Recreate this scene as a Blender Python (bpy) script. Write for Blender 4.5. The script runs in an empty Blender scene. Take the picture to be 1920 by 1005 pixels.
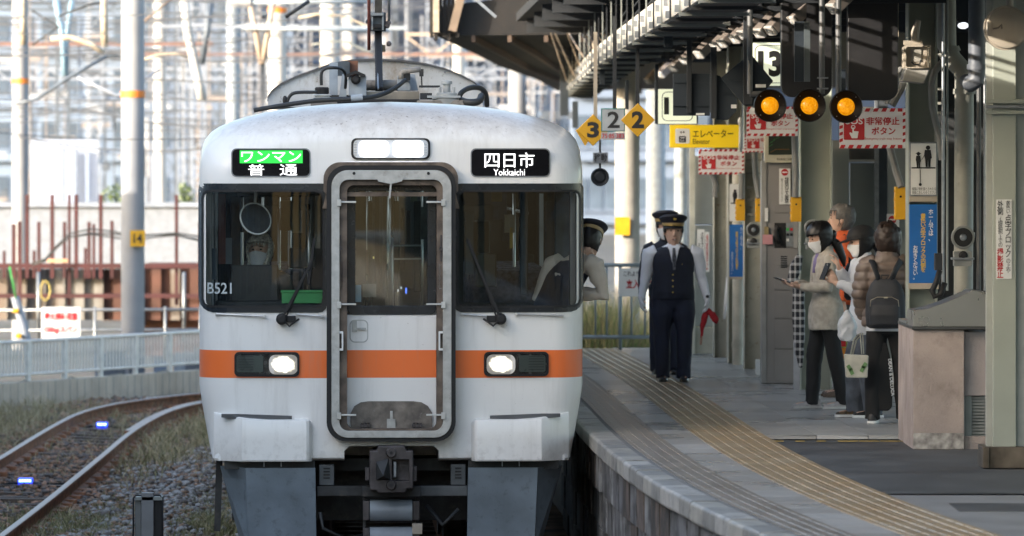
import bpy, bmesh, math, random
import numpy as np
from mathutils import Vector, Matrix, Euler, noise as mnoise
random.seed(7); rng = np.random.default_rng(7)
S = bpy.context.scene; C = S.collection; PI = math.pi; R = math.radians
# ---------------------------------------------------------------- camera, world, sun, exposure
CZ = 3.12                      # eye height above the rail heads
cam_d = bpy.data.cameras.new('camera'); cam = bpy.data.objects.new('camera', cam_d); C.objects.link(cam)
cam.location = (0, 0, CZ); cam.rotation_euler = (PI/2, 0, 0)
cam_d.lens = 200; cam_d.sensor_width = 36; cam_d.clip_start = 1; cam_d.clip_end = 3000
cam_d.shift_y = -(502.5-307)/1920
cam_d.dof.use_dof = True; cam_d.dof.focus_distance = 44.2; cam_d.dof.aperture_fstop = 4.0
S.camera = cam
SUN = Vector((-.80, -.52, .25)).normalized()     # towards the sun
W = bpy.data.worlds.new('World'); S.world = W; W.use_nodes = True
wn = W.node_tree; sky = wn.nodes.new('ShaderNodeTexSky'); sky.sky_type = 'NISHITA'; sky.sun_disc = False
sky.sun_elevation = math.asin(SUN.z); sky.sun_rotation = math.atan2(SUN.x, SUN.y)
sky.air_density = 1.0; sky.dust_density = 3.0
wn.links.new(sky.outputs[0], wn.nodes['Background'].inputs[0]); wn.nodes['Background'].inputs[1].default_value = .15
sd = bpy.data.lights.new('sun', 'SUN'); sd.energy = 2.0; sd.angle = R(.5); sd.color = (1, .90, .78)
so = bpy.data.objects.new('sun', sd); C.objects.link(so); so.rotation_euler = SUN.to_track_quat('Z', 'Y').to_euler()
S.view_settings.view_transform = 'Standard'; S.view_settings.look = 'None'; S.view_settings.gamma = 1
S.view_settings.use_curve_mapping = False; S.view_settings.exposure = 2.3
try: S.cycles.max_bounces = 8; S.cycles.transparent_max_bounces = 12; S.cycles.caustics_reflective = False; S.cycles.caustics_refractive = False
except Exception: pass
F = 10667.
def W3(px, py, D): return Vector(((px-960)*D/F, D, CZ-(py-307)*D/F))
def X_(px, D): return (px-960)*D/F
def Z_(py, D): return CZ-(py-307)*D/F

# ---------------------------------------------------------------- materials
MATS = {}
def mat(name, col, rough=.55, metal=0., var=.12, scale=6., bump=0., bscale=60., col2=None, spots=None, emit=0., ecol=None, coat=0., stretch=None, spec=.5, streak=None, world=False):
    if name in MATS: return MATS[name]
    m = bpy.data.materials.new(name); m.use_nodes = True; nt = m.node_tree; N = nt.nodes; L = nt.links
    b = N['Principled BSDF']; b.inputs['Roughness'].default_value = rough; b.inputs['Metallic'].default_value = metal
    b.inputs['Specular IOR Level'].default_value = spec
    if coat: b.inputs['Coat Weight'].default_value = coat; b.inputs['Coat Roughness'].default_value = .08
    tc = N.new('ShaderNodeTexCoord'); mp = N.new('ShaderNodeMapping'); L.new(tc.outputs['Object'], mp.inputs[0])
    if world:
        ge = N.new('ShaderNodeNewGeometry'); L.new(ge.outputs['Position'], mp.inputs[0])
    if stretch: mp.inputs['Scale'].default_value = stretch
    no = N.new('ShaderNodeTexNoise'); no.inputs['Scale'].default_value = scale; no.inputs['Detail'].default_value = 6; L.new(mp.outputs[0], no.inputs[0])
    c2 = col2 or tuple(c*(1-var*2.2) for c in col)
    rp = N.new('ShaderNodeValToRGB'); rp.color_ramp.elements[0].position = .35; rp.color_ramp.elements[1].position = .68
    rp.color_ramp.elements[0].color = (*c2, 1); rp.color_ramp.elements[1].color = (*col, 1)
    L.new(no.outputs[0], rp.inputs[0]); out = rp.outputs[0]
    def layer(out, cc, sc, lo, hi, amt, st=None):
        n = N.new('ShaderNodeTexNoise'); n.inputs['Scale'].default_value = sc; n.inputs['Detail'].default_value = 8; n.inputs['Roughness'].default_value = .7
        m2 = N.new('ShaderNodeMapping'); L.new(ge.outputs['Position'] if world else tc.outputs['Object'], m2.inputs[0]); m2.inputs['Scale'].default_value = st or (1, 1, 1); L.new(m2.outputs[0], n.inputs[0])
        mr = N.new('ShaderNodeMapRange'); mr.inputs[1].default_value = lo; mr.inputs[2].default_value = hi; mr.inputs[4].default_value = amt; L.new(n.outputs[0], mr.inputs[0])
        mx = N.new('ShaderNodeMix'); mx.data_type = 'RGBA'; L.new(mr.outputs[0], mx.inputs[0]); L.new(out, mx.inputs[6]); mx.inputs[7].default_value = (*cc, 1); return mx.outputs[2]
    if spots: out = layer(out, *spots)
    if streak: out = layer(out, *streak)
    L.new(out, b.inputs['Base Color'])
    mr = N.new('ShaderNodeMapRange'); mr.inputs[3].default_value = max(.02, rough-.12); mr.inputs[4].default_value = min(1, rough+.12); L.new(no.outputs[0], mr.inputs[0]); L.new(mr.outputs[0], b.inputs['Roughness'])
    if bump:
        n2 = N.new('ShaderNodeTexNoise'); n2.inputs['Scale'].default_value = bscale; n2.inputs['Detail'].default_value = 5; L.new(mp.outputs[0], n2.inputs[0])
        bp = N.new('ShaderNodeBump'); bp.inputs['Strength'].default_value = bump; bp.inputs['Distance'].default_value = .01; L.new(n2.outputs[0], bp.inputs['Height']); L.new(bp.outputs[0], b.inputs['Normal'])
    if emit: b.inputs['Emission Color'].default_value = (*(ecol or col), 1); b.inputs['Emission Strength'].default_value = emit
    MATS[name] = m; return m
def glass(name, tint=(.75, .8, .8), dark=.0, rough=.01):
    if name in MATS: return MATS[name]
    m = bpy.data.materials.new(name); m.use_nodes = True; nt = m.node_tree; N = nt.nodes; L = nt.links
    N.remove(N['Principled BSDF']); o = N['Material Output']
    t = N.new('ShaderNodeBsdfTransparent'); t.inputs[0].default_value = (*tint, 1)
    g = N.new('ShaderNodeBsdfGlossy'); g.inputs['Roughness'].default_value = rough
    f = N.new('ShaderNodeFresnel'); f.inputs[0].default_value = 1.5
    mx = N.new('ShaderNodeMixShader'); L.new(f.outputs[0], mx.inputs[0]); L.new(t.outputs[0], mx.inputs[1]); L.new(g.outputs[0], mx.inputs[2]); L.new(mx.outputs[0], o.inputs[0])
    MATS[name] = m; return m
def emis(name, col, s):
    if name in MATS: return MATS[name]
    m = bpy.data.materials.new(name); m.use_nodes = True; nt = m.node_tree; N = nt.nodes
    b = N['Principled BSDF']; b.inputs['Base Color'].default_value = (*[c*.5 for c in col], 1); b.inputs['Emission Color'].default_value = (*col, 1); b.inputs['Emission Strength'].default_value = s
    MATS[name] = m; return m

# ---------------------------------------------------------------- mesh builder
def rrect(x0, x1, z0, z1, r, n=6, rs=None):
    rs = rs or (r, r, r, r); out = []
    for (cx, cz, a, rr) in ((x1, z1, 0, rs[0]), (x0, z1, 90, rs[1]), (x0, z0, 180, rs[2]), (x1, z0, 270, rs[3])):
        ccx = cx-rr if cx == x1 else cx+rr; ccz = cz-rr if cz == z1 else cz+rr
        for k in range(n+1):
            t = R(a+90*k/n); out.append((ccx+rr*math.cos(t), ccz+rr*math.sin(t)))
    return out
def circ(cx, cz, r, n=20, rz=None): return [(cx+r*math.cos(2*PI*k/n), cz+(rz or r)*math.sin(2*PI*k/n)) for k in range(n)]
class MB:
    def __init__(s): s.v = []; s.f = []; s.mi = []; s.cur = 0
    def add(s, vs, fs):
        b = len(s.v); s.v += [tuple(v) for v in vs]; s.f += [tuple(i+b for i in f) for f in fs]; s.mi += [s.cur]*len(fs); return s
    def box(s, x0, x1, y0, y1, z0, z1, rot=None):
        vs = [Vector((x, y, z)) for z in (z0, z1) for y in (y0, y1) for x in (x0, x1)]
        if rot is not None:
            c = Vector(((x0+x1)/2, (y0+y1)/2, (z0+z1)/2)); vs = [c+rot@(v-c) for v in vs]
        return s.add(vs, [(0, 2, 3, 1), (4, 5, 7, 6), (0, 1, 5, 4), (2, 6, 7, 3), (0, 4, 6, 2), (1, 3, 7, 5)])
    def obox(s, c, d, rot=None):
        return s.box(c[0]-d[0]/2, c[0]+d[0]/2, c[1]-d[1]/2, c[1]+d[1]/2, c[2]-d[2]/2, c[2]+d[2]/2, rot)
    def beam(s, p, q, w, h=None):
        p = Vector(p); q = Vector(q); d = (q-p); L = d.length; h = h or w
        m = d.to_track_quat('Y', 'Z').to_matrix(); c = (p+q)/2
        vs = [c+m@Vector((x, y, z)) for z in (-h/2, h/2) for y in (-L/2, L/2) for x in (-w/2, w/2)]
        return s.add(vs, [(0, 2, 3, 1), (4, 5, 7, 6), (0, 1, 5, 4), (2, 6, 7, 3), (0, 4, 6, 2), (1, 3, 7, 5)])
    def tube(s, pts, r, n=8, cap=True):
        pts = [Vector(p) for p in pts]; K = len(pts); rr = r if isinstance(r, (list, tuple)) else [r]*K
        t = (pts[1]-pts[0]).normalized(); u = t.orthogonal().normalized(); vs = []
        for i, p in enumerate(pts):
            a = pts[max(i-1, 0)]; b = pts[min(i+1, K-1)]; t = (b-a).normalized()
            u = (u-t*u.dot(t)).normalized(); w = t.cross(u)
            ri = rr[i]; ra, rb = ri if isinstance(ri, tuple) else (ri, ri)
            vs += [p+u*math.cos(2*PI*k/n)*ra+w*math.sin(2*PI*k/n)*rb for k in range(n)]
        fs = [(i*n+k, i*n+(k+1) % n, (i+1)*n+(k+1) % n, (i+1)*n+k) for i in range(K-1) for k in range(n)]
        if cap: fs += [tuple(range(n))[::-1], tuple((K-1)*n+k for k in range(n))]
        return s.add(vs, fs)
    def lathe(s, c, prof, axis='z', n=20):
        c = Vector(c); vs = []
        for (r, h) in prof:
            for k in range(n):
                a = 2*PI*k/n; x, y = r*math.cos(a), r*math.sin(a)
                vs.append(c+(Vector((x, y, h)) if axis == 'z' else Vector((x, h, y)) if axis == 'y' else Vector((h, x, y))))
        K = len(prof); fs = [(i*n+k, i*n+(k+1) % n, (i+1)*n+(k+1) % n, (i+1)*n+k) for i in range(K-1) for k in range(n)]
        fs += [tuple(range(n))[::-1], tuple((K-1)*n+k for k in range(n))]
        return s.add(vs, fs)
    def prism(s, poly, y0, y1):
        n = len(poly); vs = [(x, y0, z) for x, z in poly]+[(x, y1, z) for x, z in poly]
        return s.add(vs, [tuple(range(n)), tuple(range(2*n-1, n-1, -1))]+[(i, (i+1) % n, n+(i+1) % n, n+i) for i in range(n)])
    def ring(s, A, B, y0, y1):
        n = len(A); vs = [(x, y, z) for L, y in ((A, y0), (B, y0), (A, y1), (B, y1)) for x, z in L]; fs = []
        for i in range(n):
            j = (i+1) % n; fs += [(i, j, n+j, n+i), (2*n+i, 3*n+i, 3*n+j, 2*n+j), (i, 2*n+i, 2*n+j, j), (n+i, n+j, 3*n+j, 3*n+i)]
        return s.add(vs, fs)
    def loft(s, rings, cap=True):
        n = len(rings[0]); K = len(rings); vs = [p for r in rings for p in r]
        fs = [(i*n+k, i*n+(k+1) % n, (i+1)*n+(k+1) % n, (i+1)*n+k) for i in range(K-1) for k in range(n)]
        if cap: fs += [tuple(range(n))[::-1], tuple((K-1)*n+k for k in range(n))]
        return s.add(vs, fs)
    def ell(s, c, r, n=12, m=8, rot=None):
        c = Vector(c); rg = []
        for i in range(1, m):
            t = PI*i/m; rg.append([(Vector((r[0]*math.sin(t)*math.cos(2*PI*k/n), r[1]*math.sin(t)*math.sin(2*PI*k/n), -r[2]*math.cos(t)))) for k in range(n)])
        if rot is not None: rg = [[rot@v for v in q] for q in rg]
        return s.loft([[c+v for v in q] for q in rg])
    def mesh(s, name, off=Vector((0, 0, 0)), recalc=True):
        me = bpy.data.meshes.new(name); me.from_pydata([(v[0]-off[0], v[1]-off[1], v[2]-off[2]) for v in s.v], [], s.f)
        if any(s.mi): me.polygons.foreach_set('material_index', s.mi)
        if recalc:
            bm = bmesh.new(); bm.from_mesh(me); bmesh.ops.recalc_face_normals(bm, faces=bm.faces); bm.to_mesh(me); bm.free()
        me.update(); return me
    def build(s, name, mats, parent=None, smooth=False, bevel=0., seg=2, local=False, **tags):
        off = Vector((0, 0, 0)) if (local or parent is None) else wl(parent)
        return link(name, s.mesh(name, off), mats, parent, smooth, bevel, seg, **tags)
def wl(o):
    v = Vector((0, 0, 0))
    while o is not None: v = v+Vector(o.location); o = o.parent
    return v
def link(name, me, mats, parent=None, smooth=False, bevel=0., seg=2, **tags):
    o = bpy.data.objects.new(name, me); C.objects.link(o)
    if not me.materials:
        for m in (mats if isinstance(mats, (list, tuple)) else [mats]): me.materials.append(m)
    if parent is not None: o.parent = parent
    if smooth: me.shade_smooth() if smooth is True else me.shade_smooth()
    if smooth == 'auto': me.set_sharp_from_angle(angle=R(35))
    if bevel:
        b = o.modifiers.new('bevel', 'BEVEL'); b.width = bevel; b.segments = seg; b.limit_method = 'ANGLE'; b.angle_limit = R(40)
    tag(o, **tags); return o
def tag(o, label=None, cat=None, group=None, kind=None):
    if label: o['label'] = label
    if cat: o['category'] = cat
    if group: o['group'] = group
    if kind: o['kind'] = kind
    return o
def thing(name, label, cat, loc=(0, 0, 0), group=None, rz=0.):
    o = bpy.data.objects.new(name, None); C.objects.link(o); o.location = loc; o.rotation_euler = (0, 0, rz); o.empty_display_size = .2
    return tag(o, label, cat, group)
def kids(o): return [c for c in bpy.data.objects if c.parent == o]
def copy_tree(o, parent=None, label=None, loc=None, rz=None):
    c = o.copy(); C.objects.link(c); c.parent = parent
    for ch in kids(o): copy_tree(ch, c)
    if label: c['label'] = label
    if loc is not None: c.location = loc
    if rz is not None: c.rotation_euler = (0, 0, rz)
    return c
def boolean(o, cutter_mb, op='DIFFERENCE'):
    cm = cutter_mb.mesh('cut'); co = bpy.data.objects.new('cut', cm); C.objects.link(co)
    bpy.context.view_layer.update(); co.matrix_world = o.matrix_world.copy()
    m = o.modifiers.new('b', 'BOOLEAN'); m.operation = op; m.object = co; m.solver = 'EXACT'; m.use_self = False
    bpy.context.view_layer.update(); dg = bpy.context.evaluated_depsgraph_get()
    me = bpy.data.meshes.new_from_object(o.evaluated_get(dg)); o.modifiers.clear(); old = o.data; o.data = me
    bpy.data.objects.remove(co); bpy.data.meshes.remove(cm); bpy.data.meshes.remove(old)
FC = {}
def text_mesh(body, bold=0., vertical=False):
    key = (body, bold)
    if key not in FC:
        cu = bpy.data.curves.new('t', 'FONT'); cu.body = body; cu.resolution_u = 3; cu.offset = bold; cu.align_x = 'CENTER'
        if vertical: cu.space_line = .82
        o = bpy.data.objects.new('t', cu); C.objects.link(o); bpy.context.view_layer.update()
        dg = bpy.context.evaluated_depsgraph_get(); me = bpy.data.meshes.new_from_object(o.evaluated_get(dg))
        co = np.empty(len(me.vertices)*3); me.vertices.foreach_get('co', co); co = co.reshape(-1, 3)
        fs = [tuple(p.vertices) for p in me.polygons]; bpy.data.objects.remove(o); FC[key] = (co, fs)
    return FC[key]
def text(body, x0, x1, z0, z1, y, m, parent, bold=.0, name='lettering', vertical=False, local=False, shear=0.):
    """lettering facing -y fitted to the given box"""
    if vertical: body = '\n'.join(body) if '\n' not in body else body
    co, fs = text_mesh(body, bold, vertical)
    lo = co.min(0); hi = co.max(0); sp = hi-lo; u = (co-lo)/np.where(sp > 1e-6, sp, 1)
    vs = np.stack([x0+u[:, 0]*(x1-x0), np.full(len(co), y), z0+u[:, 1]*(z1-z0)], 1)
    off = np.zeros(3) if local else np.array(wl(parent)); vs = vs-off
    me = bpy.data.meshes.new(name); me.from_pydata(vs.tolist(), [], fs); me.update()
    return link(name, me, m, parent)
def finish(o, mods):
    """bake modifiers"""
    bpy.context.view_layer.update(); dg = bpy.context.evaluated_depsgraph_get()
    me = bpy.data.meshes.new_from_object(o.evaluated_get(dg)); o.modifiers.clear(); old = o.data; o.data = me; bpy.data.meshes.remove(old); return o
# ---------------------------------------------------------------- shared materials
m_white = mat('white_panel', (.72, .73, .72), .4, var=.03)
m_print_black = mat('print_black', (.012, .012, .014), .5, var=0)
m_print_red = mat('print_red', (.48, .02, .025), .5, var=.03)
m_print_blue = mat('print_blue', (.012, .13, .42), .4, var=.06)
m_print_yellow = mat('print_yellow', (.80, .50, .01), .45, var=.03)
m_print_white = mat('print_white', (.78, .78, .78), .45, var=.02)
m_print_green = mat('print_green', (.05, .4, .08), .5, var=.05)
m_dark = mat('dark_steel', (.018, .022, .028), .6, var=.2)
m_darkboard = mat('dark_board', (.018, .028, .040), .55, var=.15, scale=3)
m_black = mat('black_rubber', (.010, .010, .011), .65, var=.2)
m_galv = mat('galvanised', (.30, .32, .34), .45, .6, var=.12, scale=20)
m_grey = mat('grey_paint', (.24, .26, .25), .5, var=.08, spots=((.12, .09, .06), 40, .62, .75, .6))
m_col = mat('column_paint', (.36, .39, .34), .42, var=.05, scale=3, spots=((.16, .11, .06), 30, .66, .8, .7))
m_cream = mat('cream_paint', (.46, .45, .38), .5, var=.1, spots=((.14, .08, .04), 22, .58, .75, .8))
m_yel = mat('yellow_box', (.68, .36, .01), .45, var=.06, spots=((.12, .07, .02), 25, .66, .8, .7))
m_steel = mat('stainless', (.50, .49, .47), .30, .9, var=.04, scale=3)
m_wood_dark = mat('old_dark_boards', (.035, .028, .024), .7, var=.25, scale=10)
m_beige = mat('beige_metal', (.42, .37, .30), .4, var=.08)
# ---------------------------------------------------------------- ground, platform, track
m_soil = mat('soil', (.14, .13, .12), .95, var=.3, scale=1.2, bump=.6, bscale=30, spots=((.07, .085, .035), 1.5, .5, .65, .8))
mb = MB(); mb.add([(-700, -60, -.34), (700, -60, -.34), (700, 1800, -.34), (-700, 1800, -.34)], [(0, 1, 2, 3)])
mb.build('ground', m_soil, kind='structure')
ED = np.array([24, 28, 32, 35, 39.6, 43.6, 47, 53, 58, 62.6, 66.0]); EX = np.array([2.55, 1.98, 1.46, 1.13, .83, .67, .56, .35, .17, -.02, -.16])
ecs = np.polyfit((ED-45)/20, EX, 5)
def edge(D):
    D = min(max(D, 20.), 68.); return float(np.polyval(ecs, (D-45)/20))
def eang(D): return math.atan2(-(edge(D+.05)-edge(D-.05)), .1)   # rotation about z following the edge
PZ = 1.02
m_pconc = mat('platform_concrete', (.45, .45, .44), .40, var=.12, scale=1.5, bump=.15, spots=((.18, .17, .16), 3, .5, .7, .5), stretch=(1, .5, 1))
m_asph = mat('platform_asphalt', (.10, .10, .10), .60, var=.2, scale=2, bump=.3, bscale=200)
mb = MB(); Ds = [24+i*1. for i in range(42)]
top = [(edge(d)+.14, d) for d in Ds]+[(14, 65), (14, 24)]
n = len(top); mb.add([(x, y, PZ-.10) for x, y in top]+[(x, y, -.4) for x, y in top], [tuple(range(n)), tuple(range(2*n-1, n-1, -1))]+[(i, (i+1) % n, n+(i+1) % n, n+i) for i in range(n)])
plat = mb.build('platform', m_pconc, kind='structure')
def strip(o0, o1, d0, d1, z, step=1., name='paving', m=None, parent=None):
    mb = MB(); ds = np.arange(d0, d1+1e-6, step); vs = []; fs = []
    for d in ds:
        a = o0 if o0 > 5 else edge(d)+o0; b = o1 if o1 > 5 else edge(d)+o1
        vs += [(a, d, z), (b, d, z)]
    fs = [(2*i, 2*i+1, 2*i+3, 2*i+2) for i in range(len(ds)-1)]
    mb.add(vs, fs); o = mb.build(name, m, parent); return o
strip(1.26, 14, 36.2, 44.02, PZ, name='asphalt_patch', m=m_asph, parent=plat)
strip(1.26, 14, 24, 36.2, PZ+.002, name='concrete_apron', m=mat('apron', (.30, .30, .30), .5, var=.12, scale=2, bump=.2), parent=plat)
strip(1.26, 14, 44.0, 65, PZ-.0012, name='paving_bed', m=mat('bed', (.22, .215, .205), .7, var=.15), parent=plat)
mb = MB(); x0 = X_(1770, 35.5); mb.box(x0, x0+1.0, 34.3, 35.1, PZ, PZ+.006); mb.build('access_cover', m_asph, plat)
# tiles: shared meshes placed along the curved edge
def tile_mesh(w, l, h, gap=.006, bars=0, barh=.006, across=False):
    mb = MB(); mb.box(-w/2+gap/2, w/2-gap/2, -l/2+gap/2, l/2-gap/2, -h, 0)
    for k in range(bars):
        x = -w/2+w*(k+.5)/bars; bw = w/bars*.13
        v = [(x-bw, -l/2+.012, 0), (x+bw, -l/2+.012, 0), (x+bw, l/2-.012, 0), (x-bw, l/2-.012, 0)]
        t = [(x-bw*.6, -l/2+.016, barh), (x+bw*.6, -l/2+.016, barh), (x+bw*.6, l/2-.016, barh), (x-bw*.6, l/2-.016, barh)]
        mb.add(v+t, [(4, 5, 6, 7), (0, 1, 5, 4), (1, 2, 6, 5), (2, 3, 7, 6), (3, 0, 4, 7)])
    return mb.mesh('tile', recalc=False)
m_tact = mat('tactile_ochre', (.44, .31, .17), .38, world=True, var=.15, scale=4, spots=((.33, .27, .19), 3, .45, .65, .7))
m_tact2 = mat('tactile_ochre_worn', (.47, .36, .23), .34, world=True, var=.15, scale=4)
m_slipa = mat('edge_slip_tile', (.33, .29, .25), .34, world=True, var=.2, scale=4)
m_pave = [mat('paver_%s' % k, c, .30, var=.1, scale=1.5, world=True, spots=((.24, .23, .215), 1.3, .45, .75, .5)) for k, c in (('grey', (.46, .455, .44)), ('pale', (.52, .515, .50)), ('dull', (.40, .395, .38)))]
def place(me, name, x, y, z, rz, parent, m=None):
    o = bpy.data.objects.new(name, me); C.objects.link(o); o.parent = parent; o.location = (x, y, z); o.rotation_euler = (0, 0, rz); return o
def with_mat(me, m): me.materials.clear(); me.materials.append(m); return me
tm = [with_mat(tile_mesh(.265, .30, .03, .0015, 3, .005), m) for m in (m_tact, m_tact, m_tact2)]
d = 30.0
while d < 64.6:
    a = eang(d)
    for k in range(2):
        if random.random() < .999: place(random.choice(tm), 'tactile_tile', edge(d)+.775+.1325+.267*k, d, PZ+.006, a, plat)
    d += .304
# edge slip tiles
sm = with_mat(tile_mesh(.30, .30, .03, .0015, 4, .0035), m_slipa)
d = 28.
while d < 64.6: place(sm, 'ridged_edge_tile', edge(d)+.34, d, PZ+.004, eang(d), plat); d += .303
# coping stones
cop = []
for k in range(3):
    mb = MB(); l = .6; pts = rrect(-.095, .095, -.13, 0, .022, 3)
    vs = [(x, -l/2+.005, z) for x, z in pts]+[(x, l/2-.005, z) for x, z in pts]; q = len(pts)
    mb.add(vs, [tuple(range(q))[::-1], tuple(range(q, 2*q))]+[(i, (i+1) % q, q+(i+1) % q, q+i) for i in range(q)])
    cop.append(with_mat(mb.mesh('coping'), mat('coping_%s' % 'abc'[k], ((.40, .38, .34), (.30, .29, .27), (.46, .44, .41))[k], .55, world=True, var=.15, scale=5, bump=.4, spots=((.05, .05, .045), 6, .55, .7, .8))))
d = 26.
while d < 64.6: place(random.choice(cop), 'coping_stone', edge(d)+.07, d, PZ+.006+random.uniform(-.003, .003), eang(d), plat); d += .6
# paver rows between the coping and tactile strip
pv = [with_mat(tile_mesh(.29, .60, .03, .008), m) for m in m_pave]; pn = 0
pw = [with_mat(tile_mesh(.598, .60, .03, .004), m) for m in m_pave]
d = 64.4; rows = 0
d = 29.0
strip(.10, .80, 24, 65, PZ-.0012, name='bedding', m=MATS['bed'], parent=plat)
while d < 64.8:
    for k, (o, w) in enumerate(((.655, .245),)):
        me = pw[random.randrange(3)]; ob = place(me, 'paving_slab', edge(d)+.495+.15, d, PZ, eang(d), plat); ob.scale = (.49, 1, 1)
    d += .602
# deck paving inside the tactile strip
n = 0; smb = [MB() for _ in range(3)]; me4 = [with_mat(tile_mesh(.4, .4, .03, .005), m) for m in m_pave]
row = 0; d = 44.2
while d < 64.8:
    k = 0; off = .2*(row % 2)
    while True:
        o = 1.315+.2+.4*k-off*.0
        if edge(d)+o > 4.6: break
        vis = (edge(d)+o) < .0905*d+.3
        if vis and n < 290: place(me4[rng.integers(3)], 'paving_tile', edge(d)+o, d, PZ, eang(d), plat); n += 1
        elif vis:
            c = (edge(d)+o, d); smb[int(rng.integers(3))].box(c[0]-.195, c[0]+.195, d-.195, d+.195, PZ-.03, PZ)
        k += 1
    d += .4; row += 1
mb = MB()
for k in range(3):
    mb.cur = k; b = len(mb.v); mb.v += smb[k].v; mb.f += [tuple(i+b for i in f) for f in smb[k].f]; mb.mi += [k]*len(smb[k].f)
mb.build('far_paving_tiles', m_pave, plat, kind='stuff')
# side wall of the platform : weathered concrete blocks
m_blk = [mat('face_block_%s' % k, c, .75, world=True, var=.25, scale=3, bump=.8, bscale=25, spots=((.035, .032, .03), 2.5, .42, .6, .9), stretch=(1, 1, .35)) for k, c in (('pale', (.36, .36, .36)), ('brown', (.20, .155, .13)), ('grey', (.24, .24, .25)))]
for r_ in range(4):
    h = .30; bms = []
    for k in range(3):
        mb = MB(); mb.box(-.14, .14, -.297, .297, -h+.005, -.004); bms.append(with_mat(mb.mesh('block'), m_blk[k]))
    d = 26+(.3 if r_ % 2 else 0)
    while d < 52:
        place(bms[int(rng.choice(3, p=[.3, .35, .35]))], 'face_block', edge(d)+.17+random.uniform(-.012, .012)+(.03 if r_ else 0), d, PZ-.125-h*r_, eang(d), plat); d += .6
mb = MB(); vs = []
for i, d in enumerate(np.arange(24, 65.1, 1.)): vs += [(edge(d)+.19, d, -.35), (edge(d)+.19, d, PZ-.125)]
mb.add(vs, [(2*i, 2*i+1, 2*i+3, 2*i+2) for i in range(len(vs)//2-1)]); mb.build('side_wall', m_blk[2], plat)
# thin yellow line across the asphalt
mb = MB(); dl = F*2.1/(829-307)
for k in range(7): mb.box(X_(1452, dl)+k*.16, X_(1452, dl)+k*.16+(.15 if k > 2 else .07), dl, dl+.05, PZ+.004, PZ+.010)
mb.build('yellow_line', mat('line_yellow', (.45, .32, .10), .5, var=.2), plat)

# ---- track bed and left track
m_bal = mat('ballast_bed', (.28, .19, .13), .95, var=.35, scale=3, bump=1, bscale=25)
R1 = [(-5.3, 36), (-5.38, 44), (-5.42, 52), (-5.44, 60.4), (-5.47, 67), (-5.42, 71.3), (-5.16, 74.1), (-4.68, 76.2), (-4.27, 77.4), (-3.4, 79.0), (-2.3, 80.4)]
R2 = [(-4.23, 36), (-4.28, 44), (-4.31, 52), (-4.38, 60), (-4.44, 66.2), (-4.39, 70.4), (-4.28, 72.7), (-4.07, 74.4), (-3.6, 76), (-3.0, 77.2), (-2.0, 78.6)]
def smooth_path(P, n=8):
    P = [Vector((p[0], p[1], 0)) for p in P]; out = []
    for i in range(len(P)-1):
        p0 = P[max(i-1, 0)]; p1 = P[i]; p2 = P[i+1]; p3 = P[min(i+2, len(P)-1)]
        for k in range(n):
            t = k/n; out.append(.5*((2*p1)+(p2-p0)*t+(2*p0-5*p1+4*p2-p3)*t*t+(3*p1-p0-3*p2+p3)*t**3))
    out.append(P[-1]); return out
rail_prof = [(-.065, -.153), (.065, -.153), (.065, -.140), (.012, -.122), (.010, -.045), (.034, -.032), (.034, -.006), (.026, 0), (-.026, 0), (-.034, -.006), (-.034, -.032), (-.010, -.045), (-.012, -.122), (-.065, -.140)]
m_rust = mat('rail_rust', (.34, .15, .075), .8, var=.3, scale=12, bump=.4)
m_shine = mat('rail_head', (.36, .27, .23), .5, .55, var=.1, scale=3, stretch=(1, .1, 1))
def rail(path, parent, name='rail', z=0., shiny=True):
    mb = MB(); n = len(rail_prof); K = len(path); vs = []
    for i, p in enumerate(path):
        t = (path[min(i+1, K-1)]-path[max(i-1, 0)]).normalized(); s_ = Vector((t.y, -t.x, 0))
        vs += [p+s_*x+Vector((0, 0, zz+z)) for x, zz in rail_prof]
    for i in range(K-1):
        for k in range(n):
            mb.cur = 1 if (k in (6, 7, 8) and shiny) else 0
            mb.add([], []); mb.f.append((i*n+k, i*n+(k+1) % n, (i+1)*n+(k+1) % n, (i+1)*n+k)); mb.mi.append(mb.cur)
    mb.v = [tuple(v) for v in vs]; mb.f += [tuple(range(n)), tuple((K-1)*n+k for k in range(n))]; mb.mi += [0, 0]
    return mb.build(name, [m_rust, m_shine], parent)
m_sleeper = mat('old_sleeper', (.14, .10, .075), .9, world=True, var=.3, scale=8, bump=.8, bscale=30)
def sleepers(A, B, parent, d0, d1, m, w=2.0):
    me = MB().box(-w/2, w/2, -.11, .11, -.14, 0).mesh('sleeper'); with_mat(me, m)
    L = 0; last = None
    for a, b in zip(A, B):
        c = (a+b)/2
        if c.y < d0 or c.y > d1: last = c; continue
        if last is not None: L += (c-last).length
        last = c
        if L >= .58:
            L = 0; dr = (b-a).normalized()
            place(me, 'sleeper', c.x, c.y, -.158+random.uniform(-.01, .01), math.atan2(dr.y, dr.x)+random.uniform(-.02, .02), parent)
tr = thing('railway_track', 'rusty curving railway track with bright rail heads left of the train', 'railway track', (-4.9, 60, -.2))
def trk_build(tr, f):
    n0 = set(bpy.data.objects); f()
    for o in set(bpy.data.objects)-n0:
        if o.parent == tr and o.data and o.location.length > 0: o.location = Vector(o.location)-Vector(tr.location)
P1 = smooth_path(R1, 14); P2 = smooth_path(R2, 14)
rail(P1, tr); rail(P2, tr)
G = smooth_path([(-4.50, 66.5), (-4.46, 70), (-4.36, 72.4), (-4.18, 74.3), (-3.75, 76.1), (-3.2, 77.4), (-2.2, 78.9)], 10)
rail(G, tr, 'guard_rail')
trk_build(tr, lambda: sleepers(P1, P2, tr, 44, 79.5, m_sleeper))
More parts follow.
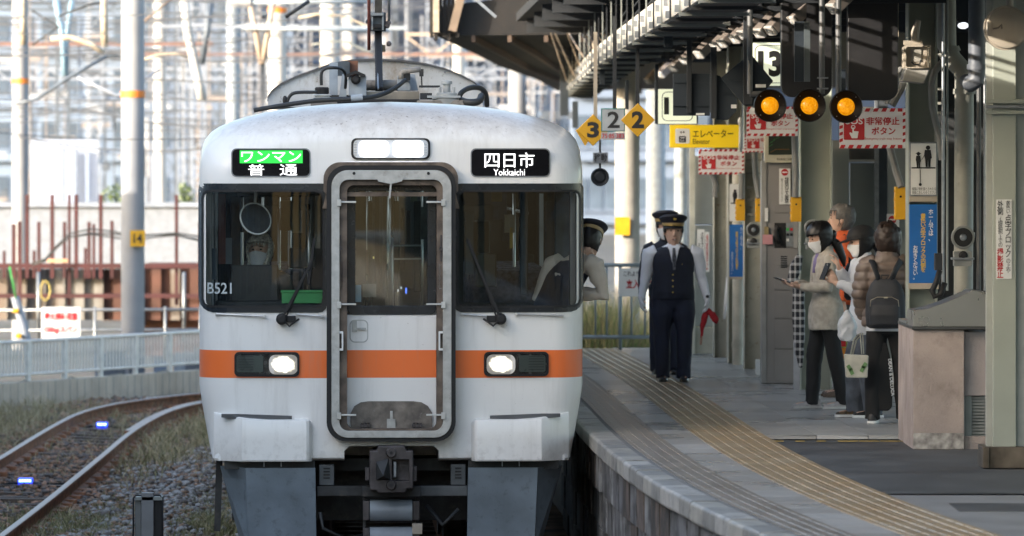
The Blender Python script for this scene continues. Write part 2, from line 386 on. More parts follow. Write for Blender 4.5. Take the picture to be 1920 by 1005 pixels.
# chairs under rails
cm = with_mat(MB().box(-.13, .13, -.07, .07, -.02, .03).mesh('rail_chair'), m_rust)
def chairs():
    for P in (P1, P2):
        L = 0
        for a, b in zip(P[:-1], P[1:]):
            L += (b-a).length
            if L > .58 and 46 < b.y < 79: L = 0; place(cm, 'rail_chair', b.x, b.y, -.15, 0, tr)
trk_build(tr, chairs)
# the train's own track
A0 = [Vector((-.93-.5335+(-.033)*(y-44), y, 0)) for y in np.arange(30, 75, 1.5)]; B0 = [Vector((-.93+.5335+(-.033)*(y-44), y, 0)) for y in np.arange(30, 75, 1.5)]
tr2 = thing('railway_track', 'railway track underneath the white commuter train beside the platform', 'railway track', (-.93, 50, -.2))
rail(A0, tr2); rail(B0, tr2)
sl2 = with_mat(MB().box(-1, 1, -.11, .11, -.14, 0).mesh('sleeper'), m_sleeper)
for y in np.arange(40, 62, .6): place(sl2, 'sleeper', -.033*(y-44), y-50, .042, 0, tr2)
mb = MB()   # ballast shoulder sheet, gently uneven
nx, ny = 60, 150; xs = np.linspace(-9.5, .9, nx); ys = np.linspace(34, 84, ny)
vs = []
for y in ys:
    for x in xs:
        h = -.205+.035*mnoise.noise(Vector((x*1.1, y*.5, 0)))+.02*mnoise.noise(Vector((x*4, y*3, 2)))
        if -3.9 < x < -2.6: h += .05*math.exp(-((x+3.2)/.4)**2)
        vs.append((x, y, h))
mb.add(vs, [(j*nx+i, j*nx+i+1, (j+1)*nx+i+1, (j+1)*nx+i) for j in range(ny-1) for i in range(nx-1)])
bb = mb.build('ballast_bed', m_bal, smooth=True, kind='structure')
# loose stones
def stones(name, pts, sizes, mats, label, kind='stuff'):
    base = []
    for k in range(5):
        bm = bmesh.new(); bmesh.ops.create_icosphere(bm, subdivisions=1, radius=1)
        r2 = np.random.default_rng(k); v = np.array([list(x.co) for x in bm.verts]); v *= r2.uniform(.6, 1.15, (len(v), 1)); v[:, 2] *= .7
        f = np.array([[q.index for q in t.verts] for t in bm.faces]); bm.free(); base.append((v, f))
    N = len(pts); ids = rng.integers(0, 5, N); V = []; Fc = []; MI = []; b = 0
    ang = rng.uniform(0, 2*PI, N); mi = rng.integers(0, len(mats), N)
    for i in range(N):
        v, f = base[ids[i]]; c, s_ = math.cos(ang[i]), math.sin(ang[i])
        q = v*sizes[i]*np.array([1.2, .9, 1]); q = np.stack([q[:, 0]*c-q[:, 1]*s_, q[:, 0]*s_+q[:, 1]*c, q[:, 2]], 1)+pts[i]
        V.append(q); Fc.append(f+b); MI.append(np.full(len(f), mi[i])); b += len(v)
    V = np.concatenate(V).astype(np.float32); Fc = np.concatenate(Fc).astype(np.int32); MI = np.concatenate(MI).astype(np.int32)
    me = bpy.data.meshes.new(name); me.vertices.add(len(V)); me.vertices.foreach_set('co', V.ravel())
    me.loops.add(Fc.size); me.loops.foreach_set('vertex_index', Fc.ravel()); me.polygons.add(len(Fc)); me.polygons.foreach_set('loop_start', np.arange(0, Fc.size, 3, dtype=np.int32))
    for m in mats: me.materials.append(m)
    me.polygons.foreach_set('material_index', MI); me.update(); me.validate()
    return link(name, me, mats, None, label=label, cat='stones', kind=kind)
ms = [mat('stone_grey', (.40, .39, .38), .8, var=.2, scale=9), mat('stone_brown', (.36, .23, .155), .9, var=.25, scale=9), mat('stone_dark', (.17, .145, .135), .85, var=.2, scale=9), mat('stone_rust', (.44, .26, .17), .9, var=.2, scale=9)]
def gz(x, y): return -.205+.035*mnoise.noise(Vector((x*1.1, y*.5, 0)))+.02*mnoise.noise(Vector((x*4, y*3, 2)))
N = 17000; x = rng.uniform(-6.2, -3.75, N); y = 46+rng.random(N)**1.1*34
pts = np.stack([x, y, np.array([gz(a, b) for a, b in zip(x, y)])+rng.uniform(0, .05, N)], 1)
stones('brown_ballast', pts, rng.uniform(.018, .042, N), ms[1:], 'brown rusty ballast stones between and around the rails of the curving track')
N = 9000; x = rng.normal(-3.35, .42, N); y = rng.uniform(47, 66, N); 
pts = np.stack([x, y, np.array([gz(a, b) for a, b in zip(x, y)])+rng.uniform(0, .06, N)+.06*np.exp(-((x+3.3)/.4)**2)], 1)
stones('grey_ballast', pts, rng.uniform(.02, .045, N), [ms[0], ms[0], ms[2], ms[1]], 'loose grey ballast stones heaped between the track and the train')
# grass
def blades(name, pts, h, mats, label, lean=.5):
    N = len(pts); a = rng.uniform(0, 2*PI, N); w = rng.uniform(.003, .007, N); hh = h*rng.uniform(.4, 1.15, N); ln = rng.normal(0, lean, (N, 2))*hh[:, None]
    dx = np.stack([np.cos(a)*w, np.sin(a)*w], 1); V = np.zeros((N, 5, 3)); V[:, 0, :2] = pts[:, :2]-dx; V[:, 1, :2] = pts[:, :2]+dx; V[:, 0, 2] = V[:, 1, 2] = pts[:, 2]
    V[:, 2, :2] = pts[:, :2]+dx*.8+ln*.35; V[:, 3, :2] = pts[:, :2]-dx*.8+ln*.35; V[:, 2, 2] = V[:, 3, 2] = pts[:, 2]+hh*.55; V[:, 4, :2] = pts[:, :2]+ln; V[:, 4, 2] = pts[:, 2]+hh*.95
    b = np.arange(N)[:, None]*5; T = np.stack([b+0, b+1, b+2, b+0, b+2, b+3, b+3, b+2, b+4], 1).reshape(-1, 3).astype(np.int32)
    me = bpy.data.meshes.new(name); me.vertices.add(N*5); me.vertices.foreach_set('co', V.astype(np.float32).ravel()); me.loops.add(T.size); me.loops.foreach_set('vertex_index', T.ravel())
    me.polygons.add(len(T)); me.polygons.foreach_set('loop_start', np.arange(0, T.size, 3, dtype=np.int32))
    for m in mats: me.materials.append(m)
    me.polygons.foreach_set('material_index', np.repeat(rng.integers(0, len(mats), N), 3).astype(np.int32)); me.update(); me.validate()
    return link(name, me, mats, None, label=label, cat='grass', kind='stuff')
mg = [mat('grass_green', (.20, .21, .09), .7, var=.2), mat('grass_pale', (.52, .44, .26), .8, var=.2), mat('grass_olive', (.34, .31, .16), .7, var=.2), mat('grass_straw', (.55, .46, .30), .8, var=.2)]
def tuft(cx, cy, sx, sy, N, cl=None):
    x = rng.normal(cx, sx, N); y = rng.normal(cy, sy, N); k = np.array([mnoise.noise(Vector((a*3, b*1.2, 5))) for a, b in zip(x, y)]) > -.08
    x = x[k]; y = y[k]; return np.stack([x, y, np.array([gz(a, b) for a, b in zip(x, y)])-.01], 1)
P = np.concatenate([tuft(-6.9, 69, .75, 4.5, 15000), tuft(-6.3, 74, .8, 1.5, 3500)]); blades('trackside_grass', P, .19, [mg[1], mg[3], mg[2]], 'dry yellow green grass on the verge below the white railing')
P = np.concatenate([tuft(-3.6, 66.5, .35, 3.6, 9500), tuft(-3.2, 70, .3, 2, 2500)]); blades('weeds', P, .25, [mg[2], mg[1], mg[0], mg[3]], 'tall dry weeds growing between the curving track and train')
P = np.concatenate([tuft(-3.4, 51, .5, 1.8, 11000), tuft(-2.7, 53, .35, 3.5, 6000), tuft(-4.25, 50.5, .35, 2.2, 3500)]); blades('low_grass', P, .15, [mg[0], mg[2], mg[0], mg[1]], 'low green grass in the ballast beside the front of the train')
P = np.concatenate([tuft(-4.9, 71, .25, 2.5, 1500), tuft(-4.8, 63, .3, 4, 500)]); blades('rail_weeds', P, .13, [mg[2], mg[1]], 'sparse weeds growing between the two rails of the curving track')
# concrete pads
m_cwalk = mat('pale_concrete', (.50, .48, .47), .7, var=.12, scale=3, bump=.2)
mb = MB()
z = -.2
pv_ = [(X_(60, 78), 77.2), (X_(120, 73.5), 73.3), (X_(300, 77.5), 76.8), (X_(372, 80), 79.2), (-2.6, 81.5), (-2.6, 84), (X_(372, 82.6), 83.4)]
n = len(pv_); mb.add([(a, b, z) for a, b in pv_]+[(a, b, z-.12) for a, b in pv_], [tuple(range(n)), tuple(range(2*n-1, n-1, -1))]+[(i, (i+1) % n, n+(i+1) % n, n+i) for i in range(n)])
mb.build('concrete_path', m_cwalk, kind='structure')
mb = MB(); pv_ = [(X_(330, 56), 57.2), (X_(372, 55), 58.2), (-2.3, 58.5), (-2.1, 52.8), (X_(372, 53), 52.9), (X_(362, 54), 54.3), (X_(375, 55), 55.3)]
n = len(pv_); mb.add([(a, b, -.16) for a, b in pv_]+[(a, b, -.3) for a, b in pv_], [tuple(range(n)), tuple(range(2*n-1, n-1, -1))]+[(i, (i+1) % n, n+(i+1) % n, n+i) for i in range(n)])
mb.build('concrete_cable_cover', mat('cable_cover', (.30, .29, .27), .8, var=.2, bump=.3), kind='structure')
# ---------------------------------------------------------------- the train (local: x right, y back, z up from the rail heads)
TD = 44.0; TX = -.93
def tx(px): return (px-734)*TD/F
def tz(py): return CZ-(py-307)*TD/F
train = thing('commuter_train', 'white commuter train with orange stripe and lit headlights arriving beside the platform', 'train', (TX, TD, 0), rz=R(1.9))
def hw(z):
    return 1.494 if z > 1.40 else 1.494-.104*(max(0, 1.40-z)/.58)**1.15
def surf(x, z):
    h = hw(z); Rr = .24; Ry = .30; y = .09*(x/1.494)**2; i = h-abs(x)
    if i < Rr: c = 1-max(i, 0)/Rr; y += Ry*(1-math.sqrt(max(0, 1-c*c)))
    if z > 2.98:   # forehead leans back
        y += .10*((z-2.98)/.3)**2 if z < 3.28 else .10+.067*(z-3.28)/.1
    return y
m_body = bpy.data.materials.new('train_paint'); m_body.use_nodes = True
def body_mat(m):
    nt = m.node_tree; N = nt.nodes; L = nt.links; b = N['Principled BSDF']
    b.inputs['Roughness'].default_value = .32; b.inputs['Coat Weight'].default_value = .25; b.inputs['Coat Roughness'].default_value = .12
    tc = N.new('ShaderNodeTexCoord'); sp = N.new('ShaderNodeSeparateXYZ'); L.new(tc.outputs['Object'], sp.inputs[0])
    def mth(op, a, v=None, cl=False):
        n = N.new('ShaderNodeMath'); n.operation = op; n.use_clamp = cl
        L.new(a, n.inputs[0]) if not isinstance(a, float) else None
        if v is not None:
            if isinstance(v, (float, int)): n.inputs[1].default_value = v
            else: L.new(v, n.inputs[1])
        return n.outputs[0]
    z = sp.outputs['Z']
    band = mth('MULTIPLY', mth('GREATER_THAN', z, 1.462), mth('LESS_THAN', z, 1.676))
    def noise(sc, st, det=8, ro=.65):
        mp = N.new('ShaderNodeMapping'); mp.inputs['Scale'].default_value = st; L.new(tc.outputs['Object'], mp.inputs[0])
        n = N.new('ShaderNodeTexNoise'); n.inputs['Scale'].default_value = sc; n.inputs['Detail'].default_value = det; n.inputs['Roughness'].default_value = ro; L.new(mp.outputs[0], n.inputs[0]); return n.outputs[0]
    def mr(a, lo, hi, o=1.):
        n = N.new('ShaderNodeMapRange'); n.inputs[1].default_value = lo; n.inputs[2].default_value = hi; n.inputs[4].default_value = o; L.new(a, n.inputs[0]); return n.outputs[0]
    def mix(f, a, bb):
        n = N.new('ShaderNodeMix'); n.data_type = 'RGBA'; L.new(f, n.inputs[0])
        for k, q in ((6, a), (7, bb)):
            if isinstance(q, tuple): n.inputs[k].default_value = (*q, 1)
            else: L.new(q, n.inputs[k])
        return n.outputs[2]
    base = mix(mr(noise(1.5, (1, 1, 1)), .35, .7), (.78, .775, .755), (.82, .815, .79))
    c = mix(band, base, (.86, .17, .03))
    st = mr(noise(9, (1, 1, .12)), .52, .75, .22); c = mix(st, c, (.30, .27, .23))      # faint vertical streaks
    # soot creeping from the roof
    roof = mth('MULTIPLY', mr(z, 3.22, 3.52), mr(noise(12, (1, 1, .22)), .30, .75)); c = mix(mth('MULTIPLY', roof, .7), c, (.26, .21, .16))
    rf2 = mth('MULTIPLY', mr(z, 3.32, 3.56), .85); c = mix(rf2, c, (.34, .29, .235))
    bl = mth('MULTIPLY', mr(z, 3.30, 3.5), mr(noise(40, (1, 1, .6)), .58, .66, .8)); c = mix(bl, c, (.12, .10, .08))
    low = mth('MULTIPLY', mr(z, 1.1, .82), mr(noise(14, (1, 1, 1)), .5, .7, .4)); c = mix(low, c, (.33, .30, .27))
    spk = mr(noise(55, (1, 1, 1), 3), .70, .76, .55); c = mix(spk, c, (.22, .19, .16))
    L.new(c, b.inputs['Base Color'])
    rr = N.new('ShaderNodeMapRange'); rr.inputs[3].default_value = .22; rr.inputs[4].default_value = .5; L.new(noise(7, (1, 1, .4)), rr.inputs[0]); L.new(rr.outputs[0], b.inputs['Roughness'])
    bp = N.new('ShaderNodeBump'); bp.inputs['Strength'].default_value = .03; bp.inputs['Distance'].default_value = .02; L.new(noise(2.2, (1, 1, 1), 2), bp.inputs['Height']); L.new(bp.outputs[0], b.inputs['Normal'])
body_mat(m_body)
m_alu = mat('frame_alu', (.50, .50, .48), .45, .35, var=.12, scale=14, spots=((.16, .13, .10), 12, .55, .75, .7))
m_brown = mat('gangway_grime', (.20, .155, .12), .75, var=.3, scale=9, bump=.2, spots=((.08, .06, .05), 5, .5, .7, .8))
m_navy = mat('window_surround', (.012, .016, .022), .25, var=.1)
m_tglass = glass('train_glass', (.88, .93, .94))
m_skirt = mat('skirt_grey', (.18, .225, .265), .5, var=.15, scale=3, spots=((.07, .08, .09), 14, .55, .72, .7), bump=.1)
m_under = mat('underframe', (.035, .037, .038), .6, var=.35, scale=8, spots=((.09, .075, .06), 7, .55, .7, .6))
m_coupler = mat('coupler_steel', (.10, .088, .088), .5, .5, var=.25, scale=8, bump=.25)
m_cable = mat('black_cable', (.02, .023, .025), .55, var=.2)
m_bluegrey = mat('blue_grey_metal', (.30, .35, .40), .5, var=.12, scale=10, spots=((.15, .11, .08), 14, .6, .75, .6))
# body shell: rings from the cross-section into the front face
out = []
def half_outline():
    pts = [(0, .82), (.35, .82), (.7, .82), (1.05, .82), (1.25, .82), (1.36, .82), (1.39, .84)]
    for z in (.95, 1.1, 1.25, 1.4, 1.6, 1.8, 2.0, 2.2, 2.4, 2.6, 2.8, 2.96, 3.08): pts.append((hw(z), z))
    for px, py in ((1094.5, 298), (1093, 279), (1087, 261), (1076, 247), (1060, 236), (1040, 227), (1009, 217), (975, 209), (947, 204), (905, 198.5), (850, 193.5), (790, 190.5)): pts.append((tx(px), tz(py)))
    pts.append((0, tz(189))); return pts
H = half_outline(); outl = H+[(-x, z) for x, z in H[-2:0:-1]]
def Rparam(z):
    t = min(max((z-3.02)/.42, 0), 1); t = t*t*(3-2*t); b = min(max((1.0-z)/.18, 0), 1)
    return (.24*(1-t)+.50*t)*(1-b)+.03*b, (.30*(1-t)+.72*t)*(1-b)+.12*b
def cdir(x, z):
    if z > 3.02:
        t = min((z-3.02)/.55, 1); return Vector((-(x/1.494)*(1-.35*t), -(.12+.6*t))).normalized()*(1 if True else 1)
    if z < .9 and abs(x) < 1.3: return Vector((0, 1))
    return Vector((-1 if x > 0 else 1, 0))
rings = []
def baseY(x): return .09*(x/1.494)**2
rings.append([Vector((x, 19.6, z)) for x, z in outl]); rings.append([Vector((x, 6, z)) for x, z in outl]); rings.append([Vector((x, 1.4, z)) for x, z in outl])
for ph in (0, 12, 24, 36, 48, 60, 72, 82, 90):
    ring = []
    for x, z in outl:
        Rr, Ry = Rparam(z); ins = Rr*(1-math.cos(R(ph))); y = Ry*(1-math.sin(R(ph))); d = cdir(x, z)
        X = x+d.x*ins; Z = z+d.y*ins*(.62 if z > 3.02 else 1)
        ring.append(Vector((X, y+baseY(X), Z)))
    rings.append(ring)
last = rings[-1]; cz = 2.0
for s_ in (.93, .85, .75, .62, .45, .25, .1):
    ring = []
    for p in last:
        x = p.x*s_; z = cz+(p.z-cz)*s_
        ring.append(Vector((x, baseY(x), z)))
    rings.append(ring)
mb = MB(); mb.loft(rings)
shell = mb.build('body_shell', m_body, train, local=True)
def fy(x, z):     # front surface
    y = baseY(x); h = hw(z)
    Rr, Ry = Rparam(z)
    i = h-abs(x)
    if z <= 3.02 and i < Rr: c = 1-max(i, 0)/Rr; y += Ry*(1-math.sqrt(max(0, 1-c*c)))
    return y
DO = rrect(tx(622), tx(842), tz(815), tz(325), .13, 6)
cut = MB()
cut.prism(rrect(tx(640), tx(825), tz(812), tz(335), .05, 4), -.3, .30)
WL = (tx(377), tx(607), tz(576), tz(357)); WR = (tx(857), tx(1092), tz(576), tz(357))
for (a, b, c, d) in (WL, WR):
    a2 = max(a, -1.44); b2 = min(b, 1.44); cut.prism(rrect(a2, b2, c, d, .05, 4), -.3, .42)
cut.prism([(-.9, -.5), (-.9, .70), (tx(645), .70), (tx(645), tz(845)), (tx(655), tz(836)), (tx(812), tz(836)), (tx(822), tz(845)), (tx(822), .70), (.9, .70), (.9, -.5)][2:-2], -.3, .9)
boolean(shell, cut)
cut = MB(); cut.box(tx(652), tx(816), .2, .5, tz(588), tz(346)); boolean(shell, cut)
cut = MB(); cut.box(-1.40, 1.40, .36, 7.5, 1.25, 3.12); boolean(shell, cut)
cut = MB()
for s_ in (-1, 1):
    for a, b in ((.62, 1.25), (2.1, 3.3), (3.9, 5.1), (5.6, 6.8)): cut.box(min(s_*1.2, s_*1.7), max(s_*1.2, s_*1.7), a, b, 1.95, 2.88)
boolean(shell, cut)
def smooth_shell(o):
    o.data.shade_smooth(); o.data.set_sharp_from_angle(angle=R(28))
smooth_shell(shell)
shell.data.materials.append(mat('cab_lining', (.030, .030, .030), .6, var=.25))
for p in shell.data.polygons:
    if all(abs(shell.data.vertices[i].co.x) < 1.402 and .355 < shell.data.vertices[i].co.y < 7.51 and 1.24 < shell.data.vertices[i].co.z < 3.13 for i in p.vertices): p.material_index = 1
# conforming panels on the nose
def resamp(L, n=96):
    P = [Vector((a, b)) for a, b in L]; d = [0]
    for i in range(len(P)): d.append(d[-1]+(P[(i+1) % len(P)]-P[i]).length)
    out = []; j = 0
    for k in range(n):
        t = d[-1]*k/n
        while d[j+1] < t: j += 1
        u = (t-d[j])/max(d[j+1]-d[j], 1e-9); q = P[j].lerp(P[(j+1) % len(P)], u); out.append((q.x, q.y))
    return out
def conform(loop, hole=None, of=-.006, ob=.02, mats=None, name='panel', parent=None, bevel=0, n=96, steps=6):
    A = resamp(loop, n); cx = sum(p[0] for p in A)/n; cy = sum(p[1] for p in A)/n; mb = MB(); layers = []
    if hole:
        Bl = resamp(hole, n); k0 = min(range(n), key=lambda k: (Bl[k][0]-A[0][0])**2+(Bl[k][1]-A[0][1])**2); Bl = Bl[k0:]+Bl[:k0]; st = 3
        for s_ in range(st+1): layers.append([(A[i][0]+(Bl[i][0]-A[i][0])*s_/st, A[i][1]+(Bl[i][1]-A[i][1])*s_/st) for i in range(n)])
    else:
        for s_ in range(steps): f = 1-s_/steps; layers.append([(cx+(x-cx)*f, cy+(z-cy)*f) for x, z in A])
    fr = [[Vector((x, fy(x, z)+of, z)) for x, z in L] for L in layers]; bk = [[Vector((x, fy(x, z)+ob, z)) for x, z in L] for L in layers]
    if hole: mb.loft([bk[-1]]+fr[::-1]+bk+[], cap=False)
    else:
        mb.loft([bk[0]]+fr, cap=False); last = len(mb.v)-n; mb.f.append(tuple(last+i for i in range(n))); mb.mi.append(0)
    return mb.build(name, mats, parent or train, local=True, smooth='auto')
for (a, b, c, d), (px0, px1) in ((WL, (369.5, 613)), (WR, (851, 1098.5))):
    o = conform(rrect(tx(px0)+.001, tx(px1)-.001, tz(586), tz(344), .09, 6, (.03, .03, .12, .06) if px0 < 500 else (.03, .03, .06, .12)), rrect(a, b, c, d, .06, 6), -.008, .03, m_navy, 'window_surround')
    g = conform(rrect(a, b, c, d, .06, 6), None, .004, .010, m_tglass, 'windscreen', steps=8)
    rb = conform(rrect(a-.004, b+.004, c-.004, d+.004, .06), rrect(a+.012, b-.012, c+.012, d-.012, .05), -.012, .004, m_black, 'rubber_gasket')
# destination displays
m_led_black = mat('display_glass', (.004, .004, .006), .3, var=.1, spec=.15)
def display(px0, px1, tag_):
    o = conform(rrect(tx(px0-2), tx(px1+2), tz(332), tz(278), .04), rrect(tx(px0), tx(px1), tz(330), tz(280), .035), -.006, .03, mat('display_rim', (.25, .26, .27), .4, .5), 'display_rim')
    return conform(rrect(tx(px0), tx(px1), tz(330), tz(280), .035), None, -.003, .02, m_led_black, 'destination_display')
def yfront(px, z=3.05, off=-.008): return fy(tx(px), z)+off
led_w = emis('led_white', (1, 1, 1), .5)
dl_ = display(435, 580, 'L'); dr_ = display(884, 1030, 'R')
led_g = emis('led_green', (.02, .62, .06), .26)
# green field behind the white letters, with the dot grid of the panel
yl = min(yfront(p) for p in (450, 568)); 
def flat_on(px0, px1, py0, py1, y, m, name, parent):
    mb = MB(); mb.box(tx(px0), tx(px1), y, y+.004, tz(py1), tz(py0)); return mb.build(name, m, parent, local=True)
sl = (yfront(568)-yfront(450))/(tx(568)-tx(450))
def slant(o, px0):
    for v in o.data.vertices: v.co.y += sl_cur*(v.co.x-tx(px0))
sl_cur = sl; y0_ = yfront(450)
o = flat_on(449, 567, 282, 306, y0_, led_g, 'green_field', dl_); slant(o, 450)
for t_, a, b, c, d in (('ワンマン', 452, 564, 304, 284), ('普', 465, 495, 329, 308), ('通', 524, 557, 329, 308)):
    o = text(t_, tx(a), tx(b), tz(c), tz(d), y0_-.003, led_w, dl_, bold=.003, local=True, name='led_text'); slant(o, 450)
y0_ = yfront(905); sl_cur = (yfront(1003)-yfront(905))/(tx(1003)-tx(905))
for t_, a, b, c, d in (('四', 908, 936, 314, 288), ('日', 944, 966, 314, 288), ('市', 973, 1002, 314, 286), ('Yokkaichi', 925, 984, 329, 317)):
    o = text(t_, tx(a), tx(b), tz(c), tz(d), y0_-.003, led_w, dr_, bold=.004 if t_ != 'Yokkaichi' else 0, local=True, name='led_text'); slant(o, 905)
# top headlight unit
m_chrome = mat('reflector', (.8, .8, .82), .12, 1., var=.02)
m_hl = emis('headlight_lens', (1, .99, .96), 1.3)
u = conform(rrect(tx(658), tx(806), tz(299), tz(259), .04), rrect(tx(662), tx(802), tz(296), tz(262), .035), -.02, .03, m_black, 'headlight_unit')
mb = MB(); mb.prism(rrect(tx(661), tx(803), tz(297), tz(261), .035), .0, .02); mb.build('reflector', mat('glowing_tray', (.45, .48, .54), .35, .6, emit=.07, ecol=(.8, .88, 1)), u, local=True)  # tray emits faintly, standing in for the lamp light it would catch
for a, b in ((673, 728), (736, 793)):
    mb = MB(); mb.prism(rrect(tx(a), tx(b), tz(294), tz(264), .035), -.02, .0); mb.build('lamp', m_hl, u, local=True)
mb = MB(); mb.prism(rrect(tx(661), tx(803), tz(297), tz(261), .035), -.034, -.030); mb.build('lens_cover', glass('clear_glass', (.97, .97, .97)), u, local=True)
for px in (666, 797):
    for k in range(5): mb = MB(); mb.box(tx(px-3), tx(px+3), -.018, -.010, tz(290-k*5), tz(288-k*5)); mb.build('lens_rib', m_white, u, local=True)
# lower headlights
m_lampglow = bpy.data.materials.new('lamp_glow'); m_lampglow.use_nodes = True
def glow_mat(m):
    nt = m.node_tree; N = nt.nodes; L = nt.links; b = N['Principled BSDF']; b.inputs['Roughness'].default_value = .2; b.inputs['Base Color'].default_value = (.5, .5, .5, 1)
    tc = N.new('ShaderNodeTexCoord'); mp = N.new('ShaderNodeMapping'); mp.inputs['Location'].default_value = (-1, 0, -1); mp.inputs['Scale'].default_value = (2, 0, 2); L.new(tc.outputs['Generated'], mp.inputs[0])
    ln = N.new('ShaderNodeVectorMath'); ln.operation = 'LENGTH'; L.new(mp.outputs[0], ln.inputs[0]); vo = N.new('ShaderNodeTexVoronoi'); vo.inputs['Scale'].default_value = 7; L.new(tc.outputs['Generated'], vo.inputs[0])
    ad = N.new('ShaderNodeMath'); ad.operation = 'MULTIPLY_ADD'; ad.inputs[1].default_value = .22; L.new(vo.outputs[0], ad.inputs[0]); L.new(ln.outputs['Value'], ad.inputs[2])
    rp = N.new('ShaderNodeValToRGB'); e = rp.color_ramp.elements; e[0].position = .46; e[0].color = (1, .97, .9, 1); e[1].position = 1.0; e[1].color = (.015, .013, .01, 1); q = e.new(.72); q.color = (.30, .28, .22, 1); L.new(ad.outputs[0], rp.inputs[0]); L.new(rp.outputs[0], b.inputs['Emission Color']); b.inputs['Emission Strength'].default_value = 2.2
glow_mat(m_lampglow)
for (p0, p1, lampx, tailx, s_) in ((440, 560, 534, 468, 1), (908, 1028, 936, 998, -1)):
    yy = fy(tx((p0+p1)/2), 1.57)
    u = conform(rrect(tx(p0-1), tx(p1+1), tz(706), tz(660), .035), rrect(tx(p0+3), tx(p1-3), tz(702), tz(664), .028), -.022, .03, m_black, 'headlight')
    conform(rrect(tx(p0+2), tx(p1-2), tz(703), tz(663), .03), None, -.003, .02, mat('lamp_bowl', (.10, .10, .10), .25, .7, var=.4, scale=22), 'lamp_bowl', u)
    o = conform(rrect(tx(tailx-25), tx(tailx+25), tz(698), tz(667), .015), None, -.014, -.004, mat('tail_lens', (.10, .135, .12), .3, var=.1), 'tail_lamp', u)
    for k in range(6):
        y_ = fy(tx(tailx), 1.57)-.0165; mb = MB(); mb.box(tx(tailx-22), tx(tailx+22), y_, y_+.002, tz(694-k*5), tz(693-k*5)); mb.build('lens_rib', m_dark, u, local=True)
    y_ = fy(tx(lampx), 1.57)
    mb = MB(); mb.lathe((tx(lampx), y_-.012, tz(683)), [(.074, 0), (.060, .008), (.04, .014)], 'y', 24); mb.build('reflector', m_chrome, u, local=True, smooth=True)
    mb = MB(); mb.prism(rrect(tx(lampx-30), tx(lampx+24), tz(702), tz(665), .05, 5) if s_ > 0 else rrect(tx(lampx-24), tx(lampx+30), tz(702), tz(665), .05, 5), y_-.020, y_-.008); mb.build('lamp', m_lampglow, u, local=True)
    for k in range(9):
        a = 2*PI*k/9; mb = MB(); mb.beam((tx(lampx)+.05*math.cos(a), y_-.015, tz(683)+.045*math.sin(a)), (tx(lampx)+.088*math.cos(a), y_-.013, tz(683)+.062*math.sin(a)), .007, .004); mb.build('glint_stroke', emis('lamp_glint', (1, .95, .82), .35), u, local=True)  # glowing strokes stand in for glints of the lamp on its reflector
    conform(rrect(tx(p0+2), tx(p1-2), tz(703), tz(663), .03), None, -.026, -.022, glass('clear_glass'), 'lens_cover', u)
# raised lower corner panels : a flat face, a fold and a facet running back to the side
for s_ in (-1, 1):
    xs = [.615, .622, .64, .66, .70, .80, .95, 1.10, 1.155, 1.165, 1.24, 1.31, 1.375]; cols = []
    for j, ax in enumerate(xs):
        x = s_*ax; zb = .822; ztop = tz(786)+(tz(771)-tz(786))*max(0, (ax-1.0)/.45)**1.2; ztop -= max(0, (.66-ax)/.045)**2*.035
        yf = -.085 if ax < 1.16 else -.085+(ax-1.16)*.95
        if j < 4: yf = fy(x, 1.0)+.005+(yf-fy(x, 1.0)-.005)*(0, .55, .88, .99)[j]
        cols.append([Vector((x, max(yf, -.02)+.06, zb)), Vector((x, yf+.006, zb)), Vector((x, yf, zb+.012)), Vector((x, yf, (zb+ztop)/2)), Vector((x, yf, ztop-.022)), Vector((x, yf+.006, ztop-.006)), Vector((x, yf+.02, ztop)), Vector((x, fy(x, ztop)+.02, ztop+.006))])
    mb = MB(); n = len(cols[0]); mb.v = [tuple(v) for c in cols for v in c]; mb.f = [(i*n+k, i*n+k+1, (i+1)*n+k+1, (i+1)*n+k) for i in range(len(cols)-1) for k in range(n-1)]+[tuple(range(n)), tuple((len(cols)-1)*n+k for k in range(n))]; mb.mi = [0]*len(mb.f)
    o = mb.build('corner_panel', m_body, train, local=True); o.data.shade_smooth(); o.data.set_sharp_from_angle(angle=R(24))
    mb = MB()  # dark slot of the step on top
    zz = tz(781); xs_ = [tx(415+k*16.5) if s_ < 0 else tx(1050-k*16.5) for k in range(9)]
    top = [(x, zz+.022*(1 if k < 2 else 1-(k-2)/7*.8)) for k, x in enumerate(xs_)]; bot = [(x, zz-.004-.012*math.sin(PI*k/8)-.006*k/4) for k, x in enumerate(xs_)]
    lp = top+bot[::-1]; n = len(lp)
    yv = [min(fy(x, z), -.0)-.045+(.05 if abs(x) > 1.2 else 0)*(abs(x)-1.2)*4 for x, z in lp]
    mb.add([(lp[i][0], yv[i], lp[i][1]) for i in range(n)]+[(lp[i][0], yv[i]+.05, lp[i][1]) for i in range(n)], [tuple(range(n)), tuple(range(2*n-1, n-1, -1))]+[(i, (i+1) % n, n+(i+1) % n, n+i) for i in range(n)])
    mb.build('step_slot', mat('step_tread', (.10, .105, .11), .6), train, local=True)
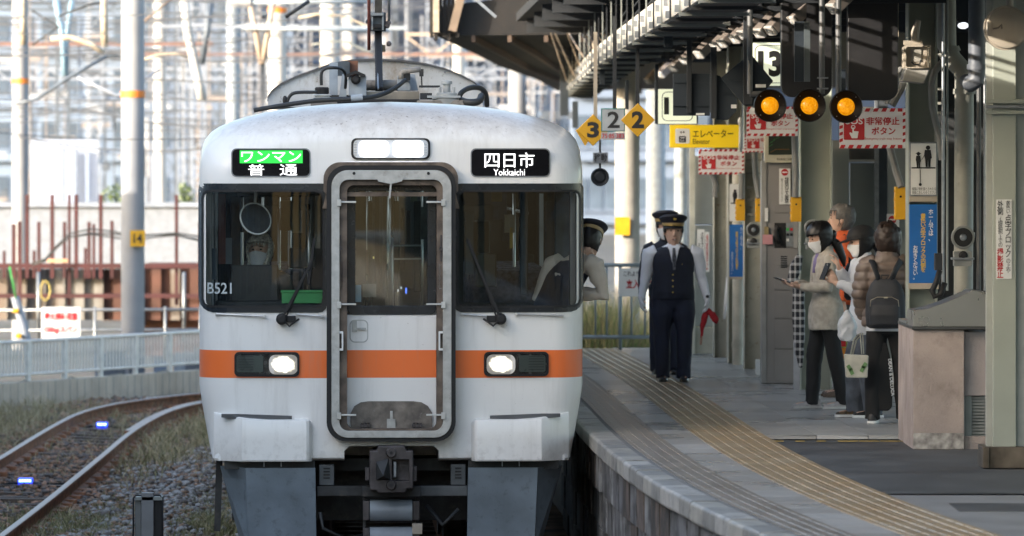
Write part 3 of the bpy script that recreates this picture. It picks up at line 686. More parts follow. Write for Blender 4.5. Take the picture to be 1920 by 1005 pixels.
# gangway frame and door
fr = thing('gangway_frame', None, None); fr.parent = train
for k in fr.keys(): pass
def rr_(a, b, c, d, r): return rrect(tx(a), tx(b), tz(d), tz(c), r, 8)
mb = MB(); mb.ring(rr_(612, 853, 310, 826, .15), rr_(620, 846, 318, 820, .13), -.15, .06); mb.build('frame_rubber', m_black, fr, local=True)
mb = MB(); mb.ring(rr_(621, 845, 319, 819, .128), rr_(636, 829, 337, 806, .07), -.165, -.145); mb.build('frame_face', m_alu, fr, local=True, bevel=.003)
mb = MB(); mb.ring(rr_(636, 829, 337, 806, .07), rr_(650, 818, 347, 803, .05), -.13, .10); mb.build('frame_reveal', m_brown, fr, local=True)
mb = MB(); mb.ring(rr_(616, 849, 314, 823, .14), rr_(637, 828, 338, 805, .07), -.143, .0); mb.build('frame_bellows', m_brown, fr, local=True)
mb = MB(); a = rrect(tx(606), tx(858), tz(360), tz(304), .12, 8, (.13, .13, .01, .01)); b = rrect(tx(614), tx(850), tz(368), tz(311), .12, 8, (.13, .13, .01, .01)); mb.ring(a, b, -.10, .03); mb.build('rain_hood', m_brown, fr, local=True)
mb = MB(); a = rrect(tx(600), tx(865), tz(357), tz(302), .12, 8, (.13, .13, .01, .01));
mb.tube([(tx(610), -.02, tz(345)), (tx(612), -.03, tz(325)), (tx(625), -.03, tz(309)), (tx(645), -.03, tz(305)), (tx(820), -.03, tz(305)), (tx(840), -.03, tz(309)), (tx(853), -.03, tz(325)), (tx(856), -.02, tz(345))], .011, 8); mb.build('rain_gutter', m_body, fr, local=True, smooth=True)
door = thing('gangway_door', None, None); door.parent = train; 
mb = MB(); mb.box(tx(650), tx(818), .085, .13, tz(806), tz(591)); mb.build('door_leaf', m_body, door, local=True, bevel=.004)
mb = MB(); mb.ring(rr_(650, 818, 344, 590.5, .05), rr_(666, 801, 358, 574, .04), .075, .12); mb.build('door_window_surround', m_navy, door, local=True, bevel=.004)
mb = MB(); mb.prism(rr_(664, 803, 356, 576, .04), .100, .104); mb.build('door_glass', m_tglass, door, local=True)
mb = MB(); mb.ring(rr_(655, 690, 600, 643, .04), rr_(657, 688, 602, 641, .035), .082, .086); mb.box(tx(659), tx(669), .078, .085, tz(623), tz(601)); mb.box(tx(664), tx(686), .066, .074, tz(619), tz(615)); mb.build('door_handle', m_alu, door, local=True)
for (a, b, c, d) in ((652, 681, 367, 378), (790, 819, 367, 378)): pass
for py in (378, 569, 776):
    for sgn, px0, px1, pb in ((-1, 636, 667, 635), (1, 798, 829, 830)):
        mb = MB(); mb.box(tx(min(px0, px1)), tx(max(px0, px1)), -.155, -.140, tz(py+2.2), tz(py-1.2)); mb.box(tx(pb-4), tx(pb+4), -.18, -.14, tz(py+8), tz(py-4))
        mb.build('latch_bar', mat('latch_steel', (.62, .62, .60), .4, .5), fr, local=True, bevel=.002)
mb = MB(); mb.prism([(tx(705), tz(331)), (tx(708), tz(340)), (tx(727), tz(344)), (tx(735), tz(344)), (tx(752), tz(340)), (tx(757), tz(331))], -.175, -.160); mb.build('centre_bracket', m_alu, fr, local=True)
mb = MB(); mb.beam((tx(732), -.185, tz(343)), (tx(729), -.185, tz(372)), .022, .014); mb.build('lock_lever', m_alu, fr, local=True)
for px in (663, 802):
    mb = MB(); mb.lathe((tx(px), -.170, tz(325)), [(.012, 0), (.012, .006)], 'y', 10); mb.build('bolt_hole', m_black, fr, local=True)
for sgn, px in ((-1, 637), (1, 826)):
    mb = MB(); mb.ring(rrect(tx(px-5), tx(px+6), tz(656), tz(620), .004, 1), rrect(tx(px-2), tx(px+3), tz(652), tz(624), .002, 1), -.16, -.14); mb.build('hand_grip', m_white, fr, local=True)
    mb = MB(); mb.ring(rrect(tx(px-4), tx(px+5), tz(542), tz(494), .004, 1), rrect(tx(px-1.5), tx(px+2.5), tz(538), tz(498), .002, 1), -.13, -.11); mb.build('hand_grip', m_brown if sgn < 0 else m_white, fr, local=True)
    mb = MB(); mb.lathe((tx(px), -.16, tz(466)), [(.016, 0), (.018, .01), (.008, .03)], 'y', 10); mb.box(tx(px-1.5), tx(px+1.5), -.14, -.12, tz(490), tz(440)); mb.build('frame_lock', m_coupler, fr, local=True)
    mb = MB(); s2 = sgn; a0 = tx(614) if sgn < 0 else tx(851); a1 = tx(604) if sgn < 0 else tx(861)
    mb.add([(a0, -.05, tz(350)), (a1, -.02, tz(391)), (a0, -.05, tz(391)), (a0, -.03, tz(350)), (a1, .0, tz(391)), (a0, -.03, tz(391))], [(0, 1, 2), (3, 5, 4), (0, 3, 4, 1), (1, 4, 5, 2), (2, 5, 3, 0)]); mb.build('deflector', m_brown, fr, local=True)
    mb = MB(); mb.tube([(tx(px+sgn*3), -.12, tz(690)), (tx(px+sgn*4), -.13, tz(735)), (tx(px+sgn*4), -.12, tz(800))], .010, 6); mb.build('bellows_cord', m_black, fr, local=True)
stp = MB(); stp.prism([(tx(657), tz(805)), (tx(657), tz(775)), (tx(664), tz(762)), (tx(676), tz(755)), (tx(690), tz(753)), (tx(775), tz(753)), (tx(790), tz(755)), (tx(802), tz(762)), (tx(810), tz(775)), (tx(810), tz(805))], .055, .08)
stp = stp.build('step_plate', mat('plate_grime', (.23, .20, .17), .7, var=.25, scale=12, bump=.2, spots=((.33, .31, .29), 20, .6, .72, .6)), train, local=True, bevel=.003)
for px in (685, 782):
    mb = MB()
    for k in (-6, 0, 6): mb.tube([(tx(px+k), .03, tz(804)), (tx(px+k), .03, tz(793))], .010, 8)
    mb.box(tx(px-10), tx(px+10), .02, .055, tz(801), tz(796)); mb.build('hinge', m_coupler, stp, local=True)
mb = MB(); mb.box(tx(725), tx(741), .04, .055, tz(803), tz(786)); mb.box(tx(731), tx(736), .035, .05, tz(786), tz(771)); mb.build('plate_catch', m_alu, stp, local=True)
# B521
o = text('B521', tx(388), tx(434), tz(551), tz(530), 0, mat('number_pale', (.55, .62, .64), .5), train, bold=.012, local=True, name='fleet_number')
for v in o.data.vertices: v.co.y = fy(v.co.x, v.co.z)-.016
# wipers
def wiper(pivot, tip, knee, s_):
    w = thing('wiper', None, None); w.parent = train; y = lambda px: fy(tx(px), 2.2)-.05
    mb = MB(); mb.beam((tx(pivot[0]), y(pivot[0])-.02, tz(pivot[1])), (tx(knee[0]), y(knee[0])-.01, tz(knee[1])), .034, .02); mb.build('wiper_arm', m_black, w, local=True)
    mb = MB(); mb.beam((tx(pivot[0]+8*s_), y(pivot[0]), tz(pivot[1]-4)), (tx(knee[0]), y(knee[0]), tz(knee[1])), .014, .012); mb.build('wiper_link', m_black, w, local=True)
    mb = MB(); mb.beam((tx(tip[0]), y(tip[0]), tz(tip[1])), (tx(knee[0]+(knee[0]-tip[0])*.9), y(knee[0]), tz(knee[1]+(knee[1]-tip[1])*.9)), .018, .02); mb.build('wiper_blade', m_black, w, local=True)
    mb = MB(); mb.lathe((tx(pivot[0]), y(pivot[0])-.04, tz(pivot[1])), [(.03, 0), (.045, .02), (.045, .08)], 'y', 14); mb.obox((tx(pivot[0]+14*s_), y(pivot[0])+.01, tz(pivot[1])), (.10, .04, .05)); mb.build('wiper_hub', m_black, w, local=True, bevel=.006)
    mb = MB(); mb.tube([(tx(pivot[0]+6*s_), y(pivot[0])-.03, tz(pivot[1]+5)), (tx(pivot[0]+14*s_), y(pivot[0])-.04, tz(pivot[1]+13)), (tx(pivot[0]+26*s_), y(pivot[0])-.02, tz(pivot[1]+4)), (tx(pivot[0]+32*s_), y(pivot[0]), tz(pivot[1]))], .008, 6); mb.build('washer_hose', m_black, w, local=True)
wiper((528, 598), (589, 446), (583, 492), 1); wiper((938, 598), (876, 448), (893, 492), -1)
for a, b in ((405, 495), (556, 604), (865, 912), (968, 1055)):
    y_ = (fy(tx(a), 1.95)+fy(tx(b), 1.95))/2-.03
    mb = MB(); mb.tube([(tx(a), fy(tx(a), 1.9)-.028, tz(589)), (tx(b), fy(tx(b), 1.9)-.028, tz(593))], .009, 8); mb.obox((tx(a), fy(tx(a), 1.9)-.01, tz(589)), (.02, .05, .02)); mb.obox((tx(b), fy(tx(b), 1.9)-.01, tz(593)), (.02, .05, .02)); mb.build('grab_rail', mat('latch_steel', (.6, .6, .6)), train, local=True)
# skirts
for s_ in (-1, 1):
    def sx(px): return tx(px) if s_ < 0 else tx(734+(734-px))
    mb = MB(); zt = tz(877); zb = .13
    f = [Vector((sx(591), -.02, zt)), Vector((sx(460), -.02, zt)), Vector((sx(460)-s_*-.0, .03, zb)), Vector((sx(593), .03, zb))]
    g = [Vector((sx(460), -.02, zt)), Vector((sx(411), .30, zt)), Vector((sx(452), .34, zb)), Vector((sx(466), .03, zb))]
    f[2] = g[3]
    vs = f+[v+Vector((0, .03, 0)) for v in f]+g+[v+Vector((-s_*.0, .03, 0)) for v in g]
    fs = [(0, 1, 2, 3), (7, 6, 5, 4), (0, 4, 5, 1), (1, 5, 6, 2), (2, 6, 7, 3), (3, 7, 4, 0)]
    mb.add(vs, fs+[tuple(i+8 for i in q) for q in fs]); o = mb.build('skirt', m_skirt, train, local=True, bevel=.006)
    mb = MB(); mb.box(min(sx(590), sx(420)), max(sx(590), sx(420)), .06, .5, tz(880), tz(862)); mb.build('skirt_bracket', m_under, train, local=True)
    for px in (494, 526):
        mb = MB(); mb.box(min(sx(px), sx(px+1.5)), max(sx(px), sx(px+1.5)), -.01, .02, tz(875), tz(866)); mb.build('skirt_stud', m_galv, train, local=True)
mb = MB(); mb.beam((tx(409), .5, tz(868)), (tx(405), .5, .25), .05, .05); mb.build('side_step_rail', m_under, train, local=True)
# coupler and underframe
cp = thing('coupler', None, None); cp.parent = train
def cbox(a, b, c, d, y0, y1, m, name, bev=.005, par=None):
    mb = MB(); mb.box(tx(a), tx(b), y0, y1, tz(d), tz(c)); return mb.build(name, m, par or cp, local=True, bevel=bev)
mb = MB(); mb.prism([(tx(692), tz(915)), (tx(692), tz(842)), (tx(706), tz(842)), (tx(708), tz(833)), (tx(757), tz(833)), (tx(760), tz(842)), (tx(773), tz(842)), (tx(773), tz(912)), (tx(762), tz(912)), (tx(758), tz(920)), (tx(708), tz(920)), (tx(704), tz(915))], -.30, -.10); 
face = mb.build('coupler_face', m_coupler, cp, local=True, bevel=.008)
cut = MB(); cut.box(tx(733), tx(766), -.5, -.17, tz(898), tz(857)); boolean(face, cut)
mb = MB(); mb.add([(tx(704), -.31, tz(896)), (tx(731), -.31, tz(896)), (tx(727), -.31, tz(856)), (tx(704), -.31, tz(862)), (tx(717), -.44, tz(886))], [(0, 1, 4), (1, 2, 4), (2, 3, 4), (3, 0, 4), (0, 3, 2, 1)]); mb.build('coupler_cone', m_under, cp, local=True)
cbox(736, 742, 862, 892, -.26, -.2, m_galv, 'coupler_pin')
for py in (845, 905):
    mb = MB(); mb.lathe((tx(732), -.335, tz(py)), [(.032, 0), (.040, .01), (.040, .04)], 'y', 16); mb.build('coupler_boss', m_coupler, cp, local=True); mb = MB(); mb.lathe((tx(732), -.34, tz(py)), [(.012, 0), (.012, .02)], 'y', 12); mb.build('boss_hole', m_black, cp, local=True)
cbox(684, 692, 874, 898, -.22, -.1, m_coupler, 'coupler_lever'); cbox(773, 780, 872, 900, -.22, -.1, m_coupler, 'coupler_lever')
mb = MB(); mb.box(tx(700), tx(765), -.1, .8, tz(905), tz(850)); mb.build('coupler_shank', m_under, cp, local=True)
uf = thing('underframe', None, None); uf.parent = train
cbox(594, 692, 912, 931, .05, .15, m_under, 'cross_beam', par=uf); cbox(773, 876, 912, 931, .05, .15, mat('beam_grey', (.11, .12, .125), .55, var=.2), 'cross_beam', par=uf); cbox(678, 788, 910, 930, -.12, .0, m_under, 'drawbar_bracket', par=uf)
for a in (598, 845):
    cbox(a, a+28, 872, 911, .08, .18, mat('box_grey', (.09, .10, .105), .6), 'equipment_box', par=uf)
    for k in range(4): cbox(a+8, a+20, 878+k*6, 880+k*6, .07, .085, m_black, 'vent_slit', 0, par=uf)
for (c0, c1) in ((936, 976), (987, 1026)):
    mb = MB(); r = (tz(c0)-tz(c1))/2; mb.tube([(tx(693), -.05, (tz(c0)+tz(c1))/2), (tx(772), -.05, (tz(c0)+tz(c1))/2)], r, 20); mb.build('air_cylinder', mat('cylinder_grey', (.27, .31, .35), .45, var=.12), uf, local=True, smooth='auto')
    for a, b in ((680, 692), (773, 786)): cbox(a, b, c0+2, c1-2, -.10, .05, m_coupler, 'cylinder_lug', par=uf)
cbox(680, 686, 925, 1030, .0, .1, m_under, 'hanger_bar', par=uf); cbox(779, 785, 925, 1030, .0, .1, m_under, 'hanger_bar', par=uf); cbox(772, 791, 980, 1000, -.12, -.04, m_beige, 'tag_plate', par=uf)
mb = MB(); mb.box(-1.25, 1.25, 1.0, 6, .30, .80); mb.box(-1.1, 1.1, .5, 6, .72, .815); mb.build('underfloor_equipment', m_under, uf, local=True)
mb = MB(); mb.tube([(tx(600), .0, tz(960)), (tx(605), -.02, tz(990)), (tx(650), 0, tz(1012)), (tx(692), .05, tz(1000))], .014, 6); mb.tube([(tx(800), .1, tz(950)), (tx(830), .0, tz(985)), (tx(860), .0, tz(955))], .02, 6); mb.build('brake_hose', m_cable, uf, local=True, smooth=True)
for y_ in (2.2, 4.3, 15.5, 17.6):
    ws = thing('wheelset', None, None); ws.parent = train; ws.location = (0, y_, .43)
    mb = MB(); mb.tube([(-.6, 0, 0), (.6, 0, 0)], .08, 12); mb.build('axle', m_coupler, ws, local=True, smooth='auto')
    for s_ in (-1, 1): mb = MB(); mb.lathe((s_*.53, 0, 0), [(.40, .07), (.43, .06), (.43, -.05), (.455, -.07), (.455, -.09), (.3, -.09), (.3, .03)] if s_ > 0 else [(.40, -.07), (.43, -.06), (.43, .05), (.455, .07), (.455, .09), (.3, .09), (.3, -.03)], 'x', 28); mb.build('wheel', m_coupler, ws, local=True, smooth='auto')
# side windows and doors of the car
for s_ in (-1, 1):
    for k, (a, b) in enumerate(((8.6, 11.0), (11.4, 12.3), (14.6, 17))):
        mb = MB(); x = s_*1.496; mb.box(min(x, x+s_*.006), max(x, x+s_*.006), a, b, 1.95, 2.85); mb.build('side_window', m_navy, train, local=True)
    for a in (7.0, 13.0):
        mb = MB(); x = s_*1.496; mb.box(min(x, x+s_*.006), max(x, x+s_*.006), a, a+1.3, 1.1, 2.95); mb.build('passenger_door', m_steel, train, local=True)
for s_ in (-1, 1):
    for a, b in ((2.1, 3.3), (3.9, 5.1), (5.6, 6.8))+(((.62, 1.25),) if s_ < 0 else ()): mb = MB(); mb.box(s_*1.44-.004, s_*1.44+.004, a, b, 1.95, 2.88); mb.build('side_window', glass('side_glass', (.8, .85, .85)), train, local=True)
# cab interior
cab = thing('cab_interior', None, None); cab.parent = train
m_cabdark = mat('cab_dark', (.018, .020, .021), .7, var=.15); m_cabgrey = mat('cab_grey', (.22, .23, .22), .6, var=.1)
mb = MB(); mb.box(-1.38, -.50, .45, .95, 1.26, 1.95); mb.box(-1.38, -.5, .42, .60, 1.95, 2.05); mb.build('drivers_desk', m_cabdark, cab, local=True, bevel=.02)
mb = MB(); mb.box(.50, 1.38, .45, .90, 1.26, 1.90); mb.build('equipment_cabinet', m_cabdark, cab, local=True, bevel=.02)
mb = MB()
for a, b, c, d in ((-1.38, -1.25, 1.26, 3.1), (-.62, -.40, 1.26, 3.1), (-1.25, -.62, 1.26, 2.0), (-1.25, -.62, 2.85, 3.1), (-.40, .40, 2.95, 3.1), (.40, .60, 1.26, 3.1), (.60, 1.25, 1.26, 2.0), (.60, 1.25, 2.88, 3.1), (1.25, 1.38, 1.26, 3.1)): mb.box(a, b, 1.9, 1.95, c, d)
mb.build('rear_bulkhead', m_cabdark, cab, local=True)
mb = MB(); mb.tube([(tx(738), 1.0, 1.3), (tx(738), 1.0, 3.1)], .012, 8); mb.tube([(tx(578), .9, 2.0), (tx(578), .9, 2.8)], .012, 8); mb.build('hand_pole', m_steel, cab, local=True, smooth=True)
for py in (467, 493): mb = MB(); mb.tube([(tx(742), 1.88, tz(py)), (tx(798), 1.88, tz(py))], .007, 6); mb.build('luggage_rail', m_white, cab, local=True)
mb = MB(); mb.box(tx(527), tx(604), .40, .44, tz(571), tz(549)); mb.box(tx(525), tx(606), .385, .46, tz(551), tz(546)); mb.build('green_tray', mat('green_tray', (.08, .42, .12), .5), cab, local=True, bevel=.004)
mb = MB(); cx, cz_ = tx(474), tz(414); rot = Euler((R(-20), R(0), R(25))).to_matrix()
mb.lathe((0, 0, 0), [(.0, .01), (.08, .0), (.125, -.03), (.125, -.04), (.0, -.035)], 'y', 28); mb.v = [tuple(rot@Vector(v)+Vector((cx, .5, cz_))) for v in mb.v]; mb.build('round_mirror', mat('mirror_dark', (.12, .15, .18), .15, .6), cab, local=True, smooth='auto')
mb = MB(); mb.tube([(0.128*math.cos(2*PI*k/28), -.035, .128*math.sin(2*PI*k/28)) for k in range(29)], .008, 6, cap=False); mb.v = [tuple(rot@Vector(v)+Vector((cx, .5, cz_))) for v in mb.v]; mb.build('mirror_rim', m_white, cab, local=True, smooth=True)
mb = MB(); mb.tube([(cx, .55, cz_), (cx+.02, .6, 3.0)], .012, 6); mb.build('mirror_stalk', m_white, cab, local=True)
for (a, b, c, d, col) in ((404, 418, 365, 500, (.30, .07, .03)), (390, 400, 470, 530, (.25, .3, .35)), (418, 430, 450, 500, (.35, .38, .40)), (545, 560, 370, 440, (.30, .24, .12)), (590, 600, 360, 470, (.32, .32, .28)), (930, 950, 360, 380, (.35, .28, .12)), (880, 895, 400, 520, (.10, .14, .15)), (955, 975, 405, 440, (.32, .3, .22)), (965, 971, 430, 470, (.55, .38, .05)), (1035, 1050, 380, 560, (.015, .015, .02))):
    mb = MB(); mb.box(tx(a), tx(b), 1.2, 1.26, tz(d), tz(c)); mb.build('cab_fitting', mat('cab_c_%d' % (a), tuple(c*.6 for c in col), .6), cab, local=True)
mb = MB(); mb.box(tx(666), tx(677), .15, .17, tz(567), tz(535)); mb.build('paper_notice', mat('notice_blue', (.35, .5, .6), .6), cab, local=True)
mb = MB(); mb.box(tx(680), tx(706), .5, .52, tz(560), tz(535)); mb.build('folded_cloth', m_cabgrey, cab, local=True)
for a, b, c, d, y_, col in ((668, 690, 360, 560, 2.05, (.05, .055, .05)), (694, 704, 380, 570, 2.3, (.10, .11, .10)), (706, 716, 365, 560, 1.96, (.02, .025, .03)), (722, 730, 360, 570, 1.9, (.13, .14, .14)), (742, 756, 380, 560, 2.4, (.03, .03, .03)), (758, 768, 395, 520, 2.6, (.16, .11, .08)), (770, 780, 400, 470, 2.7, (.10, .07, .05)), (783, 798, 380, 560, 2.2, (.045, .05, .045)), (676, 700, 480, 530, 3.0, (.14, .13, .09)), (745, 790, 500, 560, 3.2, (.05, .045, .04)), (885, 935, 420, 520, 2.4, (.06, .065, .04)), (900, 940, 480, 545, 1.3, (.05, .06, .03)), (985, 1000, 360, 560, 1.2, (.07, .10, .12)), (1050, 1085, 360, 575, 1.1, (.09, .12, .14)), (440, 600, 356, 368, .6, (.04, .045, .05)), (430, 520, 500, 575, .8, (.045, .04, .035)), (540, 590, 470, 510, 1.5, (.03, .03, .03)), (425, 445, 370, 560, 1.6, (.16, .10, .07)), (520, 560, 380, 440, 2.6, (.10, .085, .05))):
    mb = MB(); mb.box(tx(a), tx(b), y_, y_+.05, tz(d), tz(c)); mb.build('cab_panel', mat('cabp_%d' % a, tuple(c*.55 for c in col), .5, var=.3, scale=8), cab, local=True, bevel=.01)
for px, py, c_ in ((702, 487, (1, .9, .4)), (755, 545, (.6, .7, .8)), (749, 550, (.7, .7, .7))):
    mb = MB(); mb.obox((tx(px), 1.0, tz(py)), (.012, .02, .018)); mb.build('indicator_light', emis('ind_%d' % px, c_, .2), cab, local=True)
mb = MB(); mb.box(tx(763), tx(766), 1.0, 1.02, tz(556), tz(545)); mb.build('blue_indicator', emis('ind_blue', (.1, .2, 1), .4), cab, local=True)
# saloon behind the bulkhead: seats, poles, ceiling lamps (lit)
for k in range(5):
    for s_ in (-1, 1):
        mb = MB(); mb.box(s_*1.02-.33, s_*1.02+.33, 2.5+k*.95, 2.95+k*.95, 1.3, 1.6); mb.box(s_*1.02-.33, s_*1.02+.33, 2.92+k*.95, 3.05+k*.95, 1.5, 2.25); mb.build('saloon_seat', mat('seat_moquette', (.09, .10, .14), .9, var=.3, scale=30), cab, local=True, bevel=.03)
for s_ in (-1, 1):
    mb = MB(); mb.box(s_*.55-.05, s_*.55+.05, 2.2, 7.2, 3.06, 3.09); mb.build('ceiling_lamp', emis('saloon_lamp', (.80, .95, 1), .7), cab, local=True)
    for k in range(6): mb = MB(); mb.tube([(s_*.5, 2.6+k*.8, 3.1), (s_*.5, 2.6+k*.8, 2.75)], .006, 4); mb.lathe((s_*.5, 2.6+k*.8, 2.70), [(.05, -.008), (.055, 0), (.05, .008), (.04, 0)], 'y', 14); mb.build('hanging_strap', m_white, cab, local=True)
rs = random.Random(11)
for q in range(16):
    x = rs.uniform(-1.3, 1.3); y_ = rs.uniform(2.6, 7.0); mb = MB(); mb.tube([(x, y_, 1.3), (x, y_, 3.1)], .014, 6); mb.build('stanchion', m_steel, cab, local=True, smooth=True)
for q in range(26):
    x = rs.uniform(-1.3, 1.3); y_ = rs.uniform(2.4, 7.2); w = rs.uniform(.05, .22); h = rs.uniform(.08, .40); z = rs.uniform(1.75, 2.95); c_ = rs.choice([(.02, .025, .03), (.05, .06, .05), (.10, .08, .06), (.16, .17, .17), (.03, .04, .06), (.09, .10, .05)])
    mb = MB(); mb.box(x-w/2, x+w/2, y_, y_+.02, z-h/2, z+h/2); mb.build('hanging_advert', mat('advert_%d%d' % (int(c_[0]*100), int(c_[2]*100)), c_, .5, var=.4, scale=9), cab, local=True, bevel=.004)
for x0, x1 in ((-1.25, -.55), (.55, 1.25)):
    mb = MB(); mb.box(x0, x1, 7.40, 7.46, 2.0, 2.75); mb.build('end_window', mat('end_glass', (.02, .03, .035), .1), cab, local=True, bevel=.01)
for s_ in (-1, 1):
    mb = MB(); mb.tube([(s_*1.12, 2.0, 2.72), (s_*1.12, 7.3, 2.72)], .015, 6); mb.build('luggage_rack_bar', m_steel, cab, local=True); mb = MB(); mb.tube([(s_*.5, 2.0, 2.98), (s_*.5, 7.3, 2.98)], .012, 6); mb.build('strap_rail', m_steel, cab, local=True)
mb = MB(); mb.box(-.4, .4, 7.2, 7.3, 1.3, 3.0); mb.build('saloon_end_door', mat('end_door', (.035, .04, .04), .4), cab, local=True)
# roof: arched air duct cover, pantograph gear, insulators, cables
RD = 47.0
def rx(px, D=RD): return (px-960)*D/F-TX
def rz_(py, D=RD): return CZ-(py-307)*D/F
def ry(D): return D-TD
m_roof = mat('roof_soot', (.30, .28, .25), .75, var=.3, scale=3, spots=((.10, .09, .08), 18, .56, .66, .8), bump=.1)
m_duct = mat('duct_paint', (.55, .57, .58), .6, var=.15, scale=2, spots=((.16, .13, .10), 16, .60, .68, .8), streak=((.24, .20, .15), 2.2, .48, .62, .8, (1, 1, .6)))
arc = [(533, 200), (533, 184), (541, 172), (556, 160), (585, 146), (620, 133), (655, 121), (690, 115), (735, 113), (790, 116), (830, 122), (865, 131), (895, 143), (918, 155), (930, 166), (936, 180), (936, 205)]
D2 = 48.2
A = [(rx(a, D2), rz_(b, D2)) for a, b in arc]; mb = MB(); mb.prism(A[::-1], ry(D2), ry(D2)+2.6); duct = mb.build('roof_duct', m_duct, train, local=True)
B_ = [(rx(a, D2), rz_(b-3.5, D2)) for a, b in arc]; mb = MB()
mb.prism(B_[1:-1]+A[1:-1][::-1], ry(D2)-.03, ry(D2)+2.63); mb.build('duct_rim', mat('rim_grey', (.11, .11, .115), .6, var=.2), duct, local=True)
for k in range(1, 15, 2): mb = MB(); mb.lathe((A[k][0], ry(D2)-.035, A[k][1]-.02), [(.006, 0), (.008, .01)], 'y', 8); mb.build('rivet', m_galv, duct, local=True)
def rbox(a, b, c, d, D0, D1, m, name, bev=.006, par=None):
    mb = MB(); mb.box(rx(a, D0), rx(b, D0), ry(D0), ry(D1), rz_(d, D0), rz_(c, D0)); return mb.build(name, m, par or pan, local=True, bevel=bev)
pan = thing('pantograph', None, None); pan.parent = train
rbox(700, 806, 171, 190, 46.6, 46.8, mat('base_beam', (.27, .245, .20), .55, .3, var=.2), 'base_beam'); rbox(660, 806, 186, 193, 46.5, 47.8, m_black, 'base_frame')
mb = MB(); mb.tube([(rx(705), ry(RD), rz_(160)), (rx(775), ry(RD), rz_(160))], .045, 14); mb.build('pivot_shaft', m_roof, pan, local=True, smooth='auto')
mb = MB(); mb.beam((rx(733), ry(46.7), rz_(172)), (rx(733), ry(47.6), rz_(60)), .062, .08); mb.build('lower_arm', m_black, pan, local=True, bevel=.012)
mb = MB(); mb.tube([(rx(731), ry(46.62), rz_(168)), (rx(730), ry(47.5), rz_(75))], .007, 6); mb.build('control_rod', m_galv, pan, local=True)
kn = rbox(716, 750, 23, 58, 47.5, 47.7, mat('knuckle', (.10, .115, .13), .5, .5, var=.2), 'knuckle')
for a in (722, 742): rbox(a, a+3, 30, 56, 47.44, 47.5, m_galv, 'knuckle_cheek', 0, pan)
rbox(720, 745, 24, 30, 47.42, 47.5, m_galv, 'knuckle_cap', .004, pan); rbox(726, 741, 45, 52, 47.43, 47.5, m_black, 'knuckle_slot', 0, pan)
for px, py in ((714, 38), (752, 40), (753, 80), (750, 46)): mb = MB(); mb.lathe((rx(px), ry(47.4), rz_(py)), [(.014, 0), (.022, .02), (.022, .1)], 'y', 10); mb.build('knuckle_pin', m_coupler, pan, local=True)
rbox(738, 748, 84, 97, 47.4, 47.5, mat('brass_block', (.22, .17, .10), .5), 'knuckle_block', .004, pan)
mb = MB(); mb.beam((rx(733), ry(47.55), rz_(24)), (rx(733), ry(46.7), rz_(-140)), .060, .07); mb.build('upper_arm', m_roof, pan, local=True)
mb = MB(); mb.tube([(rx(715), ry(47.4), rz_(92)), (rx(715), ry(47.2), rz_(-140))], .014, 8); mb.build('upper_rod', mat('red_rod', (.16, .05, .04), .6), pan, local=True, smooth=True)
mb = MB(); mb.tube([(rx(753), ry(47.4), rz_(36)), (rx(753), ry(47.2), rz_(-140))], .012, 8); mb.build('upper_rod', m_galv, pan, local=True, smooth=True)
mb = MB(); mb.box(rx(660), rx(806), ry(46.5), ry(46.9), rz_(-132), rz_(-140)); mb.build('contact_strip', m_black, pan, local=True)
bx = rbox(673, 706, 143, 179, 46.5, 46.8, m_bluegrey, 'spring_box', .004)
mb = MB(); mb.prism([(rx(671), rz_(147)), (rx(671), rz_(142)), (rx(689), rz_(134)), (rx(707), rz_(142)), (rx(707), rz_(147)), (rx(689), rz_(140))], ry(46.42), ry(46.8)); mb.build('box_hood', m_black, pan, local=True)
mb = MB(); mb.lathe((rx(689), ry(46.42), rz_(151)), [(.02, 0), (.04, .02), (.04, .09)], 'y', 14); mb.build('box_socket', m_black, pan, local=True)
pl = rbox(640, 656, 117, 178, 47.0, 47.1, m_bluegrey, 'side_plate', .002); rbox(656, 680, 116, 142, 47.2, 47.4, mat('dark_bluegrey', (.09, .11, .13), .5, var=.3), 'side_plate', .002); rbox(678, 696, 114, 150, 47.3, 47.5, mat('rusty_plate', (.22, .10, .06), .8, var=.3), 'side_plate', .002)
mb = MB(); mb.prism([(rx(658), rz_(182)), (rx(664), rz_(140)), (rx(672), rz_(140)), (rx(672), rz_(182))], ry(46.8), ry(46.95)); mb.prism([(rx(790), rz_(170)), (rx(790), rz_(140)), (rx(800), rz_(140)), (rx(806), rz_(170))], ry(46.8), ry(46.95)); mb.build('gusset', m_bluegrey, pan, local=True)
rbox(766, 790, 142, 170, 46.7, 46.9, m_bluegrey, 'relay_box', .004); rbox(776, 789, 136, 150, 46.6, 46.7, m_under, 'relay_head', .004)
mb = MB(); mb.tube([(rx(773), ry(46.55), rz_(150)), (rx(773), ry(46.55), rz_(141)), (rx(777), ry(46.55), rz_(136)), (rx(790), ry(46.55), rz_(134)), (rx(810), ry(46.55), rz_(132))], .022, 10); mb.build('pipe_elbow', m_roof, pan, local=True, smooth=True)
mb = MB(); mb.tube([(rx(811), ry(46.55), rz_(142)), (rx(812), ry(46.55), rz_(166))], .006, 6); mb.obox((rx(811), ry(46.55), rz_(138)), (.035, .04, .06)); mb.build('drain_rod', m_under, pan, local=True)
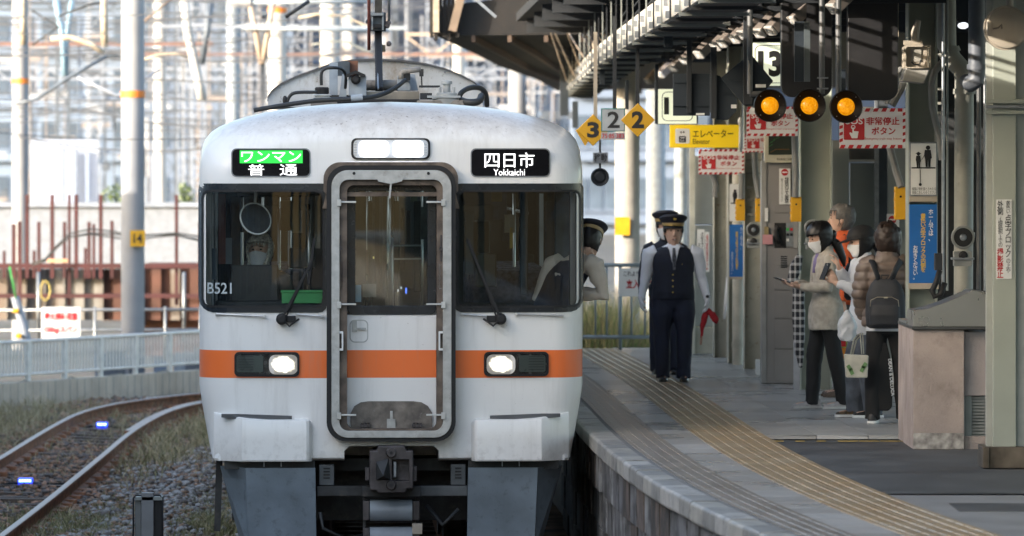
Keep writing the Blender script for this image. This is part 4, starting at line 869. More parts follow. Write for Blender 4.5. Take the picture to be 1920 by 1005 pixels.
# insulators
def insul(cx, zt, zb, D, parent, capm, hc):
    w = thing('insulator', None, None); w.parent = parent
    pr = []; z0 = rz_(zb, D); z1 = rz_(zt, D); n = 3
    for k in range(n): a = z0+(z1-z0)*k/n; h = (z1-z0)/n; pr += [(.055, a), (.078, a+h*.35), (.080, a+h*.5), (.05, a+h*.9)]
    mb = MB(); mb.lathe((rx(cx, D), ry(D), 0), pr, 'z', 20); mb.build('porcelain', mat('porcelain', (.75, .75, .72), .25, var=.06), w, local=True, smooth='auto')
    mb = MB(); mb.lathe((rx(cx, D), ry(D), z1), [(.052, -.005), (.058, .01), (.058, hc-.01), (.05, hc)], 'z', 18); mb.build('insulator_cap', capm, w, local=True, smooth='auto')
insul(622, 176, 190, 46.4, train, m_black, .055)
mb = MB(); mb.lathe((rx(856, 46.4), ry(46.4), rz_(185, 46.4)), [(.10, -.05), (.12, 0), (.085, .0), (.085, .045), (.075, .05)], 'z', 24); mb.lathe((rx(856, 46.4), ry(46.4), rz_(174, 46.4)), [(.03, 0), (.03, .07), (.045, .07), (.045, .095), (.01, .10)], 'z', 14)
mb.box(rx(821), rx(882), ry(46.3), ry(46.5), rz_(185), rz_(181)); 
for px in (843, 869): mb.lathe((rx(px, 46.4), ry(46.35), rz_(176, 46.4)), [(.012, 0), (.012, .055)], 'z', 8)
mb.build('arrester', mat('arrester', (.36, .39, .40), .5, var=.15), train, local=True, smooth='auto')
mb = MB(); mb.box(rx(806), rx(845), ry(46.4), ry(46.44), rz_(166), rz_(162)); mb.box(rx(808), rx(830), ry(46.4), ry(46.5), rz_(188), rz_(176)); mb.build('terminal_bar', m_dark, train, local=True)
def cable(pts, r, name='roof_cable', m=None):
    P = [Vector((rx(a, D), D, rz_(b, D))) for a, b, D in pts]; out = []
    for i in range(len(P)-1):
        p0 = P[max(i-1, 0)]; p1 = P[i]; p2 = P[i+1]; p3 = P[min(i+2, len(P)-1)]
        for k in range(6):
            t = k/6; out.append(.5*((2*p1)+(p2-p0)*t+(2*p0-5*p1+4*p2-p3)*t*t+(3*p1-p0-3*p2+p3)*t**3))
    out.append(P[-1]); mb = MB(); mb.tube([(p.x, ry(p.y), p.z) for p in out], r, 8); mb.build(name, m or m_cable, train, local=True, smooth=True)
cable([(492, 207, 46.1), (520, 202, 46.1), (570, 194, 46.1), (620, 188, 46.1), (700, 184, 46.1), (735, 176, 46.2), (760, 164, 46.3), (778, 150, 46.4)], .019)
cable([(555, 194, 46.3), (560, 182, 46.3), (568, 175, 46.3), (585, 173, 46.3), (612, 173, 46.3)], .014)
cable([(621, 160, 46.4), (621, 138, 46.4), (628, 129, 46.4), (645, 127, 46.4), (660, 130, 46.5), (668, 142, 46.6), (668, 165, 46.7)], .013)
cable([(876, 186, 46.4), (895, 192, 46.3), (915, 190, 46.3), (921, 180, 46.4)], .030)
cable([(880, 186, 46.5), (884, 174, 46.5), (900, 165, 46.6), (920, 165, 46.7), (932, 176, 46.8), (935, 198, 46.9)], .022)
mb = MB(); mb.ell((rx(552, 46.3), ry(46.3), rz_(188, 46.3)), (.02, .02, .04)); mb.build('cable_gland', m_black, train, local=True, smooth=True)
mb = MB(); mb.tube([(rx(674, 46.08), ry(46.08), rz_(184, 46.08)), (rx(696, 46.08), ry(46.08), rz_(182, 46.08))], .026, 12); mb.build('cable_sleeve', m_bluegrey, train, local=True, smooth='auto')
rbox(640, 700, 178, 196, 46.9, 47.6, m_under, 'mounting_rail', .004, train); rbox(600, 650, 186, 198, 46.3, 47.6, m_roof, 'mounting_rail', .004, train); rbox(800, 900, 188, 200, 46.3, 47.6, m_roof, 'mounting_rail', .004, train)
# ---------------------------------------------------------------- people
m_skin = mat('skin', (.62, .40, .30), .5, var=.08, scale=12)
def voxel(mb, size, smooth=4, name='m'):
    me = mb.mesh(name); o = bpy.data.objects.new(name, me); C.objects.link(o)
    r = o.modifiers.new('r', 'REMESH'); r.mode = 'VOXEL'; r.voxel_size = size; r.use_smooth_shade = True
    if smooth: s_ = o.modifiers.new('s', 'SMOOTH'); s_.factor = .5; s_.iterations = smooth
    bpy.context.view_layer.update(); dg = bpy.context.evaluated_depsgraph_get()
    out = bpy.data.meshes.new_from_object(o.evaluated_get(dg)); bpy.data.objects.remove(o); bpy.data.meshes.remove(me)
    out.shade_smooth(); return out
def wrinkle(me, amp, sc=(9, 9, 5), seed=0.):
    n = len(me.vertices); co = np.empty(n*3); me.vertices.foreach_get('co', co); co = co.reshape(-1, 3); no = np.empty(n*3); me.vertices.foreach_get('normal', no); no = no.reshape(-1, 3)
    d = np.array([mnoise.noise(Vector((c[0]*sc[0]+seed, c[1]*sc[1], c[2]*sc[2])))+.5*mnoise.noise(Vector((c[0]*sc[0]*2.3, c[1]*sc[1]*2.3+seed, c[2]*sc[2]*2.7))) for c in co])
    me.vertices.foreach_set('co', (co+no*(d*amp)[:, None]).ravel()); me.update()
def ringE(cx, cy, z, rx_, ry_, n=28, p=2.4):
    out = []
    for k in range(n):
        a = 2*PI*k/n; c, s_ = math.cos(a), math.sin(a); out.append(Vector((cx+rx_*abs(c)**(2/p)*math.copysign(1, c), cy+ry_*abs(s_)**(2/p)*math.copysign(1, s_), z)))
    return out
HEAD = [(-.118, .022, .022, -.052), (-.108, .040, .042, -.042), (-.088, .053, .062, -.026), (-.055, .064, .082, -.010), (-.02, .071, .092, 0), (.02, .076, .098, .003), (.055, .075, .096, .006), (.085, .062, .080, .008), (.105, .040, .054, .008), (.114, .012, .018, .008)]
def head_at(z):
    for a, b in zip(HEAD[:-1], HEAD[1:]):
        if a[0] <= z <= b[0]: t = (z-a[0])/(b[0]-a[0]); return [a[i]+(b[i]-a[i])*t for i in (1, 2, 3)]
    return HEAD[-1][1:] if z > 0 else HEAD[0][1:]
def head_patch(keep, sc, thick=.012, nz=26, na=48, rag=0., zmin=-.118, zmax=.114, extra=None):
    """shell over the head where keep(angle from the face in degrees, z) is true"""
    vs = []; fs = []
    for i in range(nz+1):
        z = zmin+(zmax-zmin)*i/nz; rx_, ry_, cy = head_at(z)
        for k in range(na):
            a = 2*PI*k/na; s1 = sc+rag*mnoise.noise(Vector((math.sin(a)*7, math.cos(a)*7, z*40)))
            x = math.sin(a)*rx_*s1; y = -math.cos(a)*ry_*s1+cy
            if extra: x, y = extra(x, y, z)
            vs.append(Vector((x, y, z*(s1 if z > 0 else 1))))
    def ang(k): a = 360*(k+.5)/na; return a if a <= 180 else a-360
    for i in range(nz):
        z = zmin+(zmax-zmin)*(i+.5)/nz
        for k in range(na):
            if keep(ang(k), z): fs.append((i*na+k, i*na+(k+1) % na, (i+1)*na+(k+1) % na, (i+1)*na+k))
    if keep(180, zmax): fs.append(tuple(nz*na+k for k in range(na)))
    used = sorted({i for f in fs for i in f}); mp = {v: i for i, v in enumerate(used)}
    me = bpy.data.meshes.new('patch'); me.from_pydata([vs[i] for i in used], [], [tuple(mp[i] for i in f) for f in fs])
    bm = bmesh.new(); bm.from_mesh(me); bmesh.ops.recalc_face_normals(bm, faces=bm.faces); bmesh.ops.solidify(bm, geom=bm.faces[:]+bm.edges[:]+bm.verts[:], thickness=-thick); bm.to_mesh(me); bm.free(); me.shade_smooth(); return me
def person(label, loc, rz, H=1.65, build=1., head_rot=(0, 0, 0), arms=None, legs=None, lean=(0, 0, 0), top=None, top_m=None, bottom_m=None, shoe_m=None, sole_m=None, hair=None, hair_m=None, mask=False, cap=None, group=None, gloves=None, top_len=.80, sleeve=1., flare=1., puffy=0., trouser_w=1., parts=('legs',), cuff_r=.030, female=False, collar=True, curl=(1.2, 1.2), neck_fwd=0., hs=1.03):
    k = H/1.65
    t = thing('person', label, 'person', loc, group, rz)
    sh = 1.345; hip = .87; ln = Vector(lean)
    def up(z): return ln*max(0, (z-.9)/.55)          # leaning of the trunk
    NK = Vector((0, .005-neck_fwd*.4, 1.40))+up(1.40); HC = Vector((0, -.012-neck_fwd, 1.525))+up(1.535)
    hr = Euler([R(a) for a in head_rot], 'XYZ').to_matrix()
    def hp(v): return HC+Vector((0, .02, -.06))+hr@((Vector(v)-Vector((0, .02, -.06)))*hs)
    SW = (.168 if female else .190)*build
    # arms: per side elbow, wrist, hand direction, palm normal
    arms = arms or {}
    dflt = lambda s_: (Vector((s_*(SW+.055), .02, 1.06)), Vector((s_*(SW+.075), -.03, .82)), Vector((0, -.05, -1)), Vector((-s_, 0, 0)))
    A = {}
    for s_ in (-1, 1):
        e, w, hd, pn = arms.get(s_, dflt(s_)); A[s_] = (Vector((s_*SW, .0, sh))+up(sh), Vector(e), Vector(w), Vector(hd).normalized(), Vector(pn).normalized())
    legs = legs or {-1: Vector((-.095, .0, .08)), 1: Vector((.095, .0, .08))}
    Lg = {}
    for s_ in (-1, 1):
        an = Vector(legs[s_]) if not isinstance(legs[s_], tuple) or len(legs[s_]) == 3 and not hasattr(legs[s_][0], '__len__') else Vector(legs[s_][0])
        h = Vector((s_*.088*build, 0, hip)); kn = (h+an)/2+Vector((s_*.008, -.02, .03)); Lg[s_] = (h, kn, an)
    # --- body: one continuous surface
    b = MB()
    b.loft([ringE(up(z).x, cy+up(z).y, z, rx_*build, ry_*build) for z, rx_, ry_, cy in ((.80, .12, .085, 0), (.88, .150, .10, 0), (1.0, .130, .090, 0), (1.12, .135, .095, -.003), (1.24, .150, .100, -.003), (1.33, .145, .085, .0), (1.375, .08, .06, .0))])
    b.tube([NK-Vector((0, 0, .06)), NK, hp((0, .012, -.09)), hp((0, .0, -.03))], [.062, .055, .052, .05], 14)
    b.loft([[hp((rx_*math.sin(2*PI*q/28), cy-ry_*math.cos(2*PI*q/28), z)) for q in range(28)] for z, rx_, ry_, cy in HEAD])
    b.tube([hp((0, -.088, .022)), hp((0, -.100, .0)), hp((0, -.112, -.022)), hp((0, -.100, -.034))], [.009, .012, .016, .012], 8)
    b.tube([hp((-.02, -.086, -.062)), hp((0, -.094, -.060)), hp((.02, -.086, -.062))], [.007, .010, .007], 6)
    b.tube([hp((-.045, -.078, .034)), hp((-.02, -.094, .038)), hp((.02, -.094, .038)), hp((.045, -.078, .034))], [.006, .009, .009, .006], 6)
    for s_ in (-1, 1):
        b.ell(hp((s_*.078, .012, -.005)), (.012, .020, .034), 8, 6)
        S0, E0, W0, hd, pn = A[s_]
        b.tube([S0+Vector((-s_*.04, 0, 0)), S0+(E0-S0)*.15, (S0+E0)/2, E0, E0+(W0-E0)*.3, W0], [.055*build, .052*build, .044*build, .036, .037, .025], 12)
        h, kn, an = Lg[s_]; b.tube([h+Vector((-s_*.02, 0, .02)), (h+kn)/2, kn, kn+(an-kn)*.35, an], [.090*build, .075*build, .055, .056, .038], 12)
        b.tube([an+Vector((0, .03, -.03)), an+Vector((0, -.05, -.045)), an+Vector((0, -.15, -.055))], [(.033, .035), (.035, .03), (.03, .018)], 10)
    def hand(b, s_, fat=0.):
        S0, E0, W0, hd, pn = A[s_]; sd = hd.cross(pn).normalized(); th = sd if sd.y < 0 or abs(sd.y) < .3 and sd.z > 0 else -sd
        q = W0+hd*.085
        rg = []
        for f, wd, tk in ((-.02, .022, .02), (.0, .027, .019), (.03, .036, .017), (.06, .041, .016), (.088, .040, .013)):
            c = W0+hd*f; rg.append([c+sd*(wd+fat)*math.cos(2*PI*i/12)+pn*(tk+fat)*math.sin(2*PI*i/12) for i in range(12)])
        b.loft(rg); cu = curl[0] if s_ < 0 else curl[1]
        for i, (o_, L) in enumerate(((-.030, .060), (-.010, .072), (.010, .076), (.030, .068))):
            p = W0+hd*.08+sd*o_*(-1 if th == sd else -1); d = hd.copy(); pts = [p]
            for j in range(3):
                ax = sd; ang = cu*(.35+.1*j)*(1 if True else 1)
                d = (d*math.cos(ang)+pn*math.sin(ang)).normalized(); p = p+d*L*(.42, .32, .26)[j]; pts.append(p)
            b.tube(pts, [.0095+fat, .009+fat, .008+fat, .0065+fat], 8)
        p0 = W0+hd*.025+th*.026; b.tube([p0, p0+(th*.6+hd*.6+pn*.35)*.035, p0+(th*.45+hd*.9+pn*.55)*.062], [.014+fat, .011+fat, .008+fat], 8)
    for s_ in (-1, 1): hand(b, s_)
    def sc(me):
        me.transform(Matrix.Scale(k, 4)); return me
    body = link('body', sc(voxel(b, .0065, 3)), m_skin, t)
    # --- face
    for s_ in (-1, 1):
        e = MB(); e.ell(hp((s_*.031, -.086, .014)), (.013, .006, .0065), 10, 6); me = sc(e.mesh('eye')); link('eye', me, mat('eye_dark', (.03, .02, .015), .3), t, smooth=True)
        e = MB(); e.tube([hp((s_*.050, -.080, .033)), hp((s_*.032, -.094, .039)), hp((s_*.014, -.097, .034))], [.003, .004, .003], 5); link('eyebrow', sc(e.mesh('b')), mat('brow', (.03, .025, .02), .8), t)
    if not mask: e = MB(); e.tube([hp((-.022, -.090, -.061)), hp((0, -.1015, -.060)), hp((.022, -.090, -.061))], [.003, .0055, .003], 6); link('mouth', sc(e.mesh('mo')), mat('lips', (.42, .13, .10), .5), t, smooth=True)
    def headmesh(me):
        me.transform(Matrix.Translation(HC+Vector((0, .02, -.06))) @ hr.to_4x4() @ Matrix.Scale(hs, 4) @ Matrix.Translation(-Vector((0, .02, -.06)))); return sc(me)
    if mask:
        me = head_patch(lambda a, z: abs(a) < 72 and z < .0-abs(a)*.0002, 1.13, .003, nz=30, zmin=-.112, zmax=.004, extra=lambda x, y, z: (x, y-.020*math.exp(-(x/.02)**2)*math.exp(-((z+.03)/.03)**2)-.004))
        link('face_mask', headmesh(me), mat('mask_white', (.74, .75, .76), .8, var=.04), t)
        for s_ in (-1, 1):
            for zz in (-.005, -.08): e = MB(); e.tube([hp((s_*.066, -.05, zz)), hp((s_*.084, -.01, (zz-.012)/2)), hp((s_*.086, .014, .0 if zz > -.02 else -.02))], .0016, 4); link('mask_loop', sc(e.mesh('l')), MATS['mask_white'], t)
    if hair:
        style = hair
        if style == 'short': kp = lambda a, z: (z > .062 or (abs(a) > 62 and z > -.0) or (abs(a) > 100 and z > -.085)); me = head_patch(kp, 1.05, .010, rag=.05)
        elif style == 'thin': kp = lambda a, z: (z > .070 or (abs(a) > 70 and z > .01) or (abs(a) > 105 and z > -.08)); me = head_patch(kp, 1.07, .010, rag=.09)
        elif style == 'bob': kp = lambda a, z: (z > .055 or abs(a) > 58); me = head_patch(kp, 1.15, .02, rag=.14, zmin=-.130)
        else: kp = lambda a, z: (z > .048-abs(abs(a)-20)*.0003 or abs(a) > 66); me = head_patch(kp, 1.08, .014, rag=.05)
        wrinkle(me, .004, (60, 60, 9), H); hb = link('hair', headmesh(me), hair_m, t)
        rs = random.Random(int(H*1000)); e = MB(); low = {'short': -.06, 'thin': -.05, 'bob': -.15, 'long': -.10, 'bun': -.07}[style]; sc0 = {'short': 1.10, 'thin': 1.11, 'bob': 1.25, 'long': 1.13, 'bun': 1.13}[style]; amin = 66 if style in ('bob', 'long', 'bun') else 80
        for q in range(70):
            a = R(rs.uniform(amin, 360-amin)); z1_ = low*rs.uniform(.5, 1.15); pts = []
            for j in range(5):
                z = .092+(z1_-.092)*j/4; r1, r2, c1 = head_at(max(-.1, min(z, .1))); a2 = a+.10*math.sin(j*1.3+q); g = sc0 if j < 4 else sc0*rs.uniform(.93, 1.08)
                if style in ('bob',): r1 = max(r1, .066); r2 = max(r2, .085)
                pts.append(hp((math.sin(a2)*r1*g, -math.cos(a2)*r2*g+c1, z)))
            e.tube(pts, [.003, .0045, .0045, .004, .0015], 4)
        for q in range(14 if style != 'thin' else 6):
            a = R(rs.uniform(-62, 62)); e.tube([hp((math.sin(a)*.066*g, -math.cos(a)*.088, .088)), hp((math.sin(a)*.080, -math.cos(a)*.106, .062)), hp((math.sin(a*1.1)*.080, -math.cos(a)*.104, .040+rs.uniform(-.01, .01)))], [.005, .006, .0015], 4)
        link('hair_strands', sc(e.mesh('hs')), hair_m, hb)
        if style == 'long': e = MB(); e.tube([hp((0, .085, -.04)), hp((.0, .135, -.06)), hp((0, .155, -.14)), hp((.0, .15, -.24)), hp((0, .13, -.33))], [.020, .045, .042, .032, .012], 10); me = sc(voxel(e, .007, 2)); wrinkle(me, .006, (30, 30, 8)); link('ponytail', me, hair_m, t)
        if style == 'bun': e = MB(); e.ell(hp((0, .11, -.02)), (.045, .04, .045)); e.tube([hp((0, .09, -.06)), hp((.0, .12, -.12)), hp((.01, .12, -.24)), hp((.02, .10, -.32))], [.03, .045, .035, .01], 10); link('hair_bun', sc(voxel(e, .007, 2)), hair_m, t)
    if cap == 'officer':
        e = MB(); e.lathe((0, 0, 0), [(.088, .0), (.094, .012), (.100, .045), (.122, .066), (.130, .080), (.124, .094), (.098, .106), (.055, .113), (.001, .115)], 'z', 36)
        for i, v in enumerate(e.v):
            x, y, z = v; e.v[i] = tuple(hp((x*.96, y*1.12+.006, z+.040+(-y)*.16*(1 if z > .06 else .1))))
        me = sc(e.mesh('cap')); c0 = link('cap', me, m_capnavy, t, smooth='auto')
        e = MB(); e.lathe((0, 0, 0), [(.0955, .014), (.0985, .016), (.1025, .040), (.0995, .042)], 'z', 36); e.v = [tuple(hp((x*.96, y*1.12+.006, z+.040))) for x, y, z in e.v]; link('cap_band', sc(e.mesh('cap')), mat('cap_band_gold', (.42, .30, .14), .5), c0, smooth='auto')
        e = MB(); rg = []
        for q in range(17):
            a = R(-72+144*q/16); c_, s2 = math.sin(a), math.cos(a); rg.append([Vector(hp((c_*.088, -s2*.100+.006, .058))), Vector(hp((c_*.094, -s2*.128+.006, .036))), Vector(hp((c_*.093, -s2*.126+.006, .032))), Vector(hp((c_*.086, -s2*.098+.006, .050)))])
        e.loft(rg); link('cap_visor', sc(e.mesh('cap')), m_black, c0)
        e = MB(); e.tube([hp((math.sin(R(a))*.094, -math.cos(R(a))*.114+.006, .061)) for a in range(-70, 71, 10)], .0045, 6); link('cap_cord', sc(e.mesh('cap')), mat('gold_cord', (.75, .52, .12), .35, .5), c0, smooth=True)
        e = MB(); e.ell(hp((0, -.124, .118)), (.018, .006, .018), 10, 6); link('cap_badge', sc(e.mesh('cap')), MATS['gold_cord'], c0, smooth=True)
    if cap == 'baseball':
        me = head_patch(lambda a, z: z > .025, 1.22, .006, nz=40); c0 = link('cap', headmesh(me), m_capblack, t)
        e = MB(); rg = []
        for q in range(13):
            a = R(-48+96*q/12); c_, s2 = math.sin(a), math.cos(a); rg.append([hp((c_*.084, -s2*.108, .046)), hp((c_*.078, -s2*.195-.01, .030)), hp((c_*.078, -s2*.194-.01, .022)), hp((c_*.078, -s2*.100, .040))])
        e.loft(rg); link('cap_visor', sc(e.mesh('cap')), m_capblack, c0)
    # --- trousers and shoes
    if 'legs' in parts:
        e = MB(); e.loft([ringE(up(z).x, up(z).y, z, rx_*build, ry_*build) for z, rx_, ry_ in ((.74, .135, .088), (.80, .165, .105), (.88, .172, .118), (.96, .162, .112), (1.02, .152, .104))])
        for s_ in (-1, 1):
            h, kn, an = Lg[s_]; tw = trouser_w; e.tube([h+Vector((-s_*.01, 0, .03)), h+(kn-h)*.5, kn, kn+(an-kn)*.5, an+Vector((0, .005, -.01)), an+Vector((0, .0, -.045))], [.100*build, .092*build*tw**.5, .074*tw, .068*tw, .063*tw, .064*tw], 16)
        me = sc(voxel(e, .009, 4)); wrinkle(me, .008, (11, 11, 6), H); link('trousers', me, bottom_m, t)
        for s_ in (-1, 1):
            an = Lg[s_][2]; rg = []
            for y, w, zt in ((.085, .020, .03), (.075, .034, .075), (.04, .040, .085), (-.02, .042, .075), (-.08, .046, .052), (-.13, .044, .040), (-.165, .030, .030), (-.175, .012, .022)):
                c = an+Vector((0, y, -.08)); rg.append([c+Vector((w*math.cos(2*PI*q/14), 0, .016+max(0, math.sin(2*PI*q/14))*zt*.9-max(0, -math.sin(2*PI*q/14))*.010)) for q in range(14)])
            e = MB(); e.loft(rg); so_ = link('shoe', sc(e.mesh('shoe')), shoe_m, t, smooth='auto')
            rg = []
            for y, w in ((.092, .022), (.08, .038), (.03, .043), (-.03, .044), (-.09, .049), (-.14, .046), (-.172, .032), (-.184, .012)):
                c = an+Vector((0, y, -.08)); rg.append([c+Vector((-w, 0, 0)), c+Vector((w, 0, 0)), c+Vector((w, 0, .022)), c+Vector((-w, 0, .022))])
            e = MB(); e.loft(rg); link('sole', sc(e.mesh('sole')), sole_m or shoe_m, so_)
    # --- top garment
    zt = [(top_len, .172*flare, .124*flare), (.80, .172*flare, .126*flare)][:2 if top_len < .79 else 1]+[(.90, .172*flare**.6, .126*flare**.6) if top_len < .9 else (.93, .170, .124), (1.02, .155, .112), (1.12, .158, .116), (1.24, .170, .118), (1.32, .168, .104), (1.37, .115, .080), (1.405, .066, .062)]
    e = MB(); e.loft([ringE(up(z).x, up(z).y, z, (rx_+puffy+(.016 if z < 1 and top_len < .9 else 0))*build*(.97 if female else 1), (ry_+puffy*1.2+(.016 if z < 1 and top_len < .9 else 0))*build) for z, rx_, ry_ in zt])
    for s_ in (-1, 1):
        S0, E0, W0, hd, pn = A[s_]; pts = [S0+Vector((-s_*.06, 0, -.01)), S0+(E0-S0)*.12, (S0+E0)/2, E0, (E0+W0)/2, E0+(W0-E0)*.96]
        e.tube(pts, [r+puffy for r in (.070*build*sleeve, .068*build*sleeve, .060*build*sleeve, .053*sleeve, .046*sleeve, cuff_r+.006)], 16)
    if collar: e.tube([NK+Vector((0, 0, -.04)), NK+Vector((0, .0, .035))], [.075+puffy, .064+puffy], 16)
    me = sc(voxel(e, .009, 3))
    if puffy:
        n = len(me.vertices); co = np.empty(n*3); me.vertices.foreach_get('co', co); co = co.reshape(-1, 3); no = np.empty(n*3); me.vertices.foreach_get('normal', no); no = no.reshape(-1, 3)
        d = np.abs(np.sin(co[:, 2]/k*PI/.075+np.sin(co[:, 0]*6)*.25))**.45*.014; me.vertices.foreach_set('co', (co+no*d[:, None]).ravel()); me.update()
    wrinkle(me, .009, (10, 10, 7), H*3); tp = link(top or 'shirt', me, top_m, t)
    if gloves:
        for s_ in gloves[1]:
            e = MB(); hand(e, s_, .0045); S0, E0, W0, hd, pn = A[s_]; e.tube([W0-hd*.03, W0+hd*.02], [.031, .028], 12); link('glove', sc(voxel(e, .0055, 2)), gloves[0], t)
    t['_k'] = k
    info = dict(k=k, A=A, hp=hp, up=up, sc=sc, t=t, Lg=Lg, NK=NK)
    del t['_k']; return t, info
def wpt(t, v, k): return Vector(t.location)+Matrix.Rotation(t.rotation_euler.z, 3, 'Z')@(Vector(v)*k)
m_capnavy = mat('cap_navy', (.008, .010, .022), .7, var=.15); m_capblack = mat('cap_black', (.010, .010, .011), .75, var=.1)
m_navyvest = mat('vest_navy', (.012, .017, .036), .75, var=.2, scale=8, bump=.15, bscale=300)
m_navytr = mat('trouser_navy', (.014, .020, .046), .75, var=.2, scale=5, bump=.1, bscale=300)
m_shirt = mat('shirt_white', (.80, .83, .90), .75, var=.04)
m_blacktr = mat('trouser_black', (.009, .009, .010), .8, var=.2); m_shoeblk = mat('shoe_black', (.008, .008, .009), .3, var=.2)
m_glove = mat('glove_white', (.74, .75, .78), .8, var=.03); hair_blk = mat('hair_black', (.012, .010, .010), .45, var=.4, scale=40, stretch=(8, 8, 1)); hair_gry = mat('hair_grey', (.20, .19, .18), .6, var=.3, scale=60, stretch=(6, 6, 1)); hair_brn = mat('hair_brown', (.045, .028, .022), .5, var=.3, scale=40, stretch=(8, 8, 1))
def feet(px, py):
    D = F*(CZ-PZ)/(py-307); return Vector((X_(px, D), D, PZ+.004))
# 1 platform officer with flag
L0 = feet(1262, 716)
t, I = person('stocky platform officer in navy vest and white shirt, whistle in mouth, holding a red flag', L0, R(2), 1.545, 1.22, hs=1.17, head_rot=(0, 0, 3),
    arms={-1: (Vector((-.285, .02, 1.06)), Vector((-.330, -.03, .845)), Vector((.08, -.1, -1)), Vector((1, -.1, 0))), 1: (Vector((.295, .02, 1.06)), Vector((.350, -.02, .845)), Vector((-.02, -.1, -1)), Vector((-1, -.1, 0)))},
    legs={-1: Vector((-.105, .0, .08)), 1: Vector((.105, -.03, .08))}, top='shirt', top_m=m_shirt, bottom_m=m_navytr, shoe_m=m_shoeblk, hair='short', hair_m=hair_blk, cap='officer', gloves=(m_glove, (-1, 1)), trouser_w=1.18, flare=1.0, top_len=.92)
e = MB(); e.loft([ringE(0, -.002, z, rx_*1.16, ry_*1.16) for z, rx_, ry_ in ((.845, .190, .130), (.92, .190, .140), (1.02, .182, .134), (1.12, .182, .132), (1.24, .194, .132), (1.31, .192, .126), (1.355, .165, .112), (1.385, .115, .092))])
me = I['sc'](voxel(e, .009, 3)); wrinkle(me, .005, (8, 8, 5)); vest = link('waistcoat', me, m_navyvest, t)
def front(I, poly, m, name, off, parent, ry_=.148, rxx=.2):
    mb = MB(); n = len(poly); g = lambda z: float(np.interp(z, [.92, 1.12, 1.24, 1.31, 1.355, 1.39, 1.43], [.164, .156, .153, .146, .128, .094, .070]))/.148*ry_
    f0 = lambda x, z: -g(z)*math.sqrt(max(0, 1-(abs(x)/rxx)**2.4))-off
    mb.add([(x, f0(x, z), z) for x, z in poly]+[(x, f0(x, z)+.012, z) for x, z in poly], [tuple(range(n)), tuple(range(2*n-1, n-1, -1))]+[(i, (i+1) % n, n+(i+1) % n, n+i) for i in range(n)])
    return link(name, I['sc'](mb.mesh(name)), m, parent)
front(I, [(-.055, 1.40), (-.05, 1.36), (-.026, 1.25), (.0, 1.16), (.026, 1.25), (.05, 1.36), (.055, 1.40)], m_shirt, 'shirt_front', .030, t, .148)
front(I, [(-.014, 1.375), (-.022, 1.26), (-.012, 1.15), (.012, 1.15), (.022, 1.26), (.014, 1.375)], mat('tie_grey', (.16, .17, .21), .6, var=.35, scale=60), 'tie', .042, t, .148)
for s_ in (-1, 1): front(I, [(s_*.006, 1.385), (s_*.03, 1.345), (s_*.062, 1.375), (s_*.06, 1.41), (s_*.03, 1.415)], m_shirt, 'collar', .036, t, .148)
for z in (1.10, 1.04, .98, .92):
    e = MB(); e.ell((-.012, -.158, z), (.009, .006, .009), 8, 5); link('button', I['sc'](e.mesh('button')), MATS['gold_cord'], t, smooth=True)
for z, x0 in ((1.205, .08),): front(I, [(x0, z), (x0+.075, z-.004), (x0+.075, z+.004), (x0, z+.008)], MATS['gold_cord'], 'name_plate', .006, t, .146)
e = MB(); e.tube([I['hp']((0, -.10, -.062)), I['hp']((0, -.135, -.064))], [.006, .008], 8); link('whistle', I['sc'](e.mesh('w')), m_steel, t)
S0, E0, W0, hd, pn = I['A'][1]; e = MB(); e.tube([W0-hd*.040, W0-hd*.022], [.034, .034], 14); e.ell(W0-hd*.03+Vector((.0, -.036, 0)), (.018, .006, .018), 10, 6); link('wristwatch', I['sc'](e.mesh('w')), m_black, t)
hw_ = wpt(t, W0+hd*.11, I['k']); fl = thing('flag', 'furled red signal flag held low in the gloved hand of the platform officer', 'flag', hw_)
me_ = MB(); pts = [(.0, 0, .03), (-.02, .0, -.06), (-.045, .0, -.17), (-.055, 0, -.27)]
me_.tube([hw_+Vector(p) for p in pts], [(.010, .012), (.035, .03), (.026, .022), (.014, .012)], 10); me_.tube([hw_+Vector(p) for p in ((.0, 0, .02), (.05, .0, -.04), (.085, .0, -.10), (.080, 0, -.13))], [(.012, .010), (.040, .02), (.046, .018), (.02, .01)], 10)
m2 = voxel(me_, .006, 2); m2.transform(Matrix.Translation(-hw_)); wrinkle(m2, .008, (25, 25, 12)); link('flag_cloth', m2, mat('flag_red', (.45, .012, .02), .7, var=.2), fl)
e = MB(); e.tube([hw_+Vector((-.052, 0, -.25)), hw_+Vector((-.060, 0, -.335))], [.012, .010], 8); e.build('flag_stick', mat('stick', (.40, .22, .16), .5), fl)
# 2 officer behind
L0 = Vector((X_(1247, 56.6), 56.6, PZ+.004))
t, I = person('second station officer in dark jacket and white mask standing behind the stocky one', L0, R(8), 1.575, .92, hs=1.12, top='jacket', top_m=m_navyvest, bottom_m=m_navytr, shoe_m=m_shoeblk, hair='short', hair_m=hair_blk, cap='officer', mask=True)
